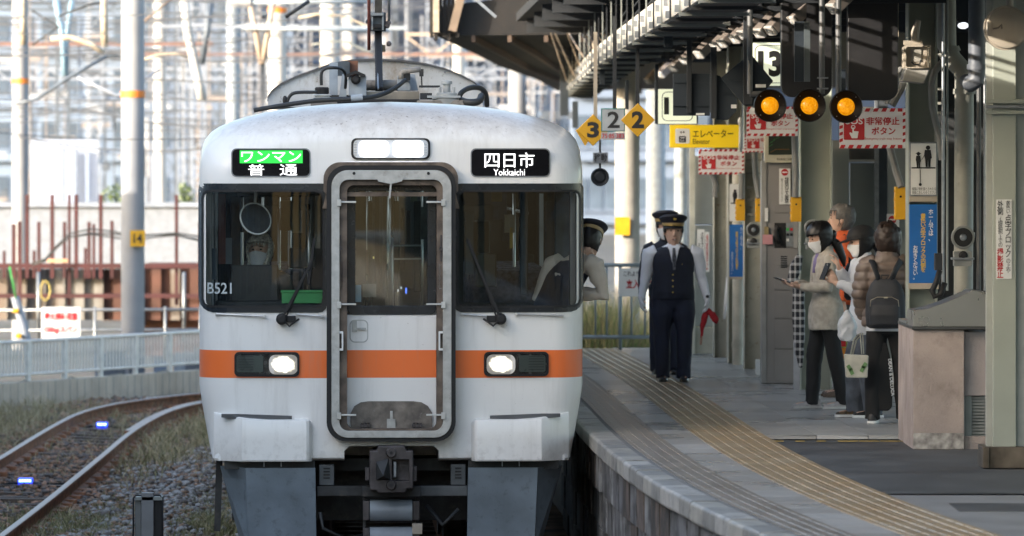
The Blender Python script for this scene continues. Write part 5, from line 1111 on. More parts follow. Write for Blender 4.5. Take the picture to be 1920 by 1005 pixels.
# 3 conductor leaning from the cab
L0 = Vector((.27, 44.95, 1.0))
t, I = person('train conductor in black cap leaning out of the cab side window, looking back', L0, R(146), 1.65, 1.0, hs=1.06, head_rot=(30, 0, 22), lean=(-.25, -.12, 0), neck_fwd=.04, sleeve=1.2,
    arms={1: (Vector((.12, -.08, 1.06)), Vector((-.02, -.22, 1.15)), Vector((-1, -.2, 0)), Vector((0, 0, -1))), -1: (Vector((-.43, -.165, 1.09)), Vector((-.16, -.07, 1.10)), Vector((1, .3, 0)), Vector((0, 0, -1)))},
    top='shirt', top_m=mat('shirt_warm', (.56, .50, .43), .75, var=.06), bottom_m=m_navytr, shoe_m=m_shoeblk, hair='short', hair_m=hair_blk, cap='officer')
e = MB(); e.loft([ringE(I['up'](z).x, I['up'](z).y-.002, z, rx_, ry_) for z, rx_, ry_ in ((.845, .178, .130), (1.02, .164, .124), (1.12, .164, .124), (1.24, .176, .126), (1.31, .158, .112), (1.36, .110, .086))])
link('waistcoat', I['sc'](voxel(e, .009, 3)), m_navyvest, t)
# 4 passenger/driver in the cab, left side
L0 = Vector((X_(487, 45.3), 45.3, .93))
t, I = person('person with pale hair and white mask sitting behind the left windscreen of the train', L0, R(-12), 1.60, 1.0, top='uniform', top_m=mat('uniform_dark', (.16, .14, .12), .8, var=.2), bottom_m=m_navytr, shoe_m=m_shoeblk, hair='bob', hair_m=mat('hair_pale', (.75, .72, .62), .6, var=.3, scale=40), mask=True, head_rot=(-8, 0, 0))
# 5 woman with phone
L0 = feet(1549, 767); kk = 1.0
t, I = person('woman in beige cardigan and white mask looking down at the phone in her hands', L0, R(-76), 1.60, .95, head_rot=(22, 0, 4), female=True, neck_fwd=.02,
    arms={-1: (Vector((-.20, -.05, 1.07)), Vector((-.05, -.27, 1.10)), Vector((.25, -1, .05)), Vector((0, 0, 1))), 1: (Vector((.20, -.05, 1.07)), Vector((.06, -.26, 1.08)), Vector((-.3, -1, .10)), Vector((0, 0, 1)))},
    legs={-1: Vector((-.07, -.11, .08)), 1: Vector((.085, .13, .08))}, top='cardigan', top_m=mat('cardigan', (.46, .42, .36), .9, var=.12, scale=20, bump=.5, bscale=160), bottom_m=m_blacktr, shoe_m=mat('sneaker_grey', (.38, .36, .36), .8, var=.15, scale=30), sole_m=mat('sole_pale', (.5, .49, .48), .6), hair='bun', hair_m=hair_blk, mask=True, top_len=.70, flare=1.12, sleeve=1.05, trouser_w=.98, cuff_r=.034, curl=(1.0, 1.1))
t5 = t; I5 = I
e = MB(); e.loft([ringE(0, -.006, z, rx_, ry_, 20) for z, rx_, ry_ in ((1.20, .05, .122), (1.30, .055, .112), (1.37, .05, .085))]); link('blouse', I['sc'](e.mesh('b')), mat('lilac', (.22, .18, .36), .8), t, smooth=True)
w = wpt(t, I['A'][-1][2]+Vector((.03, -.13, .035)), I['k']); ph = thing('smartphone', 'smartphone held out by the woman in the beige cardigan', 'phone', w, rz=R(-76)); mb = MB(); mb.box(-.036, .036, -.07, .07, -.004, .004, Euler((R(-18), 0, 0)).to_matrix()); link('phone_body', mb.mesh('p'), m_black, ph); mb = MB(); mb.box(-.033, .033, -.066, .066, .0042, .0052, Euler((R(-18), 0, 0)).to_matrix()); link('phone_screen', mb.mesh('p'), mat('screen_blue', (.3, .4, .5), .2, emit=.25), ph)
# her backpack strap / dark bag on back
bg = thing('backpack', 'dark backpack worn on the back of the woman in the beige cardigan', 'backpack', wpt(t, (0, .235, 1.12), I['k']), rz=R(-76)); mb = MB(); mb.loft([ringE(0, 0, z, a, b_) for z, a, b_ in ((-.16, .07, .04), (-.13, .09, .06), (0, .09, .065), (.12, .08, .05), (.16, .05, .03))]); link('bag_body', voxel(mb, .01, 3), mat('bag_navy', (.012, .016, .026), .7), bg)
mb = MB(); mb.tube([(-.05, .0, .14), (0, -.02, .20), (.05, .0, .14)], [(.012, .007)]*3, 8); link('bag_handle', mb.mesh('s'), MATS['bag_navy'], bg, smooth=True)
# 6 person with cap
L0 = feet(1620, 783)
t, I = person('person in black baseball cap, white jacket and grey jeans raising a phone', L0, R(-80), 1.57, .92, head_rot=(10, 0, 0), female=True,
    arms={-1: (Vector((-.19, -.07, 1.10)), Vector((-.10, -.20, 1.30)), Vector((.1, -.35, 1)), Vector((0, -1, -.3))), 1: (Vector((.22, -.05, 1.08)), Vector((.13, -.28, 1.17)), Vector((-.2, -.6, 1)), Vector((-1, 0, 0)))},
    legs={-1: Vector((-.07, -.06, .08)), 1: Vector((.085, .06, .08))}, top='jacket', top_m=mat('jacket_white', (.56, .58, .62), .7, var=.06), bottom_m=mat('jeans_grey', (.11, .125, .15), .9, var=.25, scale=9, bump=.3, bscale=200), shoe_m=mat('sneaker_mixed', (.35, .22, .10), .5, var=.4, scale=8, spots=((.012, .012, .012), 9, .42, .5, 1)), sole_m=m_white, hair='long', hair_m=hair_blk, mask=True, cap='baseball', top_len=.72, flare=1.08, trouser_w=1.35, sleeve=1.25)
w = wpt(t, I['A'][1][2]+Vector((-.03, -.09, .10)), I['k']); ph = thing('smartphone', 'dark smartphone raised by the person in the black baseball cap', 'phone', w, rz=R(-60)); mb = MB(); mb.box(-.036, .036, -.006, .006, -.075, .075, Euler((R(-25), 0, 0)).to_matrix()); link('phone_body', mb.mesh('p'), m_black, ph, bevel=.003); mb = MB(); mb.lathe((.02, .008, .055), [(.008, 0), (.008, .003)], 'y', 8); link('phone_lens', mb.mesh('p'), m_steel, ph)
# 7 woman in brown puffer with backpack, seen from behind
L0 = feet(1664, 794)
t, I = person('woman in a brown puffer jacket and black trousers standing with her back turned', L0, R(172), 1.585, .94, head_rot=(4, 0, -14), female=True,
    arms={-1: (Vector((-.215, .03, 1.08)), Vector((-.205, -.10, .87)), Vector((0, -.5, -1)), Vector((1, 0, 0))), 1: (Vector((.22, .02, 1.08)), Vector((.20, -.14, .90)), Vector((0, -.6, -1)), Vector((-1, 0, 0)))},
    legs={-1: Vector((-.135, .0, .08)), 1: Vector((.125, .03, .08))}, top='puffer_jacket', top_m=mat('puffer_brown', (.17, .13, .108), .5, var=.15, scale=6), bottom_m=m_blacktr, shoe_m=mat('shoe_bw', (.015, .015, .016), .5, var=.2), sole_m=m_white, hair='bob', hair_m=hair_brn, top_len=.82, flare=1.06, puffy=.022, trouser_w=1.02, cuff_r=.04)
e = MB(); e.loft([ringE(0, 0, z, .185, .135) for z in (.775, .80, .84)]); link('white_hem', I['sc'](e.mesh('h')), m_shirt, t, smooth=True)
bg = thing('backpack', 'dark grey backpack on the back of the woman in the brown puffer jacket', 'backpack', wpt(t, (0, .22, 1.02), I['k']), rz=R(172)); m_bag = mat('backpack_grey', (.030, .033, .040), .7, var=.2, bump=.2, bscale=250)
mb = MB(); mb.loft([ringE(0, 0, z, a, b_, p=3) for z, a, b_ in ((-.21, .125, .05), (-.19, .155, .08), (-.08, .165, .095), (.06, .155, .085), (.14, .125, .06), (.19, .085, .035))]); mb.loft([ringE(0, .075, z, a, b_, p=3) for z, a, b_ in ((-.18, .12, .04), (-.10, .125, .06), (-.02, .12, .05), (.01, .10, .02))]); link('bag_body', voxel(mb, .009, 2), m_bag, bg)
for s_ in (-1, 1): mb = MB(); mb.tube([(s_*.05, .03, .18), (s_*.085, .0, .27), (s_*.115, -.09, .335), (s_*.13, -.2, .30), (s_*.14, -.3, .12)], [(.028, .009)]*5, 8); link('strap', mb.mesh('s'), m_bag, bg, smooth=True)
mb = MB(); mb.tube([(-.115, .100, -.03), (-.11, .112, .02), (-.06, .112, .045), (.06, .112, .045), (.11, .112, .02), (.115, .10, -.03)], .003, 6); mb.obox((-.01, .115, .042), (.03, .008, .012)); link('zipper', mb.mesh('z'), mat('zip_metal', (.45, .40, .30), .3, .8), bg)
mb = MB(); mb.tube([(0, .02, .18), (-.03, .02, .22), (.03, .02, .22), (0.03, .02, .18)], .008, 6); link('bag_handle', mb.mesh('z'), m_bag, bg)
# shopping bags
b1 = Vector((X_(1606, 45.8), 45.8, Z_(708, 45.8))); tb = thing('tote_bag', 'white tote bag with green leaf print hanging beside the woman in brown', 'bag', b1)
mb = MB(); mb.add([(b1.x+x, b1.y+y, b1.z+z) for x, y, z in ((-.085, -.05, 0), (.085, -.05, 0), (.085, .05, 0), (-.085, .05, 0), (-.10, -.055, .19), (.095, -.055, .18), (.095, .055, .18), (-.10, .055, .19))], [(0, 3, 2, 1), (0, 1, 5, 4), (1, 2, 6, 5), (2, 3, 7, 6), (3, 0, 4, 7), (4, 5, 6, 7)]); mb.build('bag_body', mat('tote', (.55, .53, .45), .8, var=.12, scale=12), tb, bevel=.01)
mb = MB(); mb.tube([b1+Vector(v) for v in ((-.05, -.03, .18), (-.02, .0, .31), (.03, .0, .36), (.04, -.03, .19))], [(.010, .004)]*4, 6); mb.tube([b1+Vector(v) for v in ((-.03, .03, .18), (.0, .02, .30), (.05, .02, .36), (.06, .03, .19))], [(.010, .004)]*4, 6); mb.build('bag_handle', MATS['tote'], tb, smooth=True)
for x, z in ((-.06, .08), (-.045, .05), (.045, .07), (.06, .10)): mb = MB(); mb.obox((b1.x+x, b1.y-.058, b1.z+z), (.03, .003, .05), Euler((0, R(20*x*30), 0)).to_matrix()); mb.build('leaf_print', mat('print_sage', (.16, .30, .12), .8), tb)
b2 = Vector((X_(1661, 45.75), 46.0, Z_(770, 46.0))); tb = thing('shopping_bag', 'long black shopping bag with white lettering behind the puffer woman', 'bag', b2)
mb = MB(); mb.loft([[b2+Vector((x*.07*f+.0, y*.05, z)) for x, y in ((-1, -1), (1, -1), (1, 1), (-1, 1))] for z, f in ((0, .5), (.03, .9), (.2, 1), (.42, .75), (.55, .3))]); mb.build('bag_body', m_blacktr, tb, bevel=.012)
o = text('DEAN & DELUCA', 0, .30, 0, .028, 0, m_print_white, tb, bold=.01); o.data.transform(Matrix.Translation(wl(tb))); o.data.transform(Matrix.Translation((.03, -.062, .42)) @ Matrix.Rotation(R(85), 4, 'Y'))
b3 = Vector((X_(1590, 46.4), 46.5, Z_(640, 46.4))); tb = thing('plastic_bag', 'white plastic bag hanging from the arm of the capped person', 'bag', b3)
mb = MB(); mb.loft([ringE(b3.x, b3.y, b3.z+z, a, .05, 16) for z, a in ((0, .04), (.03, .07), (.12, .085), (.2, .05), (.25, .015))]); m_ = voxel(mb, .008, 2); m_.transform(Matrix.Translation(-b3)); wrinkle(m_, .01, (25, 25, 15)); link('bag_body', m_, mat('plastic_white', (.6, .62, .64), .4, var=.05), tb)
# 8 grey haired man
L0 = Vector((X_(1581, 51.2), 51.2, PZ+.004))
t, I = person('grey-haired man in an orange top standing behind the woman with the phone', L0, R(-88), 1.72, 1.05, top='sweater', top_m=mat('sweater_orange', (.62, .11, .03), .8, var=.1), bottom_m=mat('trouser_grey', (.07, .07, .07), .8), shoe_m=mat('shoe_brown', (.10, .07, .05), .6), hair='thin', hair_m=hair_gry, head_rot=(0, 0, -12))
mb = MB(); mb.tube([wpt(t, v, I['k']) for v in ((.10, .13, 1.0), (.12, .10, 1.30), (.13, .0, 1.40), (.12, -.12, 1.30), (.08, -.16, 1.1))], [(.02, .006)]*5, 8); bs = thing('shoulder_bag', 'black shoulder bag strap over the orange top of the grey-haired man', 'bag', wpt(t, (0, .18, .95), I['k'])); mb.build('strap', m_black, bs, smooth=True)
mb = MB(); c_ = wl(bs); mb.loft([ringE(c_.x, c_.y, c_.z+z, a, .06) for z, a in ((-.15, .10), (-.1, .14), (.1, .14), (.15, .10))]); mb.build('bag_body', m_black, bs, smooth=True)
# 9 plaid sleeve, built further below (person hidden behind the pillar)
# ---------------------------------------------------------------- station: canopy, columns, signs
def pbox(mb, a, b, c, d, D0, D1):    # box from picture box a..b, c..d at depth D0, reaching back to D1
    return mb.box(X_(a, D0), X_(b, D0), D0, D1, Z_(d, D0), Z_(c, D0))
def part(name, a, b, c, d, D0, D1, m, parent, bev=0., **k):
    mb = MB(); pbox(mb, a, b, c, d, D0, D1); return mb.build(name, m, parent, bevel=bev, **k)
TOP = 4.72
def hcolumn(label, pa, pb, D, depth=.30, base=False, z1=TOP, m=None, fl=.012, clamps=()):
    a, b = X_(pa, D), X_(pb, D); t = thing('canopy_column', label, 'column', ((a+b)/2, D+depth/2, PZ), 'columns holding up the platform canopy'); m = m or m_col
    w = b-a
    for x in (a, b-fl): mb = MB(); mb.box(x, x+fl, D, D+depth, PZ, z1); mb.build('flange', m, t, bevel=.003)
    mb = MB(); mb.box(a+fl, b-fl, D+depth/2-.006, D+depth/2+.006, PZ, z1); mb.build('web', m, t)
    return t, a, b
# near column at the right edge : broad box column with a stainless foot
D = 39.2
t = thing('canopy_column', 'large grey-green column with metal foot and photography notice at the right edge', 'column', (X_(1880, D), D+.2, PZ), 'columns holding up the platform canopy')
mb = MB(); pbox(mb, 1862, 1905, -300, 838, D, D+.3); mb.build('column_shaft', m_col, t, bevel=.004)
mb = MB(); pbox(mb, 1849, 1862, -300, 838, D+.05, D+.10); pbox(mb, 1905, 1960, -300, 838, D+.05, D+.10); mb.build('side_flange', mat('flange_pale', (.40, .42, .39), .45, var=.08), t, bevel=.002)
mb = MB(); pbox(mb, 1843, 1855, 838, 878, D-.08, D+.35); pbox(mb, 1855, 1968, 838, 878, D-.05, D+.35); mb.build('column_foot', mat('foot_metal', (.24, .20, .16), .35, .6, var=.3, scale=4), t, bevel=.004)
for c, d in ((186, 194), (197, 203), (207, 214)): part('clamp_bar', 1848, 1930, c, d, D-.03, D-.005, m_col if c != 197 else m_galv, t, .002)
s = thing('notice_plate', 'white vertical notice forbidding photography on the large right-hand column', 'sign', (X_(1883, D), D-.004, Z_(523, D)))
part('plate', 1868, 1897, 374, 523, D-.010, D-.002, m_white, s)
y = D-.012
text('外側', X_(1869.5, D), X_(1881, D), Z_(403, D), Z_(376, D), y, m_print_black, s, .01, vertical=True)
text('(線路側)での', X_(1871, D), X_(1880, D), Z_(463, D), Z_(406, D), y, m_print_black, s, .0, vertical=True)
text('撮影禁止', X_(1869, D), X_(1881.5, D), Z_(521, D), Z_(465, D), y, m_print_red, s, .02, vertical=True)
text('黄色い', X_(1886, D), X_(1894, D), Z_(400, D), Z_(376, D), y, m_print_black, s, .0, vertical=True)
text('点字ブロック', X_(1884, D), X_(1896, D), Z_(482, D), Z_(402, D), y, m_print_black, s, .012, vertical=True)
text('の上や', X_(1886, D), X_(1894.5, D), Z_(512, D), Z_(485, D), y, m_print_black, s, .0, vertical=True)
# wash basin block
D = 41.8
t = thing('drinking_fountain', 'stuccoed drinking fountain block with stainless steel sink on top', 'drinking fountain', (X_(1780, D), D+.5, PZ))
m_stucco = mat('pink_stucco', (.44, .365, .33), .85, var=.14, scale=2.5, bump=.8, bscale=60, spots=((.20, .16, .14), 4, .5, .68, .6), streak=((.50, .50, .48), 20, .62, .72, .6))
m_stuc2 = mat('pale_stucco', (.42, .37, .36), .85, var=.08, bump=.4, bscale=60)
part('block_body', 1712, 1808, 618, 843, D, D+1.6, m_stucco, t, .006); part('base_efflorescence', 1712.5, 1807, 812, 842, D-.004, D+.01, mat('lime_bloom', (.50, .47, .44), .9, var=.3, scale=14, bump=.5), t); part('side_panel', 1808, 1850, 622, 742, D+.08, D+1.2, m_stuc2, t, .004)
part('plinth', 1808, 1930, 818, 846, D+.06, D+1.3, m_stucco, t, .004); part('access_door', 1806, 1822, 742, 832, D+.10, D+.14, m_grey, t, .002)
part('vent_back', 1822, 1850, 735, 820, D+.16, D+.2, m_grey, t)
for k in range(14): part('vent_louvre', 1822, 1850, 738+k*6, 741.5+k*6, D+.13, D+.16, mat('louvre', (.34, .34, .32), .5), t)
mb = MB(); x0, x1, x2 = X_(1711, D), X_(1850, D), X_(1962, D); zt, zb, zt2 = Z_(583, D), Z_(612, D), Z_(545, D)
prof = [(x0, zb), (x0, Z_(583, D)), (X_(1740, D), Z_(578, D)), (X_(1775, D), Z_(566, D)), (X_(1815, D), Z_(549, D)), (X_(1822, D), Z_(544, D)), (x1, Z_(548, D)), (x1, zb)]
mb.prism(prof, D-.03, D+.55); mb.build('sink_apron', m_steel, t, bevel=.003)
mb = MB(); mb.box(x0, x1+.3, D+.56, D+1.5, zb-.012, zb+.02); mb.build('sink_basin', m_steel, t, bevel=.002)
part('sink_rim', 1710, 1852, 612, 618, D-.035, D+1.5, mat('steel_dark', (.12, .12, .12), .4, .7), t, .003)
# middle column with the pictogram signs
D = 44.8
t, a, b = hcolumn('column carrying the pictogram board and the blue braille block notice', 1703, 1758, D, .32)
s = thing('pictogram_sign', 'white pictogram board with adult and child figures above the blue notice', 'sign', (X_(1731, D), D-.03, Z_(368, D)))
part('board', 1705, 1757, 266, 368, D-.05, D-.02, m_galv, s, .003); part('board_face', 1708, 1755, 269, 365, D-.056, D-.05, m_white, s)
def fig(mb, px, py, h, hat, D, y):   # small standing silhouette, feet at px, py
    u = h
    mb.prism([(X_(px-u*.10, D), Z_(py, D)), (X_(px-u*.13, D), Z_(py-u*.35, D)), (X_(px-u*.17, D), Z_(py-u*.5, D)), (X_(px-u*.14, D), Z_(py-u*.76, D)), (X_(px+u*.12, D), Z_(py-u*.76, D)), (X_(px+u*.17, D), Z_(py-u*.4, D)), (X_(px+u*.12, D), Z_(py-u*.36, D)), (X_(px+u*.10, D), Z_(py, D)), (X_(px+u*.02, D), Z_(py, D)), (X_(px, D), Z_(py-u*.33, D)), (X_(px-u*.02, D), Z_(py, D))][::-1], y-.002, y)
    mb.prism(circ(X_(px, D), Z_(py-u*.86, D), u*.10*D/F, 12), y-.002, y)
    if hat: mb.prism([(X_(px-u*.2, D), Z_(py-u*.88, D)), (X_(px, D), Z_(py-u*1.02, D)), (X_(px+u*.2, D), Z_(py-u*.88, D))][::-1], y-.003, y)
mb = MB(); fig(mb, 1739, 313, 42, 0, D, D-.058); fig(mb, 1721, 314, 29, 1, D, D-.058); pbox(mb, 1709, 1754, 313.5, 316, D-.06, D-.057)
mb.beam((X_(1727, D), D-.059, Z_(300, D)), (X_(1733, D), D-.059, Z_(290, D)), .008, .003); mb.beam((X_(1724.5, D), D-.059, Z_(318, D)), (X_(1724.5, D), D-.059, Z_(344, D)), .004, .003); mb.prism(circ(X_(1724.5, D), Z_(346, D), .012, 10), D-.06, D-.057); mb.build('pictogram', m_print_black, s)
text('線路に物を落とされたら\n係員におしらせください', X_(1709, D), X_(1754, D), Z_(364, D), Z_(351, D), D-.058, m_print_black, s)
part('board_rail', 1705, 1757, 368, 378, D-.045, D-.02, m_beige, s)
s = thing('blue_notice', 'blue vertical notice with yellow lettering fixed to the column below the pictogram', 'sign', (X_(1731, D), D-.03, Z_(530, D)))
part('board', 1705, 1757, 383, 531, D-.05, D-.02, m_print_blue, s, .003); part('board_rail', 1703, 1760, 531, 542, D-.055, D-.02, m_beige, s, .002)
text('ホームでは、', X_(1740, D), X_(1749, D), Z_(452, D), Z_(392, D), D-.052, m_print_white, s, .01, vertical=True)
text('黄色い点字ブロックの内側を', X_(1725, D), X_(1735, D), Z_(510, D), Z_(400, D), D-.052, m_print_yellow, s, .012, vertical=True)
text('お歩きください。', X_(1711, D), X_(1720, D), Z_(524, D), Z_(460, D), D-.052, m_print_white, s, .01, vertical=True)
# round loudspeakers
def horn_speaker(px, py, D, label, r=22):
    t = thing('horn_speaker', label, 'loudspeaker', (X_(px, D), D+.1, Z_(py+55*r/22, D)), 'grey horn loudspeakers on platform posts'); s_ = r*D/F; c = (X_(px, D), D, Z_(py, D))
    mb = MB(); mb.lathe(c, [(s_*.93, -.0), (s_, .005), (s_*1.02, .02), (s_*.80, .05), (s_*.35, .14), (s_*.3, .18)], 'y', 28); mb.build('horn', mat('speaker_grey', (.27, .28, .27), .5, var=.1), t, smooth='auto')
    mb = MB(); mb.lathe(c, [(s_*.80, -.004), (s_*.74, -.001), (s_*.70, -.003)], 'y', 28); mb.build('horn_throat', m_black, t)
    mb = MB(); mb.lathe(c, [(s_*.18, -.02), (s_*.28, -.012), (s_*.30, -.004)], 'y', 16); mb.build('horn_plug', m_galv, t)
    q = r/22
    part('bracket', px-17*q, px+17*q, py+26*q, py+54*q, D, D+.12, MATS['speaker_grey'], t, .004); part('bracket', px-21*q, px+21*q, py+38*q, py+42*q, D-.02, D+.12, m_galv, t, .002)
    mb = MB(); mb.lathe((c[0], D-.02, Z_(py+34*q, D)), [(.02, 0), (.035, .01), (.035, .03)], 'y', 14); mb.build('driver_cap', m_black, t)
horn_speaker(1806, 445, 43.6, 'horn loudspeaker on the drainpipe above the drinking fountain')
# pipes by the fountain
def pipe(label, pts, r, m, cat='pipe', bands=(), name='drainpipe', n=14):
    P = [W3(a, b, D) for a, b, D in pts]; t = thing(name, label, cat, P[-1]); mb = MB(); mb.tube(P, r, n); mb.build('pipe_body', m, t, smooth='auto')
    for i, f in bands:
        p = P[i].lerp(P[i+1], f); d = (P[i+1]-P[i]).normalized(); mb = MB(); mb.tube([p-d*.02, p+d*.02], (r[0] if isinstance(r, list) else r)*1.18, n); mb.build('pipe_band', m, t, smooth='auto')
    return t
m_pipe = mat('pipe_grey', (.33, .33, .29), .5, var=.12, scale=5, spots=((.16, .12, .08), 14, .6, .75, .6)); m_pipedk = mat('pipe_dark', (.10, .105, .11), .5, var=.2)
pipe('tall pale drainpipe with an offset behind the fountain loudspeaker', [(1774, -40, 44.3), (1775, 85, 44.3), (1785, 110, 44.3), (1803, 130, 44.3), (1808, 148, 44.3), (1806, 620, 44.3)], .075, m_pipe, bands=((1, .5), (4, .05), (4, .62)))
pipe('thick dark blue-grey pipe ending in an elbow left of the right-hand column', [(1831, -60, 42.5), (1831, 140, 42.5), (1830, 150, 42.5), (1820, 157, 42.5), (1812, 152, 42.7)], [.062, .062, .066, .064, .055], mat('pipe_bluegrey', (.12, .135, .16), .5, var=.15), bands=((0, .93),))
for k, (a, c, D, r) in enumerate(((1768, 20, 43.5, .012), (1776, 60, 44.0, .009), (1835, 170, 43.6, .018), (1846, 165, 43.6, .010))):
    pipe(('thin conduit running up the column beside the blue notice', 'thin grey cable conduit next to the tall drainpipe', 'dark conduit below the blue-grey elbow', 'thin pale conduit beside the right-hand column')[k], [(a, c-60, D), (a, 545, D)], r, (m_galv, m_grey, m_pipedk, m_galv)[k], 'conduit', name='conduit', n=8)
part_t = thing('junction_box', 'small dark junction box on the conduit above the sink', 'junction box', W3(1760, 490, 43.3)); part('box_body', 1753, 1767, 475, 507, 43.3, 43.4, m_dark, part_t, .004)
mb = MB(); mb.tube([W3(a, b, 43.3) for a, b in ((1762, 507), (1756, 528), (1748, 545), (1752, 556), (1764, 552), (1772, 530))], .022, 8); mb.build('flexible_hose', m_black, part_t, smooth=True)
pipe('curved flexible conduit left of the tall drainpipe', [(1772, 110, 44.0), (1752, 135, 44.0), (1746, 160, 44.0), (1748, 200, 44.0), (1762, 260, 44.0), (1766, 300, 44.0)], .026, mat('conduit_grey', (.22, .22, .21), .6), 'conduit', name='flexible_conduit', n=10)
# slat/ladder bars between the columns, wall behind
t = thing('cable_ladder', 'horizontal cable ladder bars in the dark gap right of the large stop-button sign', 'cable ladder', W3(1730, 360, 47))
for k, py in enumerate((164, 191, 209, 240)): part('rung', 1698, 1765, py, py+5, 47, 47.04, m_pipe, t)
m_wallg = mat('wall_panel_grey', (.27, .285, .265), .55, var=.06, scale=2, spots=((.12, .10, .08), 40, .70, .78, .6))
t = thing('partition_wall', 'grey-green partition wall behind the waiting passengers', 'wall', (X_(1640, 53.6), 53.6, PZ))
part('wall_panel', 1561, 1592, 263, 640, 53.6, 53.7, m_wallg, t, .004); part('wall_panel', 1594, 1642, 305, 720, 53.75, 53.85, m_wallg, t, .004); part('wall_panel', 1665, 1700, 255, 730, 53.5, 53.6, m_wallg, t, .004); part('wall_panel', 1642, 1665, 60, 730, 53.9, 54.0, mat('gap_dark', (.08, .09, .10), .6), t)
part('post', 1640, 1648, 60, 730, 53.6, 53.65, m_galv, t, .002); part('wall_rail', 1590, 1642, 299, 304, 53.6, 53.66, m_pipe, t); part('wall_panel', 1592, 1642, 200, 299, 53.8, 53.9, mat('brown_grey', (.13, .12, .11), .7), t)
part('wall_panel', 1555, 2120, -100, 60, 53.95, 54.05, m_darkboard, t); part('wall_panel', 1594, 1648, 720, 745, 53.6, 53.8, m_grey, t)
part('skirting', 1648, 1702, 700, 738, 53.2, 53.4, mat('skirt_pale', (.42, .40, .35), .6), t, .01)
t = thing('back_wall', 'dark back wall of the platform seen between the drainpipe and columns', 'wall', (X_(1850, 56), 56, PZ))
part('wall_panel', 1700, 2250, -200, 741, 56, 56.2, mat('backwall', (.035, .038, .04), .8, var=.2), t)
# rear column row (right to left, getting farther)
t, a, b = hcolumn('column behind the woman with the phone, next to the plaid sleeve', 1500, 1560, 52.8, .3)
mb = MB(); mb.box(a+.012, b-.012, 53.0, 53.02, PZ, 3.0); mb.build('cover_plate', m_wallg, t)
part('kick_plate', 1488, 1503, 560, 733, 52.85, 52.88, mat('kick_white', (.52, .54, .58), .5), t)
D = 54.2
t = thing('service_cabinet', 'tall grey service cabinet with telephone panel and small pink tag', 'cabinet', (X_(1465, D), D+.3, PZ)); m_cab = mat('cabinet_grey', (.235, .225, .22), .42, var=.05, scale=3)
part('cabinet_body', 1430, 1497, 302, 719, D, D+.5, m_cab, t, .004); part('side_strip', 1428, 1437, 302, 719, D-.012, D+.3, mat('cab_edge', (.30, .30, .29), .5), t, .002)
for c, d in ((385, 400), (400, 466), (466, 500), (500, 545), (547, 598), (600, 655), (657, 716)): part('door_panel', 1452, 1496, c, d-1.5, D-.010, D, m_cab, t, .002) if c != 400 else None
part('phone_recess', 1452, 1474, 418, 465, D-.006, D, m_black, t); part('phone_panel', 1474, 1488, 418, 462, D-.012, D, m_galv, t); part('phone_panel', 1488, 1496, 416, 465, D-.012, D, mat('pl', (.34, .34, .33), .5), t)
mb = MB(); mb.tube([W3(a, b, D-.04) for a, b in ((1458, 424), (1455, 432), (1457, 446), (1462, 456))], .02, 8); mb.build('handset', m_black, t, smooth=True)
for px, py, m in ((1477, 430, m_print_green), (1484, 430, m_print_red), (1477, 440, m_dark), (1484, 440, m_dark), (1477, 450, m_white)): mb = MB(); mb.obox(tuple(W3(px, py, D-.016)), (.025, .01, .025)); mb.build('panel_button', m, t)
part('pink_tag', 1430, 1449, 440, 458, D-.03, D-.02, mat('pink', (.62, .30, .32), .6), t); part('tag_lock', 1433, 1441, 425, 440, D-.03, D-.015, mat('brasslock', (.35, .28, .14), .4, .5), t); part('white_tag', 1434, 1440, 390, 415, D-.02, D-.014, m_white, t)
for k in range(6): part('vent_slit', 1464, 1476, 480+k*4, 482+k*4, D-.014, D-.010, m_dark, t)
s = thing('notice_plate', 'narrow white no-entry notice on the grey service cabinet', 'sign', W3(1471, 383, D-.02)); part('plate', 1461, 1482, 316, 383, D-.022, D-.012, m_white, s)
mb = MB(); c = W3(1471.5, 323, D-.024); mb.prism(circ(c.x, c.z, 6.5*D/F, 18), c.y, c.y+.001); mb.build('red_disc', m_print_red, s); mb = MB(); c = W3(1471.5, 323, D-.026); mb.box(c.x-.024, c.x+.024, c.y, c.y+.001, c.z-.006, c.z+.006); mb.build('white_bar', m_print_white, s)
text('線路内立入厳禁', X_(1471, D), X_(1479, D), Z_(381, D), Z_(332, D), D-.024, m_print_black, s, .01, vertical=True); text('危険ですので立ち入らないで下さい', X_(1464, D), X_(1468, D), Z_(378, D), Z_(334, D), D-.024, m_print_black, s, vertical=True)
t = thing('poster_box', 'lit poster box with plant picture on top of the grey cabinet', 'poster', W3(1460, 305, D)); part('box_frame', 1434, 1492, 250, 305, D-.05, D+.2, mat('frame_ivory', (.52, .50, .40), .5), t, .004); part('poster', 1441, 1488, 253, 290, D-.056, D-.05, mat('poster_dark', (.02, .03, .02), .5), t)
for a, b, c, d, m in ((1444, 1453, 262, 268, m_print_green), (1450, 1462, 257, 262, m_print_green), (1442, 1449, 270, 275, m_print_green)): mb = MB(); mb.beam(W3(a, d, D-.058), W3(b, c, D-.058), .02, .002); mb.build('leaf_print', m, t)
mb = MB(); mb.beam(W3(1444, 286, D-.058), W3(1453, 281, D-.058), .03, .002); mb.beam(W3(1453, 280, D-.058), W3(1480, 280, D-.058), .02, .002); mb.build('orange_print', mat('print_orange', (.6, .22, .02), .5), t)
text('中央本線(三河島)', X_(1456, D), X_(1485, D), Z_(302, D), Z_(296, D), D-.052, m_print_black, t, .01)
t = thing('control_box', 'grey wall cabinet with small labels between the stop-button signs', 'cabinet', W3(1520, 378, 53.4)); part('cabinet_body', 1503, 1540, 260, 377, 53.2, 53.4, m_grey, t, .004); part('cabinet_handle', 1511, 1517, 308, 330, 53.17, 53.2, m_dark, t, .002)
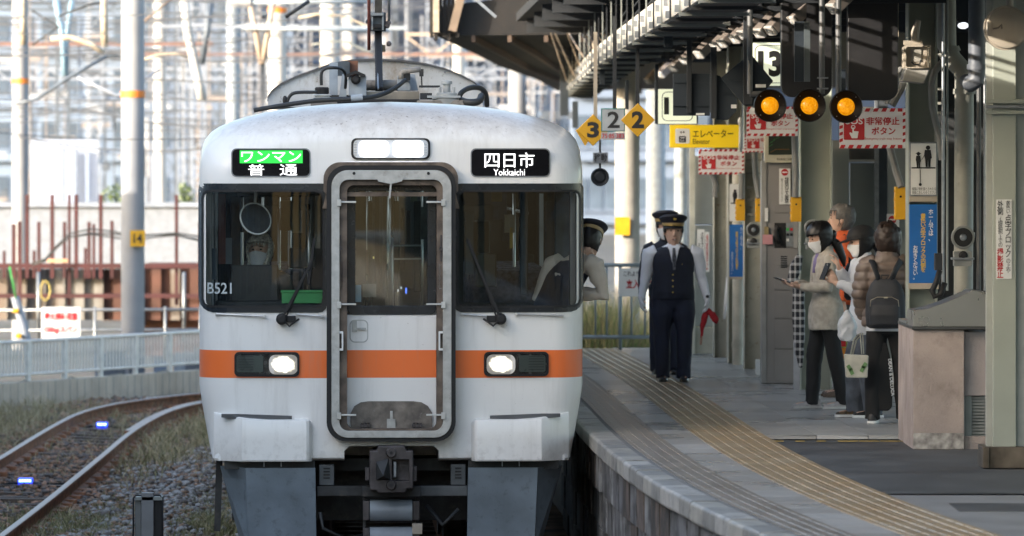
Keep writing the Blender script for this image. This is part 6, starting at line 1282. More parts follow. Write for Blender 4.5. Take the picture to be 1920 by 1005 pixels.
part('label_plate', 1515, 1534, 270, 276, 53.18, 53.2, m_white, t); part('label_plate', 1519, 1531, 282, 287, 53.18, 53.2, m_white, t); part('yellow_panel', 1504, 1540, 379, 404, 53.3, 53.4, mat('dull_yellow', (.40, .30, .03), .6), t); 
t = thing('steel_post', 'narrow grey steel post left of the passengers', 'post', W3(1549, 740, 53.0)); part('post_body', 1540, 1546, 0, 735, 53.0, 53.06, m_galv, t); part('post_body', 1546, 1553, 0, 735, 53.05, 53.12, m_dark, t)
horn_speaker(1524, 428, 52.5, 'horn loudspeaker partly hidden by the hair of the woman with the phone', 16); horn_speaker(1413, 431, 57.0, 'small horn loudspeaker between the two yellow call boxes', 14)
t, a, b = hcolumn('column to the left of the grey service cabinet with ladder rungs above', 1395, 1430, 58.2, .25, m=m_cream)
for py in (255, 298, 323, 350, 373, 400): part('rung', 1398, 1428, py, py+4, 58.25, 58.3, m_pipe, t)
mb = MB(); mb.box(a+.02, b-.02, 58.42, 58.44, PZ, 4.7); mb.build('cover_plate', mat('rail_brown', (.12, .095, .075), .7), t)
mb = MB(); mb.box(a+.02, b-.02, 58.30, 58.32, PZ, Z_(400, 58.3)); mb.build('cover_plate', m_cream, t)
t, a, b = hcolumn('column with the far blue notice beside the platform staff', 1365, 1392, 59.8, .25, m=m_cream)
t, a, b = hcolumn('farthest cream column behind the stocky officer', 1338, 1364, 61.6, .25, m=m_cream); mb = MB(); mb.box(a+.01, b-.01, 61.8, 61.82, PZ, 4.7); mb.build('cover_plate', m_cream, t)
t = thing('partition_wall', 'pale metal partition at the far end of the platform behind the officer', 'wall', W3(1320, 668, 62.5)); m_far = mat('far_panel', (.40, .42, .40), .5, var=.06)
part('wall_panel', 1303, 1338, 292, 420, 62.5, 62.6, m_far, t, .004); part('wall_panel', 1303, 1338, 422, 612, 62.5, 62.6, m_far, t, .004); part('wall_panel', 1290, 1338, 614, 664, 62.4, 62.6, m_cream, t, .01); part('post', 1293, 1303, 150, 664, 62.3, 62.4, mat('post_pale', (.6, .6, .52), .4), t, .004)
part('post', 1288, 1292, 150, 640, 62.35, 62.4, m_bluegrey, t)
pipe('pale drainpipe between the far cream columns', [(1383, 300, 59.4), (1383, 684, 59.4)], .055, mat('pipe_cream', (.5, .48, .40), .5), bands=((0, .45), (0, .9)))
for (a, c, d, D, lab) in ((1307, 430, 530, 62.2, 'faded white vertical notice on the far partition beside the officer'), (1322, 435, 510, 62.1, 'faded narrow notice with pink print right of another on the far partition')):
    s = thing('notice_plate', lab, 'sign', W3(a+7, d, D)); part('plate', a, a+(14 if a < 1320 else 8), c, d, D, D+.01, m_white, s)
    text('点字ブロックの外側' if a < 1320 else '撮影禁止', X_(a+7 if a < 1320 else a+2, D), X_(a+12 if a < 1320 else a+6, D), Z_(d-5, D), Z_(c+5, D), D-.002, m_print_black if a < 1320 else m_print_red, s, .01, vertical=True)
    if a < 1320: text('お立ち入り禁止', X_(a+2, D), X_(a+6, D), Z_(d-5, D), Z_(c+25, D), D-.002, m_print_black, s, .01, vertical=True)
D = 59.0
s = thing('blue_notice', 'small far blue notice with yellow lettering beyond the yellow call box', 'sign', W3(1381, 520, D)); part('board', 1368, 1395, 421, 520, D, D+.03, m_print_blue, s, .003); part('board_rail', 1366, 1397, 519, 524, D-.01, D+.03, m_beige, s)
text('ホームでは、', X_(1388, D), X_(1392, D), Z_(468, D), Z_(426, D), D-.002, m_print_white, s, vertical=True); text('黄色い点字ブロックの内側を', X_(1379, D), X_(1384, D), Z_(505, D), Z_(434, D), D-.002, m_print_yellow, s, .01, vertical=True); text('お歩きください。', X_(1371, D), X_(1375, D), Z_(514, D), Z_(472, D), D-.002, m_print_white, s, vertical=True)
s = thing('pictogram_sign', 'small far pictogram board above the far blue notice', 'sign', W3(1381, 415, D)); part('board', 1368, 1393, 345, 415, D, D+.03, m_white, s); mb = MB(); fig(mb, 1378, 380, 26, 0, D, D-.002); pbox(mb, 1370, 1391, 380, 382, D-.003, D-.001); mb.build('pictogram', m_print_black, s)
# call boxes
for (a, b, c, d, D, lab) in ((1678, 1700, 350, 412, 46.5, 'yellow call box nearest the camera, above the woman in brown'), (1483, 1503, 369, 416, 51.5, 'yellow call box on the right edge of the grey service cabinet'), (1417, 1429, 371, 416, 56.5, 'middle yellow call box left of the grey cabinet'), (1380, 1397, 373, 414, 57.5, 'yellow call box farthest left, above the far blue notice')):
    t = thing('call_box', lab, 'call box', W3((a+b)/2, d, D), 'yellow emergency call boxes on the columns'); part('box_body', a, b, c, d, D, D+.12, m_yel, t, .006)
    for k in range(4): mb = MB(); cpt = W3(a-.5, c+8+(d-c-14)*k/3, D+.03); mb.obox(tuple(cpt), (.012, .04, .022)); mb.build('cover_hinge', m_yel, t)
    mb = MB(); cpt = W3((a+b)/2, (c*.7+d*.3), D-.005); mb.lathe(tuple(cpt), [(.008, 0), (.01, .006)], 'y', 8); mb.build('box_lock', m_dark, t)
for pts, lab in (([(1690, 130, 47), (1668, 175, 46.8), (1664, 195, 46.8)], 'grey conduit curving down to the large stop-button sign'), ([(1668, 275, 46.8), (1680, 320, 46.6), (1690, 352, 46.5)], 'grey conduit between the large stop-button sign and its yellow call box'), ([(1490, 255, 51.5), (1492, 330, 51.5), (1491, 370, 51.5)], 'grey conduit above the call box at the cabinet'), ([(1415, 285, 56.6), (1417, 330, 56.6), (1424, 372, 56.5)], 'grey conduit above the middle call box'), ([(1391, 325, 57.5), (1390, 373, 57.5)], 'short conduit above the farthest left call box'), ([(1335, 325, 58), (1342, 345, 58), (1340, 370, 58)], 'sagging cable below the sunlit stop-button sign'), ([(1705, 120, 45), (1690, 165, 45), (1672, 198, 45)], 'thick bent conduit under the projector housing')):
    pipe(lab, pts, .030, MATS['conduit_grey'], 'conduit', name='flexible_conduit', n=8)
for a, c, d, D, lab in ((1503, 365, 420, 51.6, 'yellow edge strip'), (1700, 330, 410, 46.6, 'yellow edge strip')): pass
# stop-button signs
m_stripe_w = mat('sign_white', (.74, .74, .76), .4, var=.02)
def sos(a, b, c, d, D, lab, glow=False, tilt=0.):
    t = thing('stop_button_sign', lab, 'sign', W3((a+b)/2, d, D), 'red and white emergency stop button signs'); W_ = b-a; H_ = d-c
    part('board', a, b, c, d, D, D+.025, m_stripe_w, t, .002)
    mb = MB(); y = D-.003; bw = H_*.085; n = int(W_/ (H_*.2)); st = W_/n
    def par(x0, x1, ya, yb, sh): mb.add([(X_(x0, D), y, Z_(yb, D)), (X_(x1, D), y, Z_(yb, D)), (X_(x1+sh, D), y, Z_(ya, D)), (X_(x0+sh, D), y, Z_(ya, D))], [(0, 1, 2, 3)])
    for k in range(n):
        x0 = a+k*st; par(x0, min(x0+st*.55, b), c, c+bw, 0 if x0+st > b-1 else st*.2); par(x0, min(x0+st*.55, b), d-bw, d, 0 if x0+st > b-1 else st*.2)
    n2 = int(H_/(H_*.2)); s2 = (H_-2*bw)/n2
    for k in range(n2):
        y0 = c+bw+k*s2; 
        for x0 in (a, b-bw): mb.add([(X_(x0, D), y, Z_(y0+s2*.65, D)), (X_(x0+bw, D), y, Z_(y0+s2*.45, D)), (X_(x0+bw, D), y, Z_(y0, D)), (X_(x0, D), y, Z_(y0+s2*.15, D))], [(0, 1, 2, 3)])
    mb.build('stripe_print', m_print_red, t)
    f = lambda u: a+W_*u; g = lambda v: c+H_*v
    mb = MB(); mb.prism(rrect(X_(f(.065), D), X_(f(.375), D), Z_(g(.79), D), Z_(g(.25), D), .01, 3), y-.001, y); mb.build('red_field', m_print_red, t)
    text('SOS', X_(f(.09), D), X_(f(.35), D), Z_(g(.40), D), Z_(g(.24), D), y-.003, m_print_white, t, .02)
    mb = MB(); u = H_*D/F; cx, czz = X_(f(.215), D), Z_(g(.62), D)
    mb.prism([(cx-.035*u, czz+.14*u), (cx-.035*u, czz-.0*u), (cx-.10*u, czz+.02*u), (cx-.11*u, czz-.01*u), (cx-.05*u, czz-.13*u), (cx+.09*u, czz-.13*u), (cx+.12*u, czz+.04*u), (cx+.0*u, czz+.05*u), (cx-.0*u, czz+.14*u)][::-1], y-.003, y-.001)
    mb.ring(circ(cx-.016*u, czz+.15*u, .055*u, 14), circ(cx-.016*u, czz+.15*u, .035*u, 14), y-.003, y-.001); mb.build('hand_print', m_print_white, t)
    text('非常停止', X_(f(.40), D), X_(f(.90), D), Z_(g(.42), D), Z_(g(.22), D), y-.002, m_print_red, t, .022)
    text('ボタン', X_(f(.48), D), X_(f(.84), D), Z_(g(.66), D), Z_(g(.47), D), y-.002, m_print_red, t, .022)
    text('Emergency train stop button', X_(f(.38), D), X_(f(.93), D), Z_(g(.80), D), Z_(g(.73), D), y-.002, m_print_red, t)
    return t
sos(1574, 1699, 203, 278, 46.3, 'largest emergency stop button sign, nearest, right of the amber lamps')
sos(1400, 1496, 200, 255, 51.2, 'emergency stop button sign half hidden behind the left amber lamp')
sos(1310, 1395, 280, 327, 57.8, 'sunlit emergency stop button sign below the yellow elevator sign')
sos(1396, 1470, 251, 286, 58.0, 'small emergency stop button sign partly behind the plant poster box')
D = 56.0
t = thing('elevator_sign', 'yellow elevator sign hanging under the canopy', 'sign', W3(1322, 278, D)); part('sign_box', 1256, 1389, 234, 277, D, D+.12, mat('elev_yellow', (.82, .55, .01), .4, var=.02, emit=.05, ecol=(1, .7, .02)), t, .005)
mb = MB(); mb.prism(rrect(X_(1266, D), X_(1293, D), Z_(269, D), Z_(241, D), .015), D-.004, D); mb.build('icon_field', m_print_white, t)
mb = MB(); mb.ring(rrect(X_(1273, D), X_(1286, D), Z_(267, D), Z_(255, D), .008, 2), rrect(X_(1275, D), X_(1284, D), Z_(265, D), Z_(257, D), .005, 2), D-.007, D-.005)
for k in range(3): mb.box(X_(1276+k*3, D), X_(1278+k*3, D), D-.007, D-.005, Z_(264, D), Z_(259, D))
for s_, px in ((1, 1282), (-1, 1277)): cc = Z_(248, D); mb.prism([(X_(px-2, D), cc-s_*.006), (X_(px+2, D), cc-s_*.006), (X_(px, D), cc+s_*.014)][::s_], D-.007, D-.005)
mb.build('icon_print', m_print_black, t)
text('エレベーター', X_(1299, D), X_(1375, D), Z_(258, D), Z_(243, D), D-.004, mat('elev_text', (.10, .07, .01), .6), t, .015); text('Elevator', X_(1299, D), X_(1331, D), Z_(270, D), Z_(260.5, D), D-.004, MATS['elev_text'], t, .01)
mb = MB(); mb.tube([W3(1389, 232, 55.9), W3(1388, 285, 55.9)], .018, 8); mb.ell(W3(1389, 228, 55.9), (.03, .03, .05)); mb.build('sign_hanger', m_white, t, smooth=True)
# lit car-number boxes
m_lit = mat('lit_ivory', (.62, .66, .52), .4, var=.02, emit=.13, ecol=(.80, .86, .66))
for (a, b, c, d, D, s_, x0, x1, lab) in ((1408, 1480, 80, 161, 49.5, '13', 1421, 1466, 'lit boarding position board numbered 13 above the amber lamps'), (1234, 1306, 167, 232, 55.0, '13', 1245, 1285, 'lit boarding position board partly hidden by a dark square board')):
    t = thing('number_board', lab, 'sign', W3((a+b)/2, d, D)); part('board_case', a-3, b+3, c-1, d+1, D, D+.16, m_dark, t, .004); part('lit_face', a, b, c, d, D-.008, D, m_lit, t)
    mb = MB(); mb.ring(rrect(X_(a+7, D), X_(b-7, D), Z_(d-5, D), Z_(c+5, D), .05), rrect(X_(a+8.2, D), X_(b-8.2, D), Z_(d-6.2, D), Z_(c+6.2, D), .045), D-.011, D-.009); mb.build('outline_print', m_print_black, t)
    text(s_, X_(x0, D), X_(x1, D), Z_(d-17, D), Z_(c+15, D), D-.012, m_print_black, t, .045)
# number plates by the track
D = 50.5
t = thing('number_plate', 'white square plate with the number 2 over a strip reading 75-85-383', 'sign', W3(1150, 262, D)); part('plate', 1127, 1172, 203, 247, D, D+.015, mat('teal_edge', (.03, .18, .17), .5), t, .002); part('plate_face', 1129, 1170, 205, 245, D-.003, D, mat('plate_grey', (.42, .46, .50), .4), t); text('2', X_(1139, D), X_(1162, D), Z_(240, D), Z_(209, D), D-.005, m_print_black, t, .02)
part('number_strip', 1127, 1172, 248, 262, D, D+.015, mat('plate_grey', (.42, .46, .50)), t); text('75·85·383', X_(1129, D), X_(1170, D), Z_(259.5, D), Z_(250.5, D), D-.003, m_print_red, t, .015)
part('hanger', 1149, 1156, 30, 203, D+.02, D+.06, m_dark, t)
def diamond(cx, cy, hx, hy, D, s_, lab, tx0=None):
    t = thing('number_plate', lab, 'sign', W3(cx, cy+hy, D), 'yellow diamond stopping position plates'); mb = MB(); mb.prism([(X_(cx-hx, D), Z_(cy, D)), (X_(cx, D), Z_(cy+hy, D)), (X_(cx+hx, D), Z_(cy, D)), (X_(cx, D), Z_(cy-hy, D))], D, D+.02); mb.build('plate', mat('diamond_yellow', (.62, .34, .01), .5, var=.05), t, bevel=.006)
    text(s_, X_(cx-hx*.36, D), X_(cx+hx*.36, D), Z_(cy+hy*.48, D), Z_(cy-hy*.52, D), D-.003, m_print_black, t, .04); return t
t = diamond(1196, 225, 32, 32, 49.5, '2', 'yellow diamond plate with a black 2 at the right of the plate group'); part('hanger', 1192, 1199, 30, 196, D+.02, D+.06, m_dark, t)
t = diamond(1112, 244, 31, 30, 52.0, '3', 'yellow diamond plate with a black 3, partly hidden behind the white plate'); part('hanger', 1113, 1120, 60, 222, 52.03, 52.07, m_beige, t); mb = MB(); mb.prism([(X_(1079, 52.1), Z_(244, 52.1)), (X_(1097, 52.1), Z_(274, 52.1)), (X_(1104, 52.1), Z_(262, 52.1)), (X_(1090, 52.1), Z_(238, 52.1))], 52.03, 52.05); mb.build('plate_back', MATS['diamond_yellow'], t)
t = thing('round_signal', 'dark round signal disc hanging below the small grey sign', 'signal', W3(1125, 350, 51.5)); mb = MB(); mb.lathe(tuple(W3(1125, 332, 51.5)), [(.04, 0), (.055, .012), (.075, .0), (.083, .02), (.083, .08), (.05, .10)], 'y', 24); mb.build('signal_disc', m_dark, t, smooth='auto')
mb = MB(); mb.tube([W3(1125, 262, 51.55), W3(1125, 318, 51.55)], .010, 6); mb.build('hanger', m_dark, t)
t = thing('small_sign', 'small grey sign with two dark characters above the round signal disc', 'sign', W3(1126, 306, 51.4)); part('plate', 1112, 1140, 286, 306, 51.4, 51.42, mat('sign_midgrey', (.20, .22, .25), .5), t); text('移動', X_(1114, 51.4), X_(1138, 51.4), Z_(304, 51.4), Z_(288, 51.4), 51.397, m_print_black, t, .02)
# dark boards seen from behind
def board_ribs(t, polys, D, posts, ribs):
    for p in polys: mb = MB(); mb.prism([(X_(a, D), Z_(b, D)) for a, b in p], D, D+.03); mb.build('board', m_darkboard, t, bevel=.003)
    for a, b, c, d in posts: part('post', a, b, c, d, D-.06, D-.002, m_dark, t, .003)
    for a, b, c, d in ribs: part('rib', a, b, c, d, D-.02, D-.001, m_darkboard, t)
t = thing('sign_board', 'dark square board seen from behind in front of the lit number board', 'sign', W3(1296, 217, 47)); board_ribs(t, [[(1262, 217), (1331, 217), (1331, 138), (1262, 138)]], 47, [(1288, 1297, 60, 212)], [(1262, 1331, 151, 155), (1262, 1331, 196, 199)]); part('label_plate', 1305, 1321, 212, 216, 46.94, 46.96, m_white, t)
t = thing('sign_board', 'dark octagonal board seen from behind right of the square one', 'sign', W3(1355, 225, 46.6)); board_ribs(t, [[(1331, 210), (1345, 225), (1365, 225), (1381, 208), (1383, 185), (1350, 142), (1331, 138)][::1]], 46.6, [(1333, 1344, 88, 222)], [(1348, 1372, 174, 176)]); part('label_plate', 1371, 1381, 196, 203, 46.5, 46.53, m_white, t)
t = thing('sign_board', 'large dark diamond board seen from behind, hanging on the central post', 'sign', W3(1403, 200, 45.5)); board_ribs(t, [[(1352, 146), (1395, 198), (1412, 198), (1450, 152), (1407, 100)]], 45.5, [(1394, 1411, 12, 196)], [(1365, 1440, 147, 151)]); part('label_plate', 1417, 1436, 158, 164, 45.4, 45.43, m_white, t)
for k, (a, b, c, d, D) in enumerate(((1465, 1560, -60, 182, 44.0), (1590, 1684, -60, 188, 43.4))):
    t = thing('sign_board', ('tall dark board with rounded corners above the middle amber lamp', 'tall dark board with rounded corners above the large stop-button sign')[k], 'sign', W3((a+b)/2, d, D)); mb = MB(); mb.prism(rrect(X_(a, D), X_(b, D), Z_(d, D), Z_(c, D), .09, 6), D, D+.18); mb.build('board_case', mat('board_black', (.014, .014, .016), .5, var=.1), t, bevel=.006)
part_t = thing('steel_channel', 'dark vertical steel channel in front of the tall board', 'steel channel', W3(1505, 153, 43.6)); part('channel_web', 1490, 1508, 40, 153, 43.6, 43.64, m_darkboard, part_t); part('channel_flange', 1508, 1519, 40, 153, 43.55, 43.6, mat('channel_grey', (.09, .11, .12), .5), part_t)
# amber lamps
m_amber = bpy.data.materials.new('amber_lens'); m_amber.use_nodes = True
nt = m_amber.node_tree; b_ = nt.nodes['Principled BSDF']; vo = nt.nodes.new('ShaderNodeTexVoronoi'); vo.inputs['Scale'].default_value = 90; tc = nt.nodes.new('ShaderNodeTexCoord'); nt.links.new(tc.outputs['Object'], vo.inputs[0]); rp = nt.nodes.new('ShaderNodeValToRGB'); rp.color_ramp.elements[0].color = (1, .48, .02, 1); rp.color_ramp.elements[1].color = (.45, .13, 0, 1); rp.color_ramp.elements[1].position = .7; nt.links.new(vo.outputs[0], rp.inputs[0]); nt.links.new(rp.outputs[0], b_.inputs['Emission Color']); b_.inputs['Emission Strength'].default_value = .24; b_.inputs['Base Color'].default_value = (.5, .2, .0, 1); b_.inputs['Roughness'].default_value = .25
for px, py, D, lab, hp_ in ((1444, 198, 42.6, 'left amber lamp of the three, with a small white clip', 1406), (1518, 198, 42.2, 'middle amber lamp of the three, below the steel channel', 1541), (1587, 200, 41.8, 'right amber lamp of the three, overlapping the large stop-button sign', 1572)):
    t = thing('amber_lamp', lab, 'signal lamp', W3(px, py+30, D), 'three lit amber departure lamps'); q = D/F; c = W3(px, py, D)
    mb = MB(); mb.lathe(tuple(c), [(16.5*q, .045), (17*q, .035), (22*q, .02), (27*q, .0), (29.5*q, -.01), (31*q, .01), (30.5*q, .10), (24*q, .16), (10*q, .20), (.001, .205)], 'y', 32); mb.build('lamp_housing', mat('lamp_black', (.004, .0045, .006), .5, var=.1, spec=.15), t, smooth='auto')
    mb = MB(); mb.lathe(tuple(c), [(.001, .012), (8*q, .015), (13*q, .022), (16.4*q, .04), (16.4*q, .06)], 'y', 28); mb.build('lamp_lens', m_amber, t, smooth='auto')
    for k in range(4): a = PI/4+k*PI/2; mb = MB(); mb.lathe((c.x+.1*math.cos(a), c.y-.004, c.z+.1*math.sin(a)), [(.003, 0), (.004, .01)], 'y', 6); mb.build('screw', m_galv, t)
    mb = MB(); mb.tube([W3(hp_, -60, D+.1), W3(hp_, py-22, D+.1)], .022, 10); mb.tube([W3(hp_, py-22, D+.1), W3(px, py-22, D+.1)], .02, 8); mb.build('lamp_hanger', mat('hanger_grey', (.10, .105, .11), .45), t, smooth='auto')
    if hp_ == 1541:
        for pz in (146, 166): mb = MB(); mb.tube([W3(1532, pz, D), W3(1553, pz, D)], .006, 6); mb.build('hanger_clip', m_galv, t)
    if hp_ == 1406: mb = MB(); mb.obox(tuple(W3(1411, 206, D)), (.03, .02, .03)); mb.build('white_clip', m_white, t)
# projector housing and round device
D = 42.4
t = thing('projector_housing', 'beige hanging projector housing catching the sun above the large sign', 'camera housing', W3(1716, 157, D)); 
part('housing_body', 1696, 1740, 86, 128, D, D+.3, m_beige, t, .012); part('housing_face', 1709, 1728, 92, 116, D-.01, D, mat('face_grey', (.4, .38, .33), .4), t, .004)
mb = MB(); mb.prism([(X_(1690, D), Z_(152, D)), (X_(1732, D), Z_(157, D)), (X_(1744, D), Z_(128, D)), (X_(1699, D), Z_(126, D))], D-.02, D+.3); mb.build('housing_hood', mat('hood_grey', (.34, .33, .30), .4), t, bevel=.008)
mb = MB(); mb.ring(rrect(X_(1694, D), X_(1745, D), Z_(128, D), Z_(84, D), .02, 3), rrect(X_(1698, D), X_(1741, D), Z_(126, D), Z_(88, D), .015, 3), D-.05, D); mb.build('housing_rim', m_beige, t); mb = MB(); mb.tube([W3(1722, 38, D+.1), W3(1716, 60, D+.1), (W3(1715, 84, D+.1))], [.022, .032, .03], 10); mb.obox(tuple(W3(1712, 80, D+.05)), (.14, .08, .03)); mb.build('housing_bracket', m_beige, t, smooth='auto'); mb = MB(); mb.tube([W3(1709, 116, D-.03), W3(1714, 121, D-.03), W3(1724, 121, D-.03), W3(1727, 112, D-.03)], .006, 6); mb.build('wire_loop', m_dark, t)
D = 38.4
t = thing('round_housing', 'round beige lamp housing at the top right corner', 'lamp', W3(1890, 95, D)); mb = MB(); q = D/F; mb.lathe(tuple(W3(1888, 52, D)), [(34*q, -.0), (38*q, .006), (40*q, .03), (42*q, .03), (42*q, .10), (30*q, .16)], 'y', 32); mb.build('housing_body', m_beige, t, smooth='auto')
mb = MB(); mb.tube([W3(1893, -60, D+.08), W3(1893, 12, D+.08)], .025, 10); mb.build('housing_hanger', m_beige, t); part('hinge_lug', 1851, 1859, 41, 66, D-.01, D+.08, m_beige, t, .004)
mb = MB(); mb.tube([W3(1862, 54, D-.02), W3(1872, 52, D-.03), W3(1878, 46, D-.02), W3(1878, 54, D-.02)], .006, 6); mb.build('latch', mat('latch_dk', (.16, .14, .12), .4), t)
for px, py in ((1900, 24), (1898, 76)): mb = MB(); mb.beam(W3(px-5, py, D-.02), W3(px+6, py+3, D-.02), .014, .02); mb.build('housing_clip', m_beige, t)
for k, (px, py, D) in enumerate(((1741, 72, 45.5), (1806, 48, 45.5))):
    t = thing('downlight', ('small white downlight beside the projector housing', 'small white downlight left of the blue-grey pipe')[k], 'lamp', W3(px, py, D)); mb = MB(); mb.ell(W3(px, py, D), (.045, .045, .028), 14, 8); mb.build('lamp_bowl', mat('bowl', (.7, .72, .74), .3, emit=.3, ecol=(.9, .95, 1)), t, smooth=True); mb = MB(); mb.beam(W3(px-12, py-12, D+.02), W3(px+14, py+12, D+.02), .07, .02); mb.build('lamp_shade', m_dark, t)
# ---- canopy
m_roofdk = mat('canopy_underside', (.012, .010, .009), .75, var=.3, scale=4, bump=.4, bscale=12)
can = thing('platform_canopy', 'dark platform canopy roof with sunlit fascia and rows of stays', 'canopy', (4, 50, TOP))
EV = [(20, 1.9), (30, 1.4), (40, .9), (50, .55), (60, .25), (68, .05)]
def ev(D): return float(np.interp(D, [e[0] for e in EV], [e[1] for e in EV]))
mb = MB(); ds = list(range(20, 69, 2)); vs = []
for d in ds: vs += [(ev(d), d, TOP+.10), (13, d, TOP+.9), (13, d, TOP+1.0), (ev(d), d, TOP+.2)]
n = 4; fs = [(i*n+k, i*n+(k+1) % n, (i+1)*n+(k+1) % n, (i+1)*n+k) for i in range(len(ds)-1) for k in range(n)]+[(0, 1, 2, 3), tuple((len(ds)-1)*n+k for k in (3, 2, 1, 0))]
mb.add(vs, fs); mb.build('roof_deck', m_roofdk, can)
# far wing that sweeps over the track side
EL = [(70.5, -.93, 4.70), (80, -.55, 4.68), (90, -.20, 4.66), (104, .45, 4.66), (122, .97, 4.68)]
mb = MB(); vs = []
for d, x, z in EL:
    x2 = x+2.4; vs += [(x, d, z), (x+.25, d, z+.01), (x2, d, z+.03), (9, d, z+.08), (9, d, z+.9), (x2, d, z+.7), (x, d, z+.36)]
n = 7; fs = [(i*n+k, i*n+(k+1) % n, (i+1)*n+(k+1) % n, (i+1)*n+k) for i in range(len(EL)-1) for k in range(n)]+[tuple(range(n)), tuple((len(EL)-1)*n+k for k in range(n))[::-1]]
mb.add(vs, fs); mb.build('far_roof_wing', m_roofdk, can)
mb = MB()
for i in range(len(EL)-1):
    (d0, x0, z0), (d1, x1, z1) = EL[i:i+2]
    for k in range(1, 5): mb.beam((x0+k*.45, d0, z0-.03), (x1+k*.45, d1, z1-.03), .05, .08)
mb.build('purlin', mat('purlin_brown', (.10, .065, .045), .7, var=.2), can)
m_sunny = mat('old_cream_board', (.50, .43, .33), .7, var=.2, scale=8, bump=.3)
part('end_fascia', 812, 823, -60, 60, 70.2, 70.4, m_sunny, can); mb = MB(); mb.beam(W3(868, -20, 70.3), W3(848, 58, 70.3), .09, .1); mb.build('end_rafter', mat('rafter', (.20, .15, .11), .7), can)
for d in range(22, 68, 3): mb = MB(); mb.box(ev(d)+.1, 9, d-.06, d+.06, TOP-.06, TOP+.16); mb.build('cross_beam', m_dark, can)
# ragged boards of the wing end
for k in range(7): mb = MB(); mb.box(X_(806+k*8, 70.4), X_(813+k*8, 70.4), 70.35, 70.6, Z_(70+6*math.sin(k*2.1), 70.4), Z_(-40, 70.4)); mb.build('end_board', m_roofdk, can)
# cable tray following the platform edge
TR = [(34, 1.20), (37.5, 1.17), (42, 1.11), (46.6, 1.05), (54, .96), (61.6, .88), (75, .82), (90, .77)]
def trx(D): return float(np.interp(D, [e[0] for e in TR], [e[1] for e in TR]))
tray = thing('cable_tray', 'sunlit white cable tray with hangers running along the canopy edge', 'cable tray', (1, 50, 4.2)); TZ = 4.16
m_tray = mat('tray_panel', (.74, .69, .60), .45, var=.2, scale=6, spots=((.15, .12, .09), 10, .55, .7, .6))
d = 34.; k = 0
while d < 88:
    L = 1.55; x0, x1 = trx(d), trx(d+L); h = .20; mb = MB(); g = .03
    mb.add([(x0, d+g, TZ), (x1, d+L-g, TZ), (x1, d+L-g, TZ+h), (x0, d+g, TZ+h), (x0+.02, d+g, TZ), (x1+.02, d+L-g, TZ), (x1+.02, d+L-g, TZ+h), (x0+.02, d+g, TZ+h)], [(0, 1, 2, 3), (7, 6, 5, 4), (0, 4, 5, 1), (1, 5, 6, 2), (2, 6, 7, 3), (3, 7, 4, 0)]); mb.build('side_panel', m_tray, tray)
    mb = MB(); mb.add([(x0+.02, d, TZ-.01), (x1+.02, d+L, TZ-.01), (x1+.42, d+L, TZ-.01), (x0+.42, d, TZ-.01), (x0+.02, d, TZ), (x1+.02, d+L, TZ), (x1+.42, d+L, TZ), (x0+.42, d, TZ)], [(0, 1, 2, 3), (7, 6, 5, 4), (0, 4, 5, 1), (1, 5, 6, 2), (2, 6, 7, 3), (3, 7, 4, 0)]); mb.build('tray_floor', m_dark, tray)
    mb = MB(); mb.box(x0-.02, x0+.46, d-.012, d+.012, TZ-.035, TZ-.012); mb.box(x0-.022, x0-.008, d-.008, d+.008, TZ-.04, TOP+.1); mb.build('hanger', m_grey if k % 2 else m_dark, tray)
    if k % 2 == 0: mb = MB(); mb.tube([(x0-.01, d, TZ+.22), (x0-.01, d+L, TZ+.22)], .012, 6); mb.tube([(x0-.01, d, TZ+.30), (x1, d+L, TZ+.29)], .009, 6); mb.build('cable', m_black, tray)
    for q in range(2): mb = MB(); mb.obox((x0-.03, d+.2+q*.5, TZ+.02+q*.1), (.03, .05, .05)); mb.build('clip', m_galv, tray)
    d += L; k += 1
# stays from the wing to the tray
st = thing('roof_stay', 'bundle of thin sunlit stay rods running from the far roof wing down to the tray', 'stay rods', (1, 70, 4.5)); m_rod = mat('rod_tan', (.36, .28, .20), .5, .3, var=.2)
for k in range(12):
    a0, b0, a1, b1 = 1020+k*16-(k % 2)*12, 40+k*4-(k % 3)*6, 1062+k*14, 150-k*9; mb = MB(); mb.tube([W3(a0-6*k*.4, b0-18, 66+k), W3(a1, b1, 72-k*1.5)], .012, 5); mb.build('rod', m_rod, st)
t = thing('steel_bar', 'light grey steel bar slanting across the dark roof wing', 'steel bar', W3(905, 10, 60)); mb = MB(); mb.beam(W3(880, -12, 60), W3(930, 32, 60), .045, .03); mb.build('bar_body', m_galv, t)
# sunlit folded sheet behind the stays
t = thing('fascia_board', 'sunlit cream fascia board zigzagging under the far roof', 'fascia', W3(1085, 100, 74))
for a, b, c, d, D in ((1098, 1108, 52, 106, 72), (1108, 1118, 80, 118, 70), (1070, 1090, 115, 160, 80), (1062, 1078, 140, 178, 84), (1085, 1100, 70, 120, 76)): part('board', a, b, c, d, D, D+.1, m_sunny, t)
mb = MB(); P = [W3(a, b, 71) for a, b in ((1046, 46), (1072, 48), (1070, 60), (1100, 68))]; mb.tube(P, .02, 6); mb.build('gutter_bracket', m_beige, t)
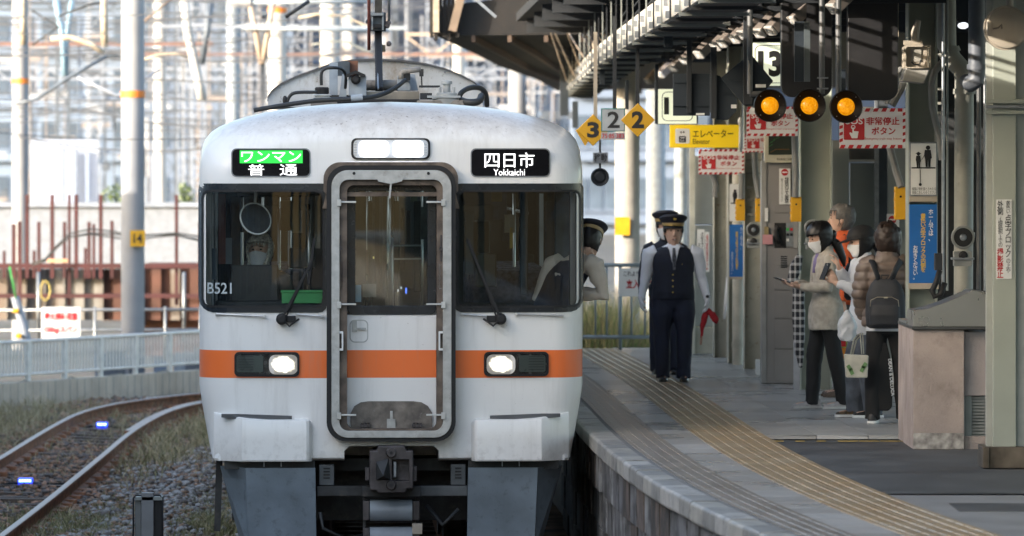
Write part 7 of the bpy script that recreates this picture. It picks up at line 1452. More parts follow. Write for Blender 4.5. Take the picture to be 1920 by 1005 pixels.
# dark hanging posts
for k, (a, b, c, d, D, lab) in enumerate(((1050, 1066, 128, 217, 80, 'dark hanging post below the far end of the cable tray'), (1073, 1084, 190, 240, 75, 'short dark hanging post behind the yellow diamond 3'), (1245, 1262, 10, 88, 46, 'blue-grey hanging channel left of the square board'), (1356, 1370, -40, 48, 43, 'pale grey hanging channel above the floodlights'), (1124, 1134, 98, 159, 62, 'dark hanging post under the cable tray'), (1172, 1179, 150, 205, 60, 'thin dark hanging post behind the yellow diamond 2'), (1228, 1234, 120, 232, 54, 'dark post beside the partly hidden number board'), (1573, 1586, 130, 260, 48, 'dark post between the two tall boards'), (1660, 1668, 0, 60, 46, 'pale edge post at the top'))):
    t = thing('hanging_post', lab, 'post', W3((a+b)/2, d, D)); part('post_body', a, b, c, d, D, D+.06, m_darkboard if k != 3 else mat('post_midgrey', (.22, .24, .24), .5), t, .003)
# tilted box luminaires
spots = [(1214, 153, 76), (1238, 141, 70), (1261, 129, 64), (1282, 115, 60), (1310, 103, 56), (1341, 88, 53), (1353, 82, 52), (1377, 74, 50), (1391, 66, 49), (1422, 63, 47.5), (1444, 58, 46.5), (1484, 40, 44), (1561, 17, 42)]
labs = ['farthest', 'second farthest', 'third farthest', 'fourth farthest', 'fifth farthest', 'sixth farthest', 'middle', 'sixth nearest', 'fifth nearest', 'fourth nearest', 'third nearest', 'second nearest', 'nearest']
m_lum = mat('luminaire_brown', (.20, .17, .15), .45, var=.1); m_lumend = mat('luminaire_end', (.48, .46, .43), .4, var=.08)
def luminaire():
    t = thing('box_luminaire', 'x', 'lamp', (0, 0, 0), 'tilted box luminaires under the canopy edge'); ax = Vector((.55, .30, .55)).normalized(); m = ax.to_track_quat('Y', 'Z').to_matrix()
    def bb(x0, x1, y0, y1, z0, z1, name, mm, bev=.006): mb = MB(); mb.box(x0, x1, y0, y1, z0, z1); mb.v = [tuple(m@Vector(v)) for v in mb.v]; mb.build(name, mm, t, local=True, bevel=bev)
    bb(-.06, .06, .02, .52, -.045, .045, 'lamp_body', m_lum); bb(-.062, .062, -.01, .02, -.047, .047, 'end_cap', m_lumend, .010); bb(-.018, .022, -.014, -.009, -.02, .016, 'cap_label', m_white, 0); bb(-.005, .005, .02, .5, -.051, -.045, 'seam', m_black, 0)
    mb = MB(); mb.tube([(.18, .1, .2), (.14, .1, .75)], .012, 6); mb.build('lamp_hanger', m_dark, t, local=True); return t
lm = luminaire()
for i, (px, py, D) in enumerate(spots):
    lab = 'tilted box luminaire under the canopy, %s from the camera' % labs[i] if labs[i] == 'middle' else 'tilted box luminaire under the canopy, the %s in the row' % labs[i]
    if i == 0: lm['label'] = lab; lm.location = W3(px, py, D)
    else: copy_tree(lm, None, lab, W3(px, py, D), rz=R(random.uniform(-6, 6)))
# two rungs of lit glimpses between, dark clutter of brackets
t = thing('conduit_rack', 'dark conduit rack with cables along the underside of the canopy', 'cable rack', (2, 45, 4.4))
for k in range(5): mb = MB(); x = 1.55+k*.28; mb.tube([(x, 33, 4.42+.03*k), (x-.2, 50, 4.42+.03*k), (x-.5, 72, 4.40+.02*k)], .018+.004*(k % 3), 6); mb.build('cable', (m_black, m_dark, m_pipedk)[k % 3], t, smooth=True)
for k in range(16): d = 34+k*2.3; mb = MB(); x = trx(d); mb.box(x+.2, x+2.2, d-.025, d+.025, 4.34, 4.38); mb.box(x+.9, x+.93, d-.02, d+.02, 4.36, TOP+.1); mb.build('rack_bar', m_dark, t)
# wall of cables / mesh on the upper middle right
t = thing('gusset_plate', 'triangular ribbed gusset plate at the top between the tall board and projector', 'bracket', W3(1665, 20, 44)); mb = MB(); mb.prism([(X_(1637, 44), Z_(0, 44)), (X_(1683, 44), Z_(68, 44)), (X_(1683, 44), Z_(-60, 44)), (X_(1637, 44), Z_(-60, 44))], 44, 44.05); mb.build('plate', mat('gusset_grey', (.22, .21, .20), .5), t); part('plate_edge', 1680, 1685, -60, 70, 43.9, 44.1, m_sunny, t)
# plaid sleeve of a person hidden behind the pillar, no body built
m_plaid = bpy.data.materials.new('plaid_cloth'); m_plaid.use_nodes = True; nt = m_plaid.node_tree; N = nt.nodes; b_ = N['Principled BSDF']; b_.inputs['Roughness'].default_value = .9
tc = N.new('ShaderNodeTexCoord'); sp = N.new('ShaderNodeSeparateXYZ'); nt.links.new(tc.outputs['Object'], sp.inputs[0])
def wave(s_, fq):
    a = N.new('ShaderNodeMath'); a.operation = 'MULTIPLY'; a.inputs[1].default_value = fq; nt.links.new(s_, a.inputs[0]); f = N.new('ShaderNodeMath'); f.operation = 'FRACT'; nt.links.new(a.outputs[0], f.inputs[0]); g = N.new('ShaderNodeMath'); g.operation = 'LESS_THAN'; g.inputs[1].default_value = .35; nt.links.new(f.outputs[0], g.inputs[0]); return g.outputs[0]
ad = N.new('ShaderNodeMath'); ad.operation = 'ADD'; nt.links.new(wave(sp.outputs['X'], 22), ad.inputs[0]); nt.links.new(wave(sp.outputs['Z'], 14), ad.inputs[1]); rp = N.new('ShaderNodeValToRGB'); rp.color_ramp.elements[0].color = (.012, .014, .02, 1); rp.color_ramp.elements[1].color = (.5, .5, .5, 1); dv = N.new('ShaderNodeMath'); dv.operation = 'MULTIPLY'; dv.inputs[1].default_value = .5; nt.links.new(ad.outputs[0], dv.inputs[0]); nt.links.new(dv.outputs[0], rp.inputs[0]); nt.links.new(rp.outputs[0], b_.inputs['Base Color'])
t = thing('plaid_sleeve', 'black and white plaid sleeve of someone hidden behind the pillar, only the sleeve modelled', 'shirt', W3(1494, 640, 53)); mb = MB(); D = 52.6
mb.tube([W3(1500, 478, D), W3(1492, 500, D), W3(1486, 525, D), W3(1497, 540, D)], [.03, .055, .05, .03], 12); mb.tube([W3(1497, 530, D), W3(1497, 600, D), W3(1499, 660, D), W3(1502, 690, D)], [(.045, .06), (.05, .07), (.035, .05), (.01, .02)], 12)
o = link('sleeve_cloth', voxel(mb, .008, 3), m_plaid, t); wrinkle(o.data, .008, (20, 20, 10)); o.data.transform(Matrix.Translation(-wl(t)))
# crisp packets / colourful poster behind the passengers' legs
t = thing('leaflet_poster', 'colourful red and green leaflet poster low behind the legs of the passengers', 'poster', W3(1585, 725, 49.5)); part('poster', 1573, 1598, 628, 728, 49.5, 49.52, mat('poster_lime', (.35, .5, .12), .5), t)
for a, b, c, d, m in ((1574, 1586, 630, 650, m_print_red), (1574, 1597, 652, 672, MATS['print_orange']), (1576, 1596, 675, 680, m_print_white), (1574, 1590, 684, 704, m_print_red), (1590, 1597, 634, 648, m_print_white), (1580, 1597, 708, 722, mat('print_pink', (.6, .08, .2), .5))): part('print_patch', a, b, c, d, 49.494, 49.499, m, t)
s = thing('notice_plate', 'small no-entry notice on the wall above the woman in brown', 'sign', W3(1673, 440, 53.4)); part('plate', 1663, 1686, 401, 440, 53.42, 53.44, m_white, s); mb = MB(); c = W3(1673.5, 412, 53.4); mb.prism(circ(c.x, c.z, 7.5*53.4/F, 18), c.y+.015, c.y+.017); mb.build('red_disc', m_print_red, s); mb = MB(); mb.box(c.x-.026, c.x+.026, c.y+.010, c.y+.012, c.z-.007, c.z+.007); mb.build('white_bar', m_print_white, s); text('線路', X_(1670, 53.4), X_(1678, 53.4), Z_(438, 53.4), Z_(422, 53.4), 53.415, m_print_black, s, .01, vertical=True)
t = thing('hanging_cloth', 'folded white cloth strip hanging on a pale column near the officer', 'cloth', W3(1361, 598, 61)); mb = MB(); mb.tube([W3(1364, 520, 61), W3(1362, 560, 61), W3(1358, 598, 61)], [.012, .022, .012], 8); mb.build('cloth_strip', m_print_white, t, smooth=True)
t = thing('small_box', 'small white box standing at the foot of the service cabinet', 'box', W3(1424, 703, 55.5)); part('box_body', 1418, 1429, 675, 703, 55.5, 55.7, m_white, t, .004)
# end fence of the platform
D = 64.2
t = thing('end_fence', 'pale blue-grey railing closing the far end of the platform', 'fence', W3(1180, 664, D)); m_rail = mat('rail_bluegrey', (.27, .33, .36), .45, .3, var=.1)
for py in (497, 632): mb = MB(); mb.tube([W3(1040, py, D), W3(1292, py, D)], .022, 10); mb.build('rail_bar', m_rail, t, smooth=True)
for k in range(15): px = 1070+k*23.2-(k % 2)*2; mb = MB(); mb.tube([W3(px, 497, D), W3(px, 632 if k % 4 else 664, D)], .011 if k % 4 else .02, 8); mb.build('picket', m_rail, t, smooth=True)
s = thing('fence_sign', 'white no-entry sign on the end railing behind the conductor', 'sign', W3(1184, 556, D)); part('plate', 1160, 1210, 503, 556, D-.04, D-.03, m_white, s, .002); text('これより先', X_(1169, D), X_(1208, D), Z_(518, D), Z_(508, D), D-.043, m_print_black, s, .015); text('立入禁止', X_(1174, D), X_(1225, D), Z_(541, D), Z_(524, D), D-.043, m_print_red, s, .03)
# ---------------------------------------------------------------- left side: wall, railing, poles, building site
m_fence = mat('fence_white', (.86, .83, .77), .45, 0, var=.1); m_rwall = mat('retaining_wall', (.62, .53, .42), .8, var=.12, scale=3, bump=.3)
A = Vector((-6.96, 77.3, 0)); B = Vector((-4.56, 82.4, 0)); dr = (B-A).normalized(); P0 = A-dr*3.2; LW = 16.
ang = math.atan2(dr.y, dr.x)
rw = thing('retaining_wall', 'low beige concrete retaining wall under the white railing', 'wall', (P0.x, P0.y, -.3), rz=ang)
for k in range(int(LW/.82)):
    mb = MB(); mb.box(k*.82+.006, (k+1)*.82-.006, 0, .15, -.1, .43); o = mb.build('wall_panel', m_rwall, rw, local=True, bevel=.006)
for k in range(int(LW/.2)):
    if k % 4: mb = MB(); mb.box(k*.205-.004, k*.205+.004, -.004, .0, 0, .42); mb.build('joint_rib', m_grey, rw, local=True)
fn = thing('white_railing', 'long white metal railing with vertical bars on the retaining wall', 'fence', (P0.x, P0.y, .13), rz=ang)
for z, r in ((.55, .026), (.10, .02)): mb = MB(); mb.tube([(0, .08, z), (LW, .08, z)], r, 8); mb.build('rail_bar', m_fence, fn, local=True, smooth=True)
pk = MB().box(-.014, .014, -.012, .012, 0, .44).mesh('picket'); with_mat(pk, m_fence); pst = MB().box(-.030, .030, -.03, .03, -.16, .56).mesh('post'); with_mat(pst, m_fence)
k = 0; x = .05
while x < LW:
    o = bpy.data.objects.new('post' if k % 11 == 0 else 'picket', pst if k % 11 == 0 else pk); C.objects.link(o); o.parent = fn; o.location = (x, .08, .0 if k % 11 == 0 else .10); x += .092; k += 1
mb = MB()
for q in range(12): mb.tube([(q*1.3+s_*.1, .02, .02-.05*math.sin(PI*s_/13)+.03*mnoise.noise(Vector((q, s_*.4, 0)))) for s_ in range(14)], .010, 5)
mb.build('sagging_cable', mat('cable_tan', (.36, .33, .28), .7), fn, local=True, smooth=True)
# concrete catenary poles
m_pole = mat('pole_concrete', (.30, .31, .33), .75, var=.08, scale=2); m_polew = mat('pole_white', (.50, .49, .47), .7, var=.06); m_orange = mat('orange_band', (.75, .22, .03), .6, var=.05)
def cpole(px, D, r, label, band=None, z1=14., m=None, zb=-.34, tagn=None, ry_=1.):
    t = thing('catenary_pole', label, 'pole', (X_(px, D), D, zb), 'concrete catenary poles in the railway yard'); mb = MB(); mb.tube([(X_(px, D), D, zb), (X_(px, D), D, z1)], [r, r*.92], 24); mb.build('pole_shaft', m or m_pole, t, smooth='auto')
    if band: mb = MB(); mb.tube([W3(px, band[1], D), W3(px, band[0], D)], r*1.03, 24); mb.build('orange_band', m_orange, t, smooth='auto')
    return t
t = cpole(249, 89, .185, 'thick blue-grey catenary pole with orange band and yellow 14 tag', (170, 183))
s = thing('pole_tag', 'yellow tag numbered 14 on the thick catenary pole', 'sign', W3(258, 462, 88.7)); part('tag_plate', 244, 272, 432, 462, 88.75, 88.78, mat('tag_yellow', (.72, .40, .01), .5), s); text('14', X_(250, 88.7), X_(266, 88.7), Z_(456, 88.7), Z_(438, 88.7), 88.74, m_print_black, s, .02)
cpole(38, 106, .155, 'grey catenary pole with orange band near the left edge of the picture', (147, 157))
cpole(1176, 74, .165, 'broad grey concrete pole behind the end railing with a yellow plate', None, m=mat('pole_warm', (.40, .38, .35), .75, var=.1))
s = thing('pole_plate', 'yellow plate on the broad concrete pole behind the conductor', 'sign', W3(1166, 441, 73.7)); part('plate', 1153, 1181, 407, 441, 73.75, 73.78, mat('tag_yellow', (.7, .4, .01)), s)
for px, D, r, lab, band, m in ((520, 118, .19, 'pale catenary pole with orange band rising left of the train roof', (14, 24), m_polew), (618, 125, .21, 'wide white catenary pole directly behind the roof duct', None, m_polew), (437, 140, .17, 'blue-grey catenary pole between two pale ones', None, m_bluegrey), (970, 120, .19, 'grey catenary pole seen under the far roof wing', None, m_pole), (300, 150, .16, 'pale catenary pole right of the tagged pole', None, m_polew), (1230, 130, .22, 'pale blue catenary pole behind the platform officers', None, m_bluegrey), (1276, 110, .12, 'thin blue-grey pole beside the far partition', None, m_bluegrey), (655, 160, .17, 'distant white pole close to the pantograph', None, m_polew), (860, 150, .16, 'distant pole right of the pantograph', None, m_polew)):
    cpole(px, D, r, lab, band, m=m)
# lattice masts
m_latw = mat('lattice_pale', (.30, .34, .41), .5, .2, var=.1); m_latg = mat('lattice_grey', (.13, .16, .20), .5, .3, var=.15); m_lato = mat('lattice_warm', (.48, .38, .30), .6, var=.1)
def lattice(px, D, w, label, m, z0=-.34, z1=13, st=.5, th=.05):
    t = thing('lattice_mast', label, 'mast', (X_(px, D), D, z0), 'steel lattice masts in the railway yard'); x = X_(px, D); mb = MB()
    for sx in (-1, 1):
        for sy in (-1, 1): mb.box(x+sx*w/2-th/2, x+sx*w/2+th/2, D+sy*w/2-th/2, D+sy*w/2+th/2, z0, z1)
    mb.build('mast_leg', m, t); mb = MB(); z = z0; k = 0
    while z < z1-st: s_ = 1 if k % 2 else -1; mb.beam((x-s_*w/2, D-w/2-.01, z), (x+s_*w/2, D-w/2-.01, z+st), th*.7); mb.beam((x-w/2, D-w/2-.02, z), (x+w/2, D-w/2-.02, z), th*.7); z += st; k += 1
    mb.build('mast_bracing', m, t)
nm = ['leftmost', 'second from the left', 'third from the left', 'fourth from the left', 'fifth from the left', 'sixth from the left', 'seventh from the left', 'eighth from the left', 'ninth from the left', 'tenth from the left', 'eleventh from the left', 'rightmost']
for i, (px, D, w, m) in enumerate(((118, 150, .30, m_latg), (180, 190, .4, m_latw), (315, 165, .42, m_latg), (345, 175, .42, m_latw), (372, 150, .35, m_latw), (398, 185, .5, m_latg), (470, 190, .5, m_latw), (560, 170, .40, m_latw), (700, 180, .45, m_latw), (815, 165, .45, m_latw), (905, 180, .5, m_latw), (1010, 190, .5, m_latg))):
    lattice(px, D, w, 'steel lattice mast far behind the train, %s' % nm[i], m, st=.42)
# beams across the yard
def beam_truss(a, b, c, D, h, label, m, zig=True):
    t = thing('catenary_beam', label, 'beam', W3((a+b)/2, c, D), 'catenary beams across the railway yard'); x0, x1 = X_(a, D), X_(b, D); z = Z_(c, D); mb = MB(); th = .07
    mb.box(x0, x1, D-th/2, D+th/2, z, z+th)
    if h: mb.box(x0, x1, D-th/2, D+th/2, z+h, z+h+th)
    mb.build('beam_chord', m, t)
    if h:
        mb = MB(); n = max(2, int((x1-x0)/(h*1.3)))
        for k in range(n): xa = x0+(x1-x0)*k/n; xb = x0+(x1-x0)*(k+1)/n; mb.beam((xa, D, z if k % 2 else z+h), (xb, D, z+h if k % 2 else z), th*.7)
        mb.build('beam_bracing', m, t)
m_rbeam = mat('beam_redbrown', (.22, .13, .11), .7, var=.15)
for a, b, c, D, h, lab, m in ((-60, 400, 86, 110, 0, 'single rusty orange beam crossing behind the left poles', m_rbeam), (250, 960, 104, 135, 0, 'long reddish beam crossing behind the train roof', m_rbeam), (-40, 250, 20, 150, .5, 'grey truss beam at the top left', m_latg), (262, 720, 28, 150, .35, 'grey truss beam at the top between the tagged pole and the pantograph', m_latg), (300, 560, 52, 125, 0, 'white beam left of the pale pole', m_latw), (540, 760, 56, 100, 0, 'blue-grey tube beam just left of the pantograph', m_bluegrey), (760, 1010, 105, 140, .5, 'warm lit truss beam right of the pantograph', m_lato), (-60, 380, 150, 170, .3, 'pale truss beam behind the leftmost poles', m_latw), (380, 1040, 150, 175, .3, 'pale truss beam low behind the roof duct', m_latw)): beam_truss(a, b, c, D, h, lab, m)
# insulators and struts
def strut(pts, r, label, m, name='bracket_arm', cat='bracket'): t = thing(name, label, cat, W3(*pts[0])); mb = MB(); mb.tube([W3(*p) for p in pts], r, 8); mb.build('arm_tube', m, t, smooth=True); return t
m_ins = mat('insulator_white', (.6, .6, .6), .3, var=.03)
def ins_row(a, b, py, D, label, n=8, r=.09):
    t = thing('insulator', label, 'insulator', W3(a, py, D), 'white disc insulators in the railway yard'); 
    for k in range(n): p = W3(a+(b-a)*(k+.5)/n, py, D); mb = MB(); mb.lathe(tuple(p), [(r*.4, -.02), (r, -.005), (r, .01), (r*.4, .02)], 'x', 12); mb.build('insulator_disc', m_ins, t, smooth='auto')
ins_row(428, 470, 6, 100, 'white disc insulator at the top left of the pale pole', 7); ins_row(460, 510, 52, 100, 'blue-white disc insulator on the tube left of the pale pole', 7)
strut([(464, 5, 100), (700, 3, 100)], .035, 'grey tube carrying the upper insulator', m_bluegrey); strut([(455, 52, 99.8), (730, 58, 99.8)], .032, 'grey tube carrying the lower insulator', m_bluegrey)
strut([(468, 5, 100), (480, 60, 100), (490, 120, 100)], .05, 'cream strut, left leg of the V by the pale pole', m_lato); strut([(512, 5, 100), (503, 60, 100), (492, 118, 100)], .05, 'cream strut, right leg of the V by the pale pole', m_lato)
strut([(535, 32, 60), (580, 2, 60)], .02, 'dark diagonal tube at the top left of the pantograph', m_dark)
strut([(560, 33, 100), (600, 26, 100), (640, 30, 100), (680, 45, 100), (712, 56, 100)], .022, 'cream curved steady arm left of the pantograph', m_sunny); strut([(585, 84, 100), (620, 77, 100), (650, 78, 100), (680, 92, 100), (714, 106, 100)], .018, 'dark curved steady arm left of the pantograph', m_grey)
strut([(95, 73, 98), (130, 70, 98), (170, 82, 98), (195, 100, 98)], .05, 'cream curved arm between the two left poles', m_sunny); strut([(30, 195, 98), (70, 185, 98), (130, 145, 98), (200, 105, 98)], .03, 'grey diagonal arm reaching right from the left pole', m_latg)
strut([(105, 0, 105), (118, 70, 105), (122, 142, 105)], .06, 'blue strut left of the tagged pole', mat('strut_blue', (.22, .36, .48), .6)); strut([(135, 0, 108), (126, 60, 108), (122, 140, 108)], .05, 'second blue strut meeting the first one', MATS['strut_blue'])
strut([(195, -5, 96), (196, 88, 96)], .06, 'cream vertical tube left of the tagged pole', m_sunny); strut([(43, -5, 95), (43, 84, 95)], .05, 'cream vertical tube in front of the left pole', m_sunny)
strut([(110, 30, 100), (165, 10, 100), (200, 2, 100)], .02, 'thin grey arm at the top left', m_dark); strut([(60, 20, 100), (110, 50, 100), (60, 85, 100)], .02, 'thin zigzag arm at the top left', m_dark)
strut([(270, 40, 100), (325, -5, 100)], .02, 'brown diagonal rod right of the tagged pole', mat('rod_brown', (.2, .15, .12), .6)); strut([(262, 114, 97), (300, 102, 97), (330, 100, 97), (352, 108, 97)], .022, 'cream curved rod right of the tagged pole', m_sunny)
strut([(145, 145, 110), (220, 180, 110), (300, 130, 110)], .03, 'pale bent tube beside the tagged pole', m_latw); strut([(345, -5, 110), (352, 60, 110), (372, 150, 110), (380, 190, 110)], .09, 'tall pale leaning tube behind the train', m_polew); strut([(395, 0, 110), (388, 60, 110), (378, 120, 110)], .06, 'grey leaning tube crossing the pale one', m_latg)
# trackside signals, clutter boxes : far equipment
k = 0; m_eq = [mat('eq_white', (.40, .43, .48), .5), mat('eq_blue', (.16, .22, .32), .5), mat('eq_grey', (.10, .12, .15), .5), mat('eq_tan', (.30, .27, .26), .6)]
names = ('electrical_cabinet', 'signal_head', 'distant_beam')
rg = random.Random(5)
for fam, (cnt, xr, yr, Dr, wr, hr_, lab) in enumerate(((190, (-40, 1080), (60, 470), (170, 260), (.15, 1.3), (.08, .3), 'beams'), (110, (-40, 1080), (40, 400), (150, 240), (.06, .16), (.4, 2.2), 'posts'))):
    mb = MB()
    for k in range(cnt):
        D = rg.uniform(*Dr); px = rg.uniform(*xr); py = rg.uniform(*yr); w = rg.uniform(*wr); h = rg.uniform(*hr_); p = W3(px, py, D); mb.cur = rg.randrange(4); mb.box(p.x-w/2, p.x+w/2, D, D+.2, p.z-h/2, p.z+h/2)
        if fam == 1: mb.box(p.x-.02, p.x+.02, D, D+.1, -.34, p.z)
        elif k % 3 == 0: mb.box(p.x-.03, p.x+.03, D+.05, D+.12, -.34, 9)
    mb.cur = 0; mb.build(('yard_equipment', 'yard_posts')[fam], m_eq, None, label=('mass of small pale railway yard equipment far behind the train', 'mass of thin distant posts in the railway yard')[fam], cat='equipment', kind='stuff')
mb = MB()
for k in range(120):
    D = rg.uniform(85, 190); px = rg.uniform(-60, 700); py = rg.uniform(-10, 260); dx = rg.uniform(300, 700); sag = rg.uniform(6, 26); sl = rg.uniform(-20, 20)
    mb.tube([W3(px-dx/2+dx*i/8, py+sl*i/8+sag*(1-((i-4)/4)**2), D) for i in range(9)], .011 if k % 4 else .02, 4, cap=False)
mb.build('overhead_wires', mat('wire', (.09, .10, .12), .5), None, label='tangle of thin overhead wires crossing the railway yard', cat='wires', kind='stuff')
# site: red-brown steel piles and beams
m_pile = mat('pile_maroon', (.07, .016, .018), .65, var=.2, scale=4, spots=((.05, .02, .018), 6, .5, .7, .6)); D = 99
site = thing('piling_frame', 'frame of maroon steel piles and walings on the building site', 'steel frame', W3(200, 600, D))
for px, c, w in ((51, 365, 7), (98, 365, 7), (143, 365, 7), (189, 365, 7), (130, 365, 5), (331, 365, 6), (26, 420, 7), (37, 415, 7), (73, 416, 6), (121, 416, 6), (167, 416, 6), (176, 420, 5), (210, 414, 6), (8, 470, 5), (64, 470, 6), (160, 465, 5), (-30, 365, 7), (-60, 416, 7), (375, 416, 6), (420, 365, 6)):
    d = 572 if px in (130, 37, 331) else 497; mb = MB(); Dp = D+(.0 if px in (130, 331) else 1.4); a = X_(px-w/2, Dp); b = X_(px+w/2, Dp); zt = Z_(c, Dp); zb = Z_(d, Dp) if d == 572 else 1.1
    mb.box(a, b, Dp-.05, Dp-.035, zb, zt); mb.box((a+b)/2-.008, (a+b)/2+.008, Dp-.035, Dp+.035, zb, zt); mb.box(a, b, Dp+.035, Dp+.05, zb, zt); mb.build('pile', m_pile, site)
for c, h, Dq in ((494, 9, D-.2), (551, 8, D-.3), (497, 5, D+1.6)): mb = MB(); mb.box(X_(-60, Dq), X_(520, Dq), Dq, Dq+.12, Z_(c+h, Dq), Z_(c, Dq)); mb.build('waling', m_pile, site)
mb = MB(); P = [W3(a, b, D-.5) for a, b in ((60, 495), (85, 488), (105, 465), (130, 443), (170, 436), (215, 440), (245, 446), (290, 442), (330, 440), (390, 452))]
for o_ in (0, .035, .07): mb.tube([p+Vector((0, 0, o_-.03+.02*math.sin(p.x*3+o_*60))) for p in P], .014, 6)
mb.build('hose_bundle', m_cable, site, smooth=True)
pit = thing('sheet_pile_wall', 'brown and grey sheet wall below the maroon walings', 'wall', W3(200, 660, 100.5)); m_sheet = mat('site_sheet', (.30, .29, .27), .8, var=.2, scale=2, streak=((.16, .12, .09), 2, .45, .6, .8, (1, 1, .3))); m_rb = mat('site_redbrown', (.15, .07, .05), .85, var=.25, scale=2)
for k in range(24): px = -40+k*18; part('sheet', px, px+17.4, 505, 600, 100.6+(.12 if k % 2 else 0), 100.9, m_sheet if k < 13 or k % 5 == 0 else m_rb, pit)
part('soil_heap', 270, 380, 495, 600, 101.2, 103, m_rb, pit); mb = MB(); mb.prism([(X_(262, 101), Z_(512, 101)), (X_(275, 101), Z_(497, 101)), (X_(320, 101), Z_(494, 101)), (X_(372, 101), Z_(522, 101)), (X_(420, 101), Z_(540, 101)), (X_(420, 101), -.3), (X_(262, 101), -.3)], 101.2, 101.6); mb.build('mound', m_rb, pit)
part('timber', 88, 127, 486, 492, 99.0, 99.3, mat('timber', (.6, .35, .2), .7), pit)
mb = MB(); mb.tube([W3(85+9*math.sin(t_), 545-18*math.cos(t_), 97) for t_ in np.linspace(0, 6.28, 16)], .012, 5); t = thing('hose_coil', 'yellow hose coil hanging in front of the sheet wall', 'hose', W3(85, 560, 97)); mb.build('coil', mat('hose_yellow', (.55, .45, .12), .5), t, smooth=True)
# site fence and sign, leaning tube
D = 93.
t = thing('site_fence', 'grey pipe railing in front of the building site', 'fence', W3(200, 640, D)); 
for py in (582, 620): mb = MB(); mb.tube([W3(-60, py, D), W3(460, py-2, D)], .025, 8); mb.build('rail_bar', m_galv, t, smooth=True)
for px in range(-20, 460, 66): mb = MB(); mb.tube([W3(px, 575, D), W3(px, 690, D)], .025, 8); mb.build('post', m_galv, t, smooth=True)
for px in (72, 345): mb = MB(); mb.tube([W3(px, 510, D+.4), W3(px, 640, D+.4)], .03, 8); mb.build('tall_post', m_galv, t, smooth=True)
D = 91.
s = thing('load_sign', 'white board with red load limit lettering on the site railing', 'sign', W3(115, 635, D)); part('plate', 78, 151, 576, 635, D, D+.03, m_white, s, .01); text('最大積載荷重', X_(83, D), X_(145, D), Z_(601, D), Z_(586, D), D-.01, m_print_red, s, .03); text('150kg/スパン', X_(83, D), X_(145, D), Z_(626, D), Z_(611, D), D-.01, m_print_red, s, .03)
t = thing('leaning_tube', 'white tube with yellow clamps leaning beside the load sign', 'pipe', W3(48, 650, 91.5)); mb = MB(); mb.tube([W3(28, 556, 91.5), W3(54, 650, 91.5)], .07, 10); mb.build('tube_body', m_latw, t, smooth='auto')
for px, py in ((30, 583), (35, 630)): mb = MB(); mb.obox(tuple(W3(px, py, 91.4)), (.1, .1, .07)); mb.build('clamp', m_yel, t, bevel=.02)
strut([(18, 500, 91.2), (30, 560, 91.2)], .012, 'thin green strap above the leaning tube', m_print_green, 'strap', 'strap')
# shrubs behind
def shrub(px, py, D, w, h, n, label, mats, leaf=.07):
    c = W3(px, py, D); V = []; 
    mb = MB(); rgn = np.random.default_rng(int(px))
    for k in range(n):
        u = rgn.normal(0, 1, 3); u /= np.linalg.norm(u); rr = rgn.random()**.4; p = Vector((c.x+u[0]*w*rr*(1+.3*math.sin(u[2]*5+px)), c.y+u[1]*w*.6*rr, max(-.3, c.z+u[2]*h*rr))); s_ = leaf*rgn.uniform(.6, 1.5); q = Euler(rgn.uniform(0, 6, 3)).to_matrix(); mb.cur = k % len(mats); mb.add([p+q@Vector(v)*s_ for v in ((-.5, 0, 0), (0, -.3, 0), (.6, 0, .1), (0, .3, 0))], [(0, 1, 2, 3)])
    t = thing('shrub', label, 'shrub', (c.x, c.y, -.34)); mb.mesh; me = mb.mesh('leaves', wl(t), recalc=False); link('leaves', me, mats, t, kind='stuff'); mb = MB(); 
    for k in range(5): mb.tube([(c.x+.1*(k-2), c.y, -.34), (c.x+w*.3*(k-2)*.5, c.y, c.z+h*.2)], [.03, .008], 5)
    mb.build('stem', m_sleeper, t)
ml = [mat('leaf_green', (.07, .13, .035), .6, var=.3), mat('leaf_light', (.16, .22, .06), .6, var=.2), mat('leaf_dark', (.035, .07, .025), .6)]
my = [mat('leaf_yellow', (.22, .20, .11), .7, var=.2), ml[1], mat('leaf_straw', (.36, .32, .15), .8), ml[0]]
shrub(215, 420, 125, .6, .9, 1500, 'green bush beyond the tagged pole', ml); shrub(348, 380, 130, .25, .5, 500, 'small green bush between the pole and the train', ml)
def tallgrass(n, xr, dr, h, mats, label):
    x = rng.uniform(*xr, n); y = rng.uniform(*dr, n); P = np.stack([x, y, np.full(n, .50)], 1); blades('tall_weeds', P, h, mats, label, .22)
tallgrass(5200, (.35, 1.35), (66.8, 70), 1.05, [my[0], my[2], my[1]], 'tall yellow-green weeds behind the end railing beside the train'); tallgrass(2600, (1.4, 2.4), (68, 73), .7, [my[0], my[1], my[2]], 'lower weeds around the broad concrete pole')
# platform end: ground beyond continues
mb = MB(); mb.box(-1.2, 14, 66.5, 100, -.34, .55); mb.build('embankment', mat('embank', (.22, .19, .12), .9, var=.3, scale=2, spots=((.10, .12, .05), 3, .45, .65, .8)), kind='structure')
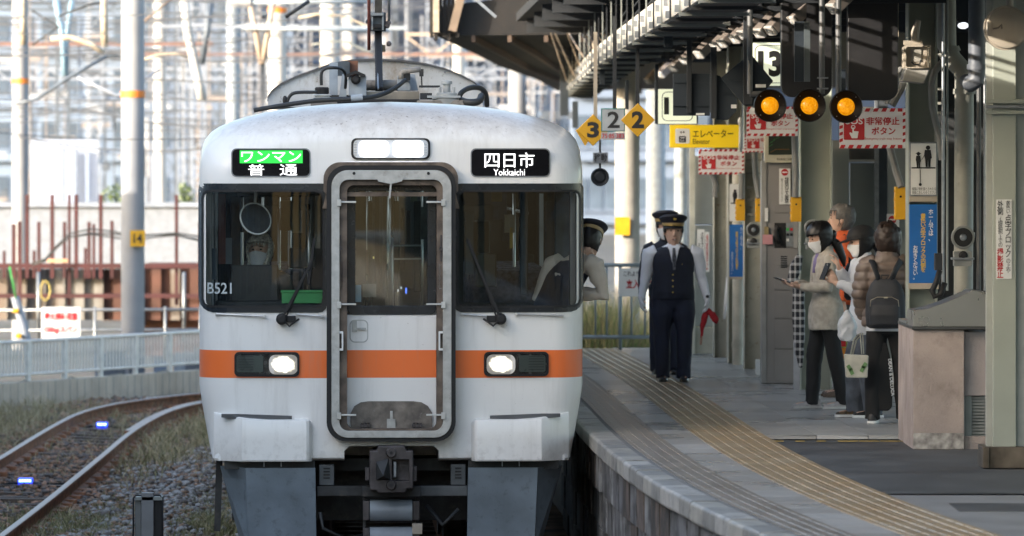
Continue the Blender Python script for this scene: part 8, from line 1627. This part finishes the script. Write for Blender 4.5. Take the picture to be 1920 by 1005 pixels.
# far buildings
def building(px0, px1, ptop, D, label, wall, win, nx, nz, z0=-.34, depth=20, gap=.35, band=False):
    x0, x1 = X_(px0, D), X_(px1, D); z1 = Z_(ptop, D) if ptop is not None else 26; t = thing('office_building', label, 'building', ((x0+x1)/2, D, z0)); mb = MB(); mb.box(x0, x1, D, D+depth, z0, z1); mb.build('wall', wall, t)
    w = (x1-x0)/nx; h = 3.1; k = 0; wm = MB().box(-w*(1-gap)/2, w*(1-gap)/2, -.06, .02, -.75, .75).mesh('window'); with_mat(wm, win); sm_ = MB().box(-w*(1-gap)/2-.1, w*(1-gap)/2+.1, -.18, .02, -.06, .06).mesh('window_sill'); with_mat(sm_, wall)
    for j in range(nz):
        for i in range(nx):
            for me, nn, dz in ((wm, 'window', 0), (sm_, 'window_sill', -.85)):
                o = bpy.data.objects.new(nn, me); C.objects.link(o); o.parent = t; o.location = (x0+w*(i+.5)-(x0+x1)/2, 0, 2.0+j*h+dz)
    if band:
        for j in range(nz+1): mb = MB(); mb.box(x0, x1, D-.5, D, z0+.5+j*h, z0+.9+j*h); mb.build('balcony_slab', wall, t)
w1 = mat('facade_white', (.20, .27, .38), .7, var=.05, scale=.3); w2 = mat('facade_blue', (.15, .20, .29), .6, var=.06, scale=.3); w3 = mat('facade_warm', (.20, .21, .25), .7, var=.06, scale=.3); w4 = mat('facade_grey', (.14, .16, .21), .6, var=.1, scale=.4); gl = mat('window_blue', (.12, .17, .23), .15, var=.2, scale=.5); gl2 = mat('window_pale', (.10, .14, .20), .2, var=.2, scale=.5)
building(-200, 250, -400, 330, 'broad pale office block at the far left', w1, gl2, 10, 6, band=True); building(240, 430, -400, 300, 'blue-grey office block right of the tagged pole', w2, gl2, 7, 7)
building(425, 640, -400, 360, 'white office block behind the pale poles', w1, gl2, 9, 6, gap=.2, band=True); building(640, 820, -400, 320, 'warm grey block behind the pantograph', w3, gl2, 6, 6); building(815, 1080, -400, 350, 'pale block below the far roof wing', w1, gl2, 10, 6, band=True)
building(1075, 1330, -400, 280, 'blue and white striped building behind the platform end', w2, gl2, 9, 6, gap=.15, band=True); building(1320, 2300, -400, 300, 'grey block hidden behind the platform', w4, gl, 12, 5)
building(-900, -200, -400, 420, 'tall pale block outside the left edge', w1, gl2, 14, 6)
# white hoarding of the building site
t = thing('site_hoarding', 'white hoarding panels behind the maroon piles', 'wall', W3(120, 480, 135)); 
for k in range(9): part('hoarding_panel', 58+k*14, 71.5+k*14, 262, 420, 135, 135.1, mat('hoarding', (.36, .42, .55), .5, var=.04), t)
for px in (117, 141): part('hoarding_post', px, px+5, 278, 490, 134.7, 134.8, mat('post_blue', (.18, .22, .30), .5), t)
t = thing('concrete_parapet', 'pale grey-blue parapet running behind the piles', 'wall', W3(200, 540, 112)); part('parapet_body', -80, 460, 388, 500, 116, 116.5, mat('parapet', (.24, .27, .32), .7, var=.1), t); part('parapet_cap', -80, 460, 380, 388, 115.9, 116.6, m_latw, t)
# blue sheet and stacked gear below the railing level
t = thing('material_stack', 'stack of pale blue crates and sheets behind the white railing', 'stack', W3(250, 700, 86))
for k in range(16): px = rg.uniform(150, 400); w = rg.uniform(14, 45); part('crate', px, px+w, rg.uniform(650, 680), 735, 87+k*.25, 87.2+k*.25, rg.choice([m_bluegrey, m_eq[1], m_eq[0], m_eq[2]]), t)
# ---------------------------------------------------------------- small things near the track
for px, py, lab in ((191, 797, 'farther blue light between the rails of the curving track'), (47, 903, 'nearer blue light between the rails of the curving track')):
    D = F*(CZ+.12)/(py-307); t = thing('track_light', lab, 'light', W3(px, py+8, D), 'blue lights between the rails'); s_ = 1
    w = (12 if py > 850 else 9)*D/F; mb = MB(); c = W3(px, py, D); mb.box(c.x-w*1.15, c.x+w*1.15, D, D+.12, c.z-.045, c.z+.035); mb.build('light_case', mat('case_blue', (.01, .02, .14), .4, emit=.25, ecol=(.02, .05, 1)), t, bevel=.008)
    mb = MB(); mb.box(c.x-w, c.x+w, D-.012, D, c.z-.008, c.z+.026); mb.build('light_lens', emis('blue_led', (.05, .12, 1), 2), t); 
    for k in range(5): mb = MB(); mb.obox((c.x+(k-2)*w*.36, D-.016, c.z+.010), (w*.22, .008, .014)); mb.build('led', emis('blue_led_core', (.6, .75, 1), 1.5), t)
    mb = MB(); mb.tube([(c.x-w*5, D+.1, c.z-.05), (c.x-w*2.4, D+.06, c.z-.02), (c.x-w*1.1, D+.05, c.z-.02)], .012, 6); mb.tube([(c.x+w*1.1, D+.05, c.z-.02), (c.x+w*3, D+.06, c.z-.03), (c.x+w*6.5, D+.1, c.z-.03)], .012, 6); mb.build('light_cable', m_black, t, smooth=True)
D = 46.5
t = thing('trackside_box', 'grey post with a black equipment box standing in the grass by the train front', 'equipment box', W3(277, 1040, D)); part('post', 265, 288, 924, 1060, D, D+.08, mat('post_grey', (.20, .21, .22), .5, var=.1), t, .004); part('box_body', 288, 304, 935, 1060, D+.03, D+.2, m_black, t, .006); part('box_side', 253, 265, 937, 1060, D+.04, D+.2, mat('box_side', (.16, .17, .17), .5), t, .006)
mb = MB(); mb.tube([W3(250, 1040, D+.02), W3(250, 935, D+.02), W3(254, 929, D+.02), W3(300, 929, D+.02), W3(305, 935, D+.02), W3(305, 1040, D+.02)], .008, 6); mb.build('guard_frame', m_dark, t, smooth=True); part('box_lid', 254, 304, 932, 938, D+.0, D+.2, m_grey, t)
# ---------------------------------------------------------------- unseen building added outside the left edge to shade the train and track
def shade_building(x1, y0, y1, h, label):
    t = thing('added_building', label, 'building', (x1-4, (y0+y1)/2, -.34)); mb = MB(); mb.box(x1-8, x1, y0, y1, -.34, h); mb.build('wall', mat('shade_building_wall', (.70, .68, .62), .7, var=.08), t); mb = MB(); mb.box(x1-8.3, x1+.3, y0-.3, y1+.3, h, h+.25); mb.build('roof', m_grey, t)  # walls kept pale to bounce light towards the platform
    n = int((y1-y0)/3); wm = MB().box(-.02, .06, -1, 1, 0, 1.5).mesh('window'); with_mat(wm, gl)
    for i in range(n):
        for j in range(int(h/3)): o = bpy.data.objects.new('window', wm); C.objects.link(o); o.parent = t; o.location = (4, y0+3*(i+.5)-(y0+y1)/2, 1.4+3*j)
shade_building(-9.2, -12, 56, 7.1, 'long unseen building added outside the left edge to shade the train'); shade_building(-9.6, 56.4, 84, 4.6, 'lower unseen block added outside the left edge to shade the track and poles')

# ---------------------------------------------------------------- unseen building added to fill the train's glass reflections, with platforms behind the camera
t = thing('added_building', 'dark unseen building added behind the camera for the train glass to reflect', 'building', (2, -46, -.34)); mb = MB(); mb.box(-26, 34, -56, -46, 5.2, 9.5); mb.build('wall', mat('mirrored_block', (.10, .11, .12), .7, var=.2), t)
for x in range(-26, 35, 6): mb = MB(); mb.box(x-.4, x+.4, -50, -49.2, -.34, 5.2); mb.build('pier', m_grey, t)
wm = MB().box(-.9, .9, -.02, .1, 0, 1.6).mesh('window'); with_mat(wm, gl2)
for k in range(26): o = bpy.data.objects.new('window', wm); C.objects.link(o); o.parent = t; o.location = (-27+k*2.2, 10, 6.6)
t = thing('station_platform', 'neighbouring platform and canopy behind the camera', 'platform', (-4, -30, -.34)); mb = MB(); mb.box(-9, -4.2, -90, 2, -.34, 1.0); mb.build('deck', m_pconc, t); mb = MB(); mb.box(-9.5, -3.9, -90, 0, 4.5, 4.8); mb.build('canopy_roof', m_roofdk, t)
for k in range(12): mb = MB(); mb.box(-6.6, -6.4, -88+k*7.5, -87.8+k*7.5, 1, 4.5); mb.build('column', m_col, t)
t = thing('station_platform', 'part of the platform canopy and deck behind the camera', 'platform', (4, -30, -.34)); mb = MB(); mb.box(3.4, 12, -90, 23.9, -.34, 1.0); mb.build('deck', m_pconc, t); mb = MB(); mb.box(2.4, 12, -90, 19.9, 4.85, 5.1); mb.build('canopy_roof', m_roofdk, t)
for k in range(14): mb = MB(); mb.box(5.6, 5.9, -88+k*7.5, -87.7+k*7.5, 1, 4.85); mb.build('column', m_col, t)
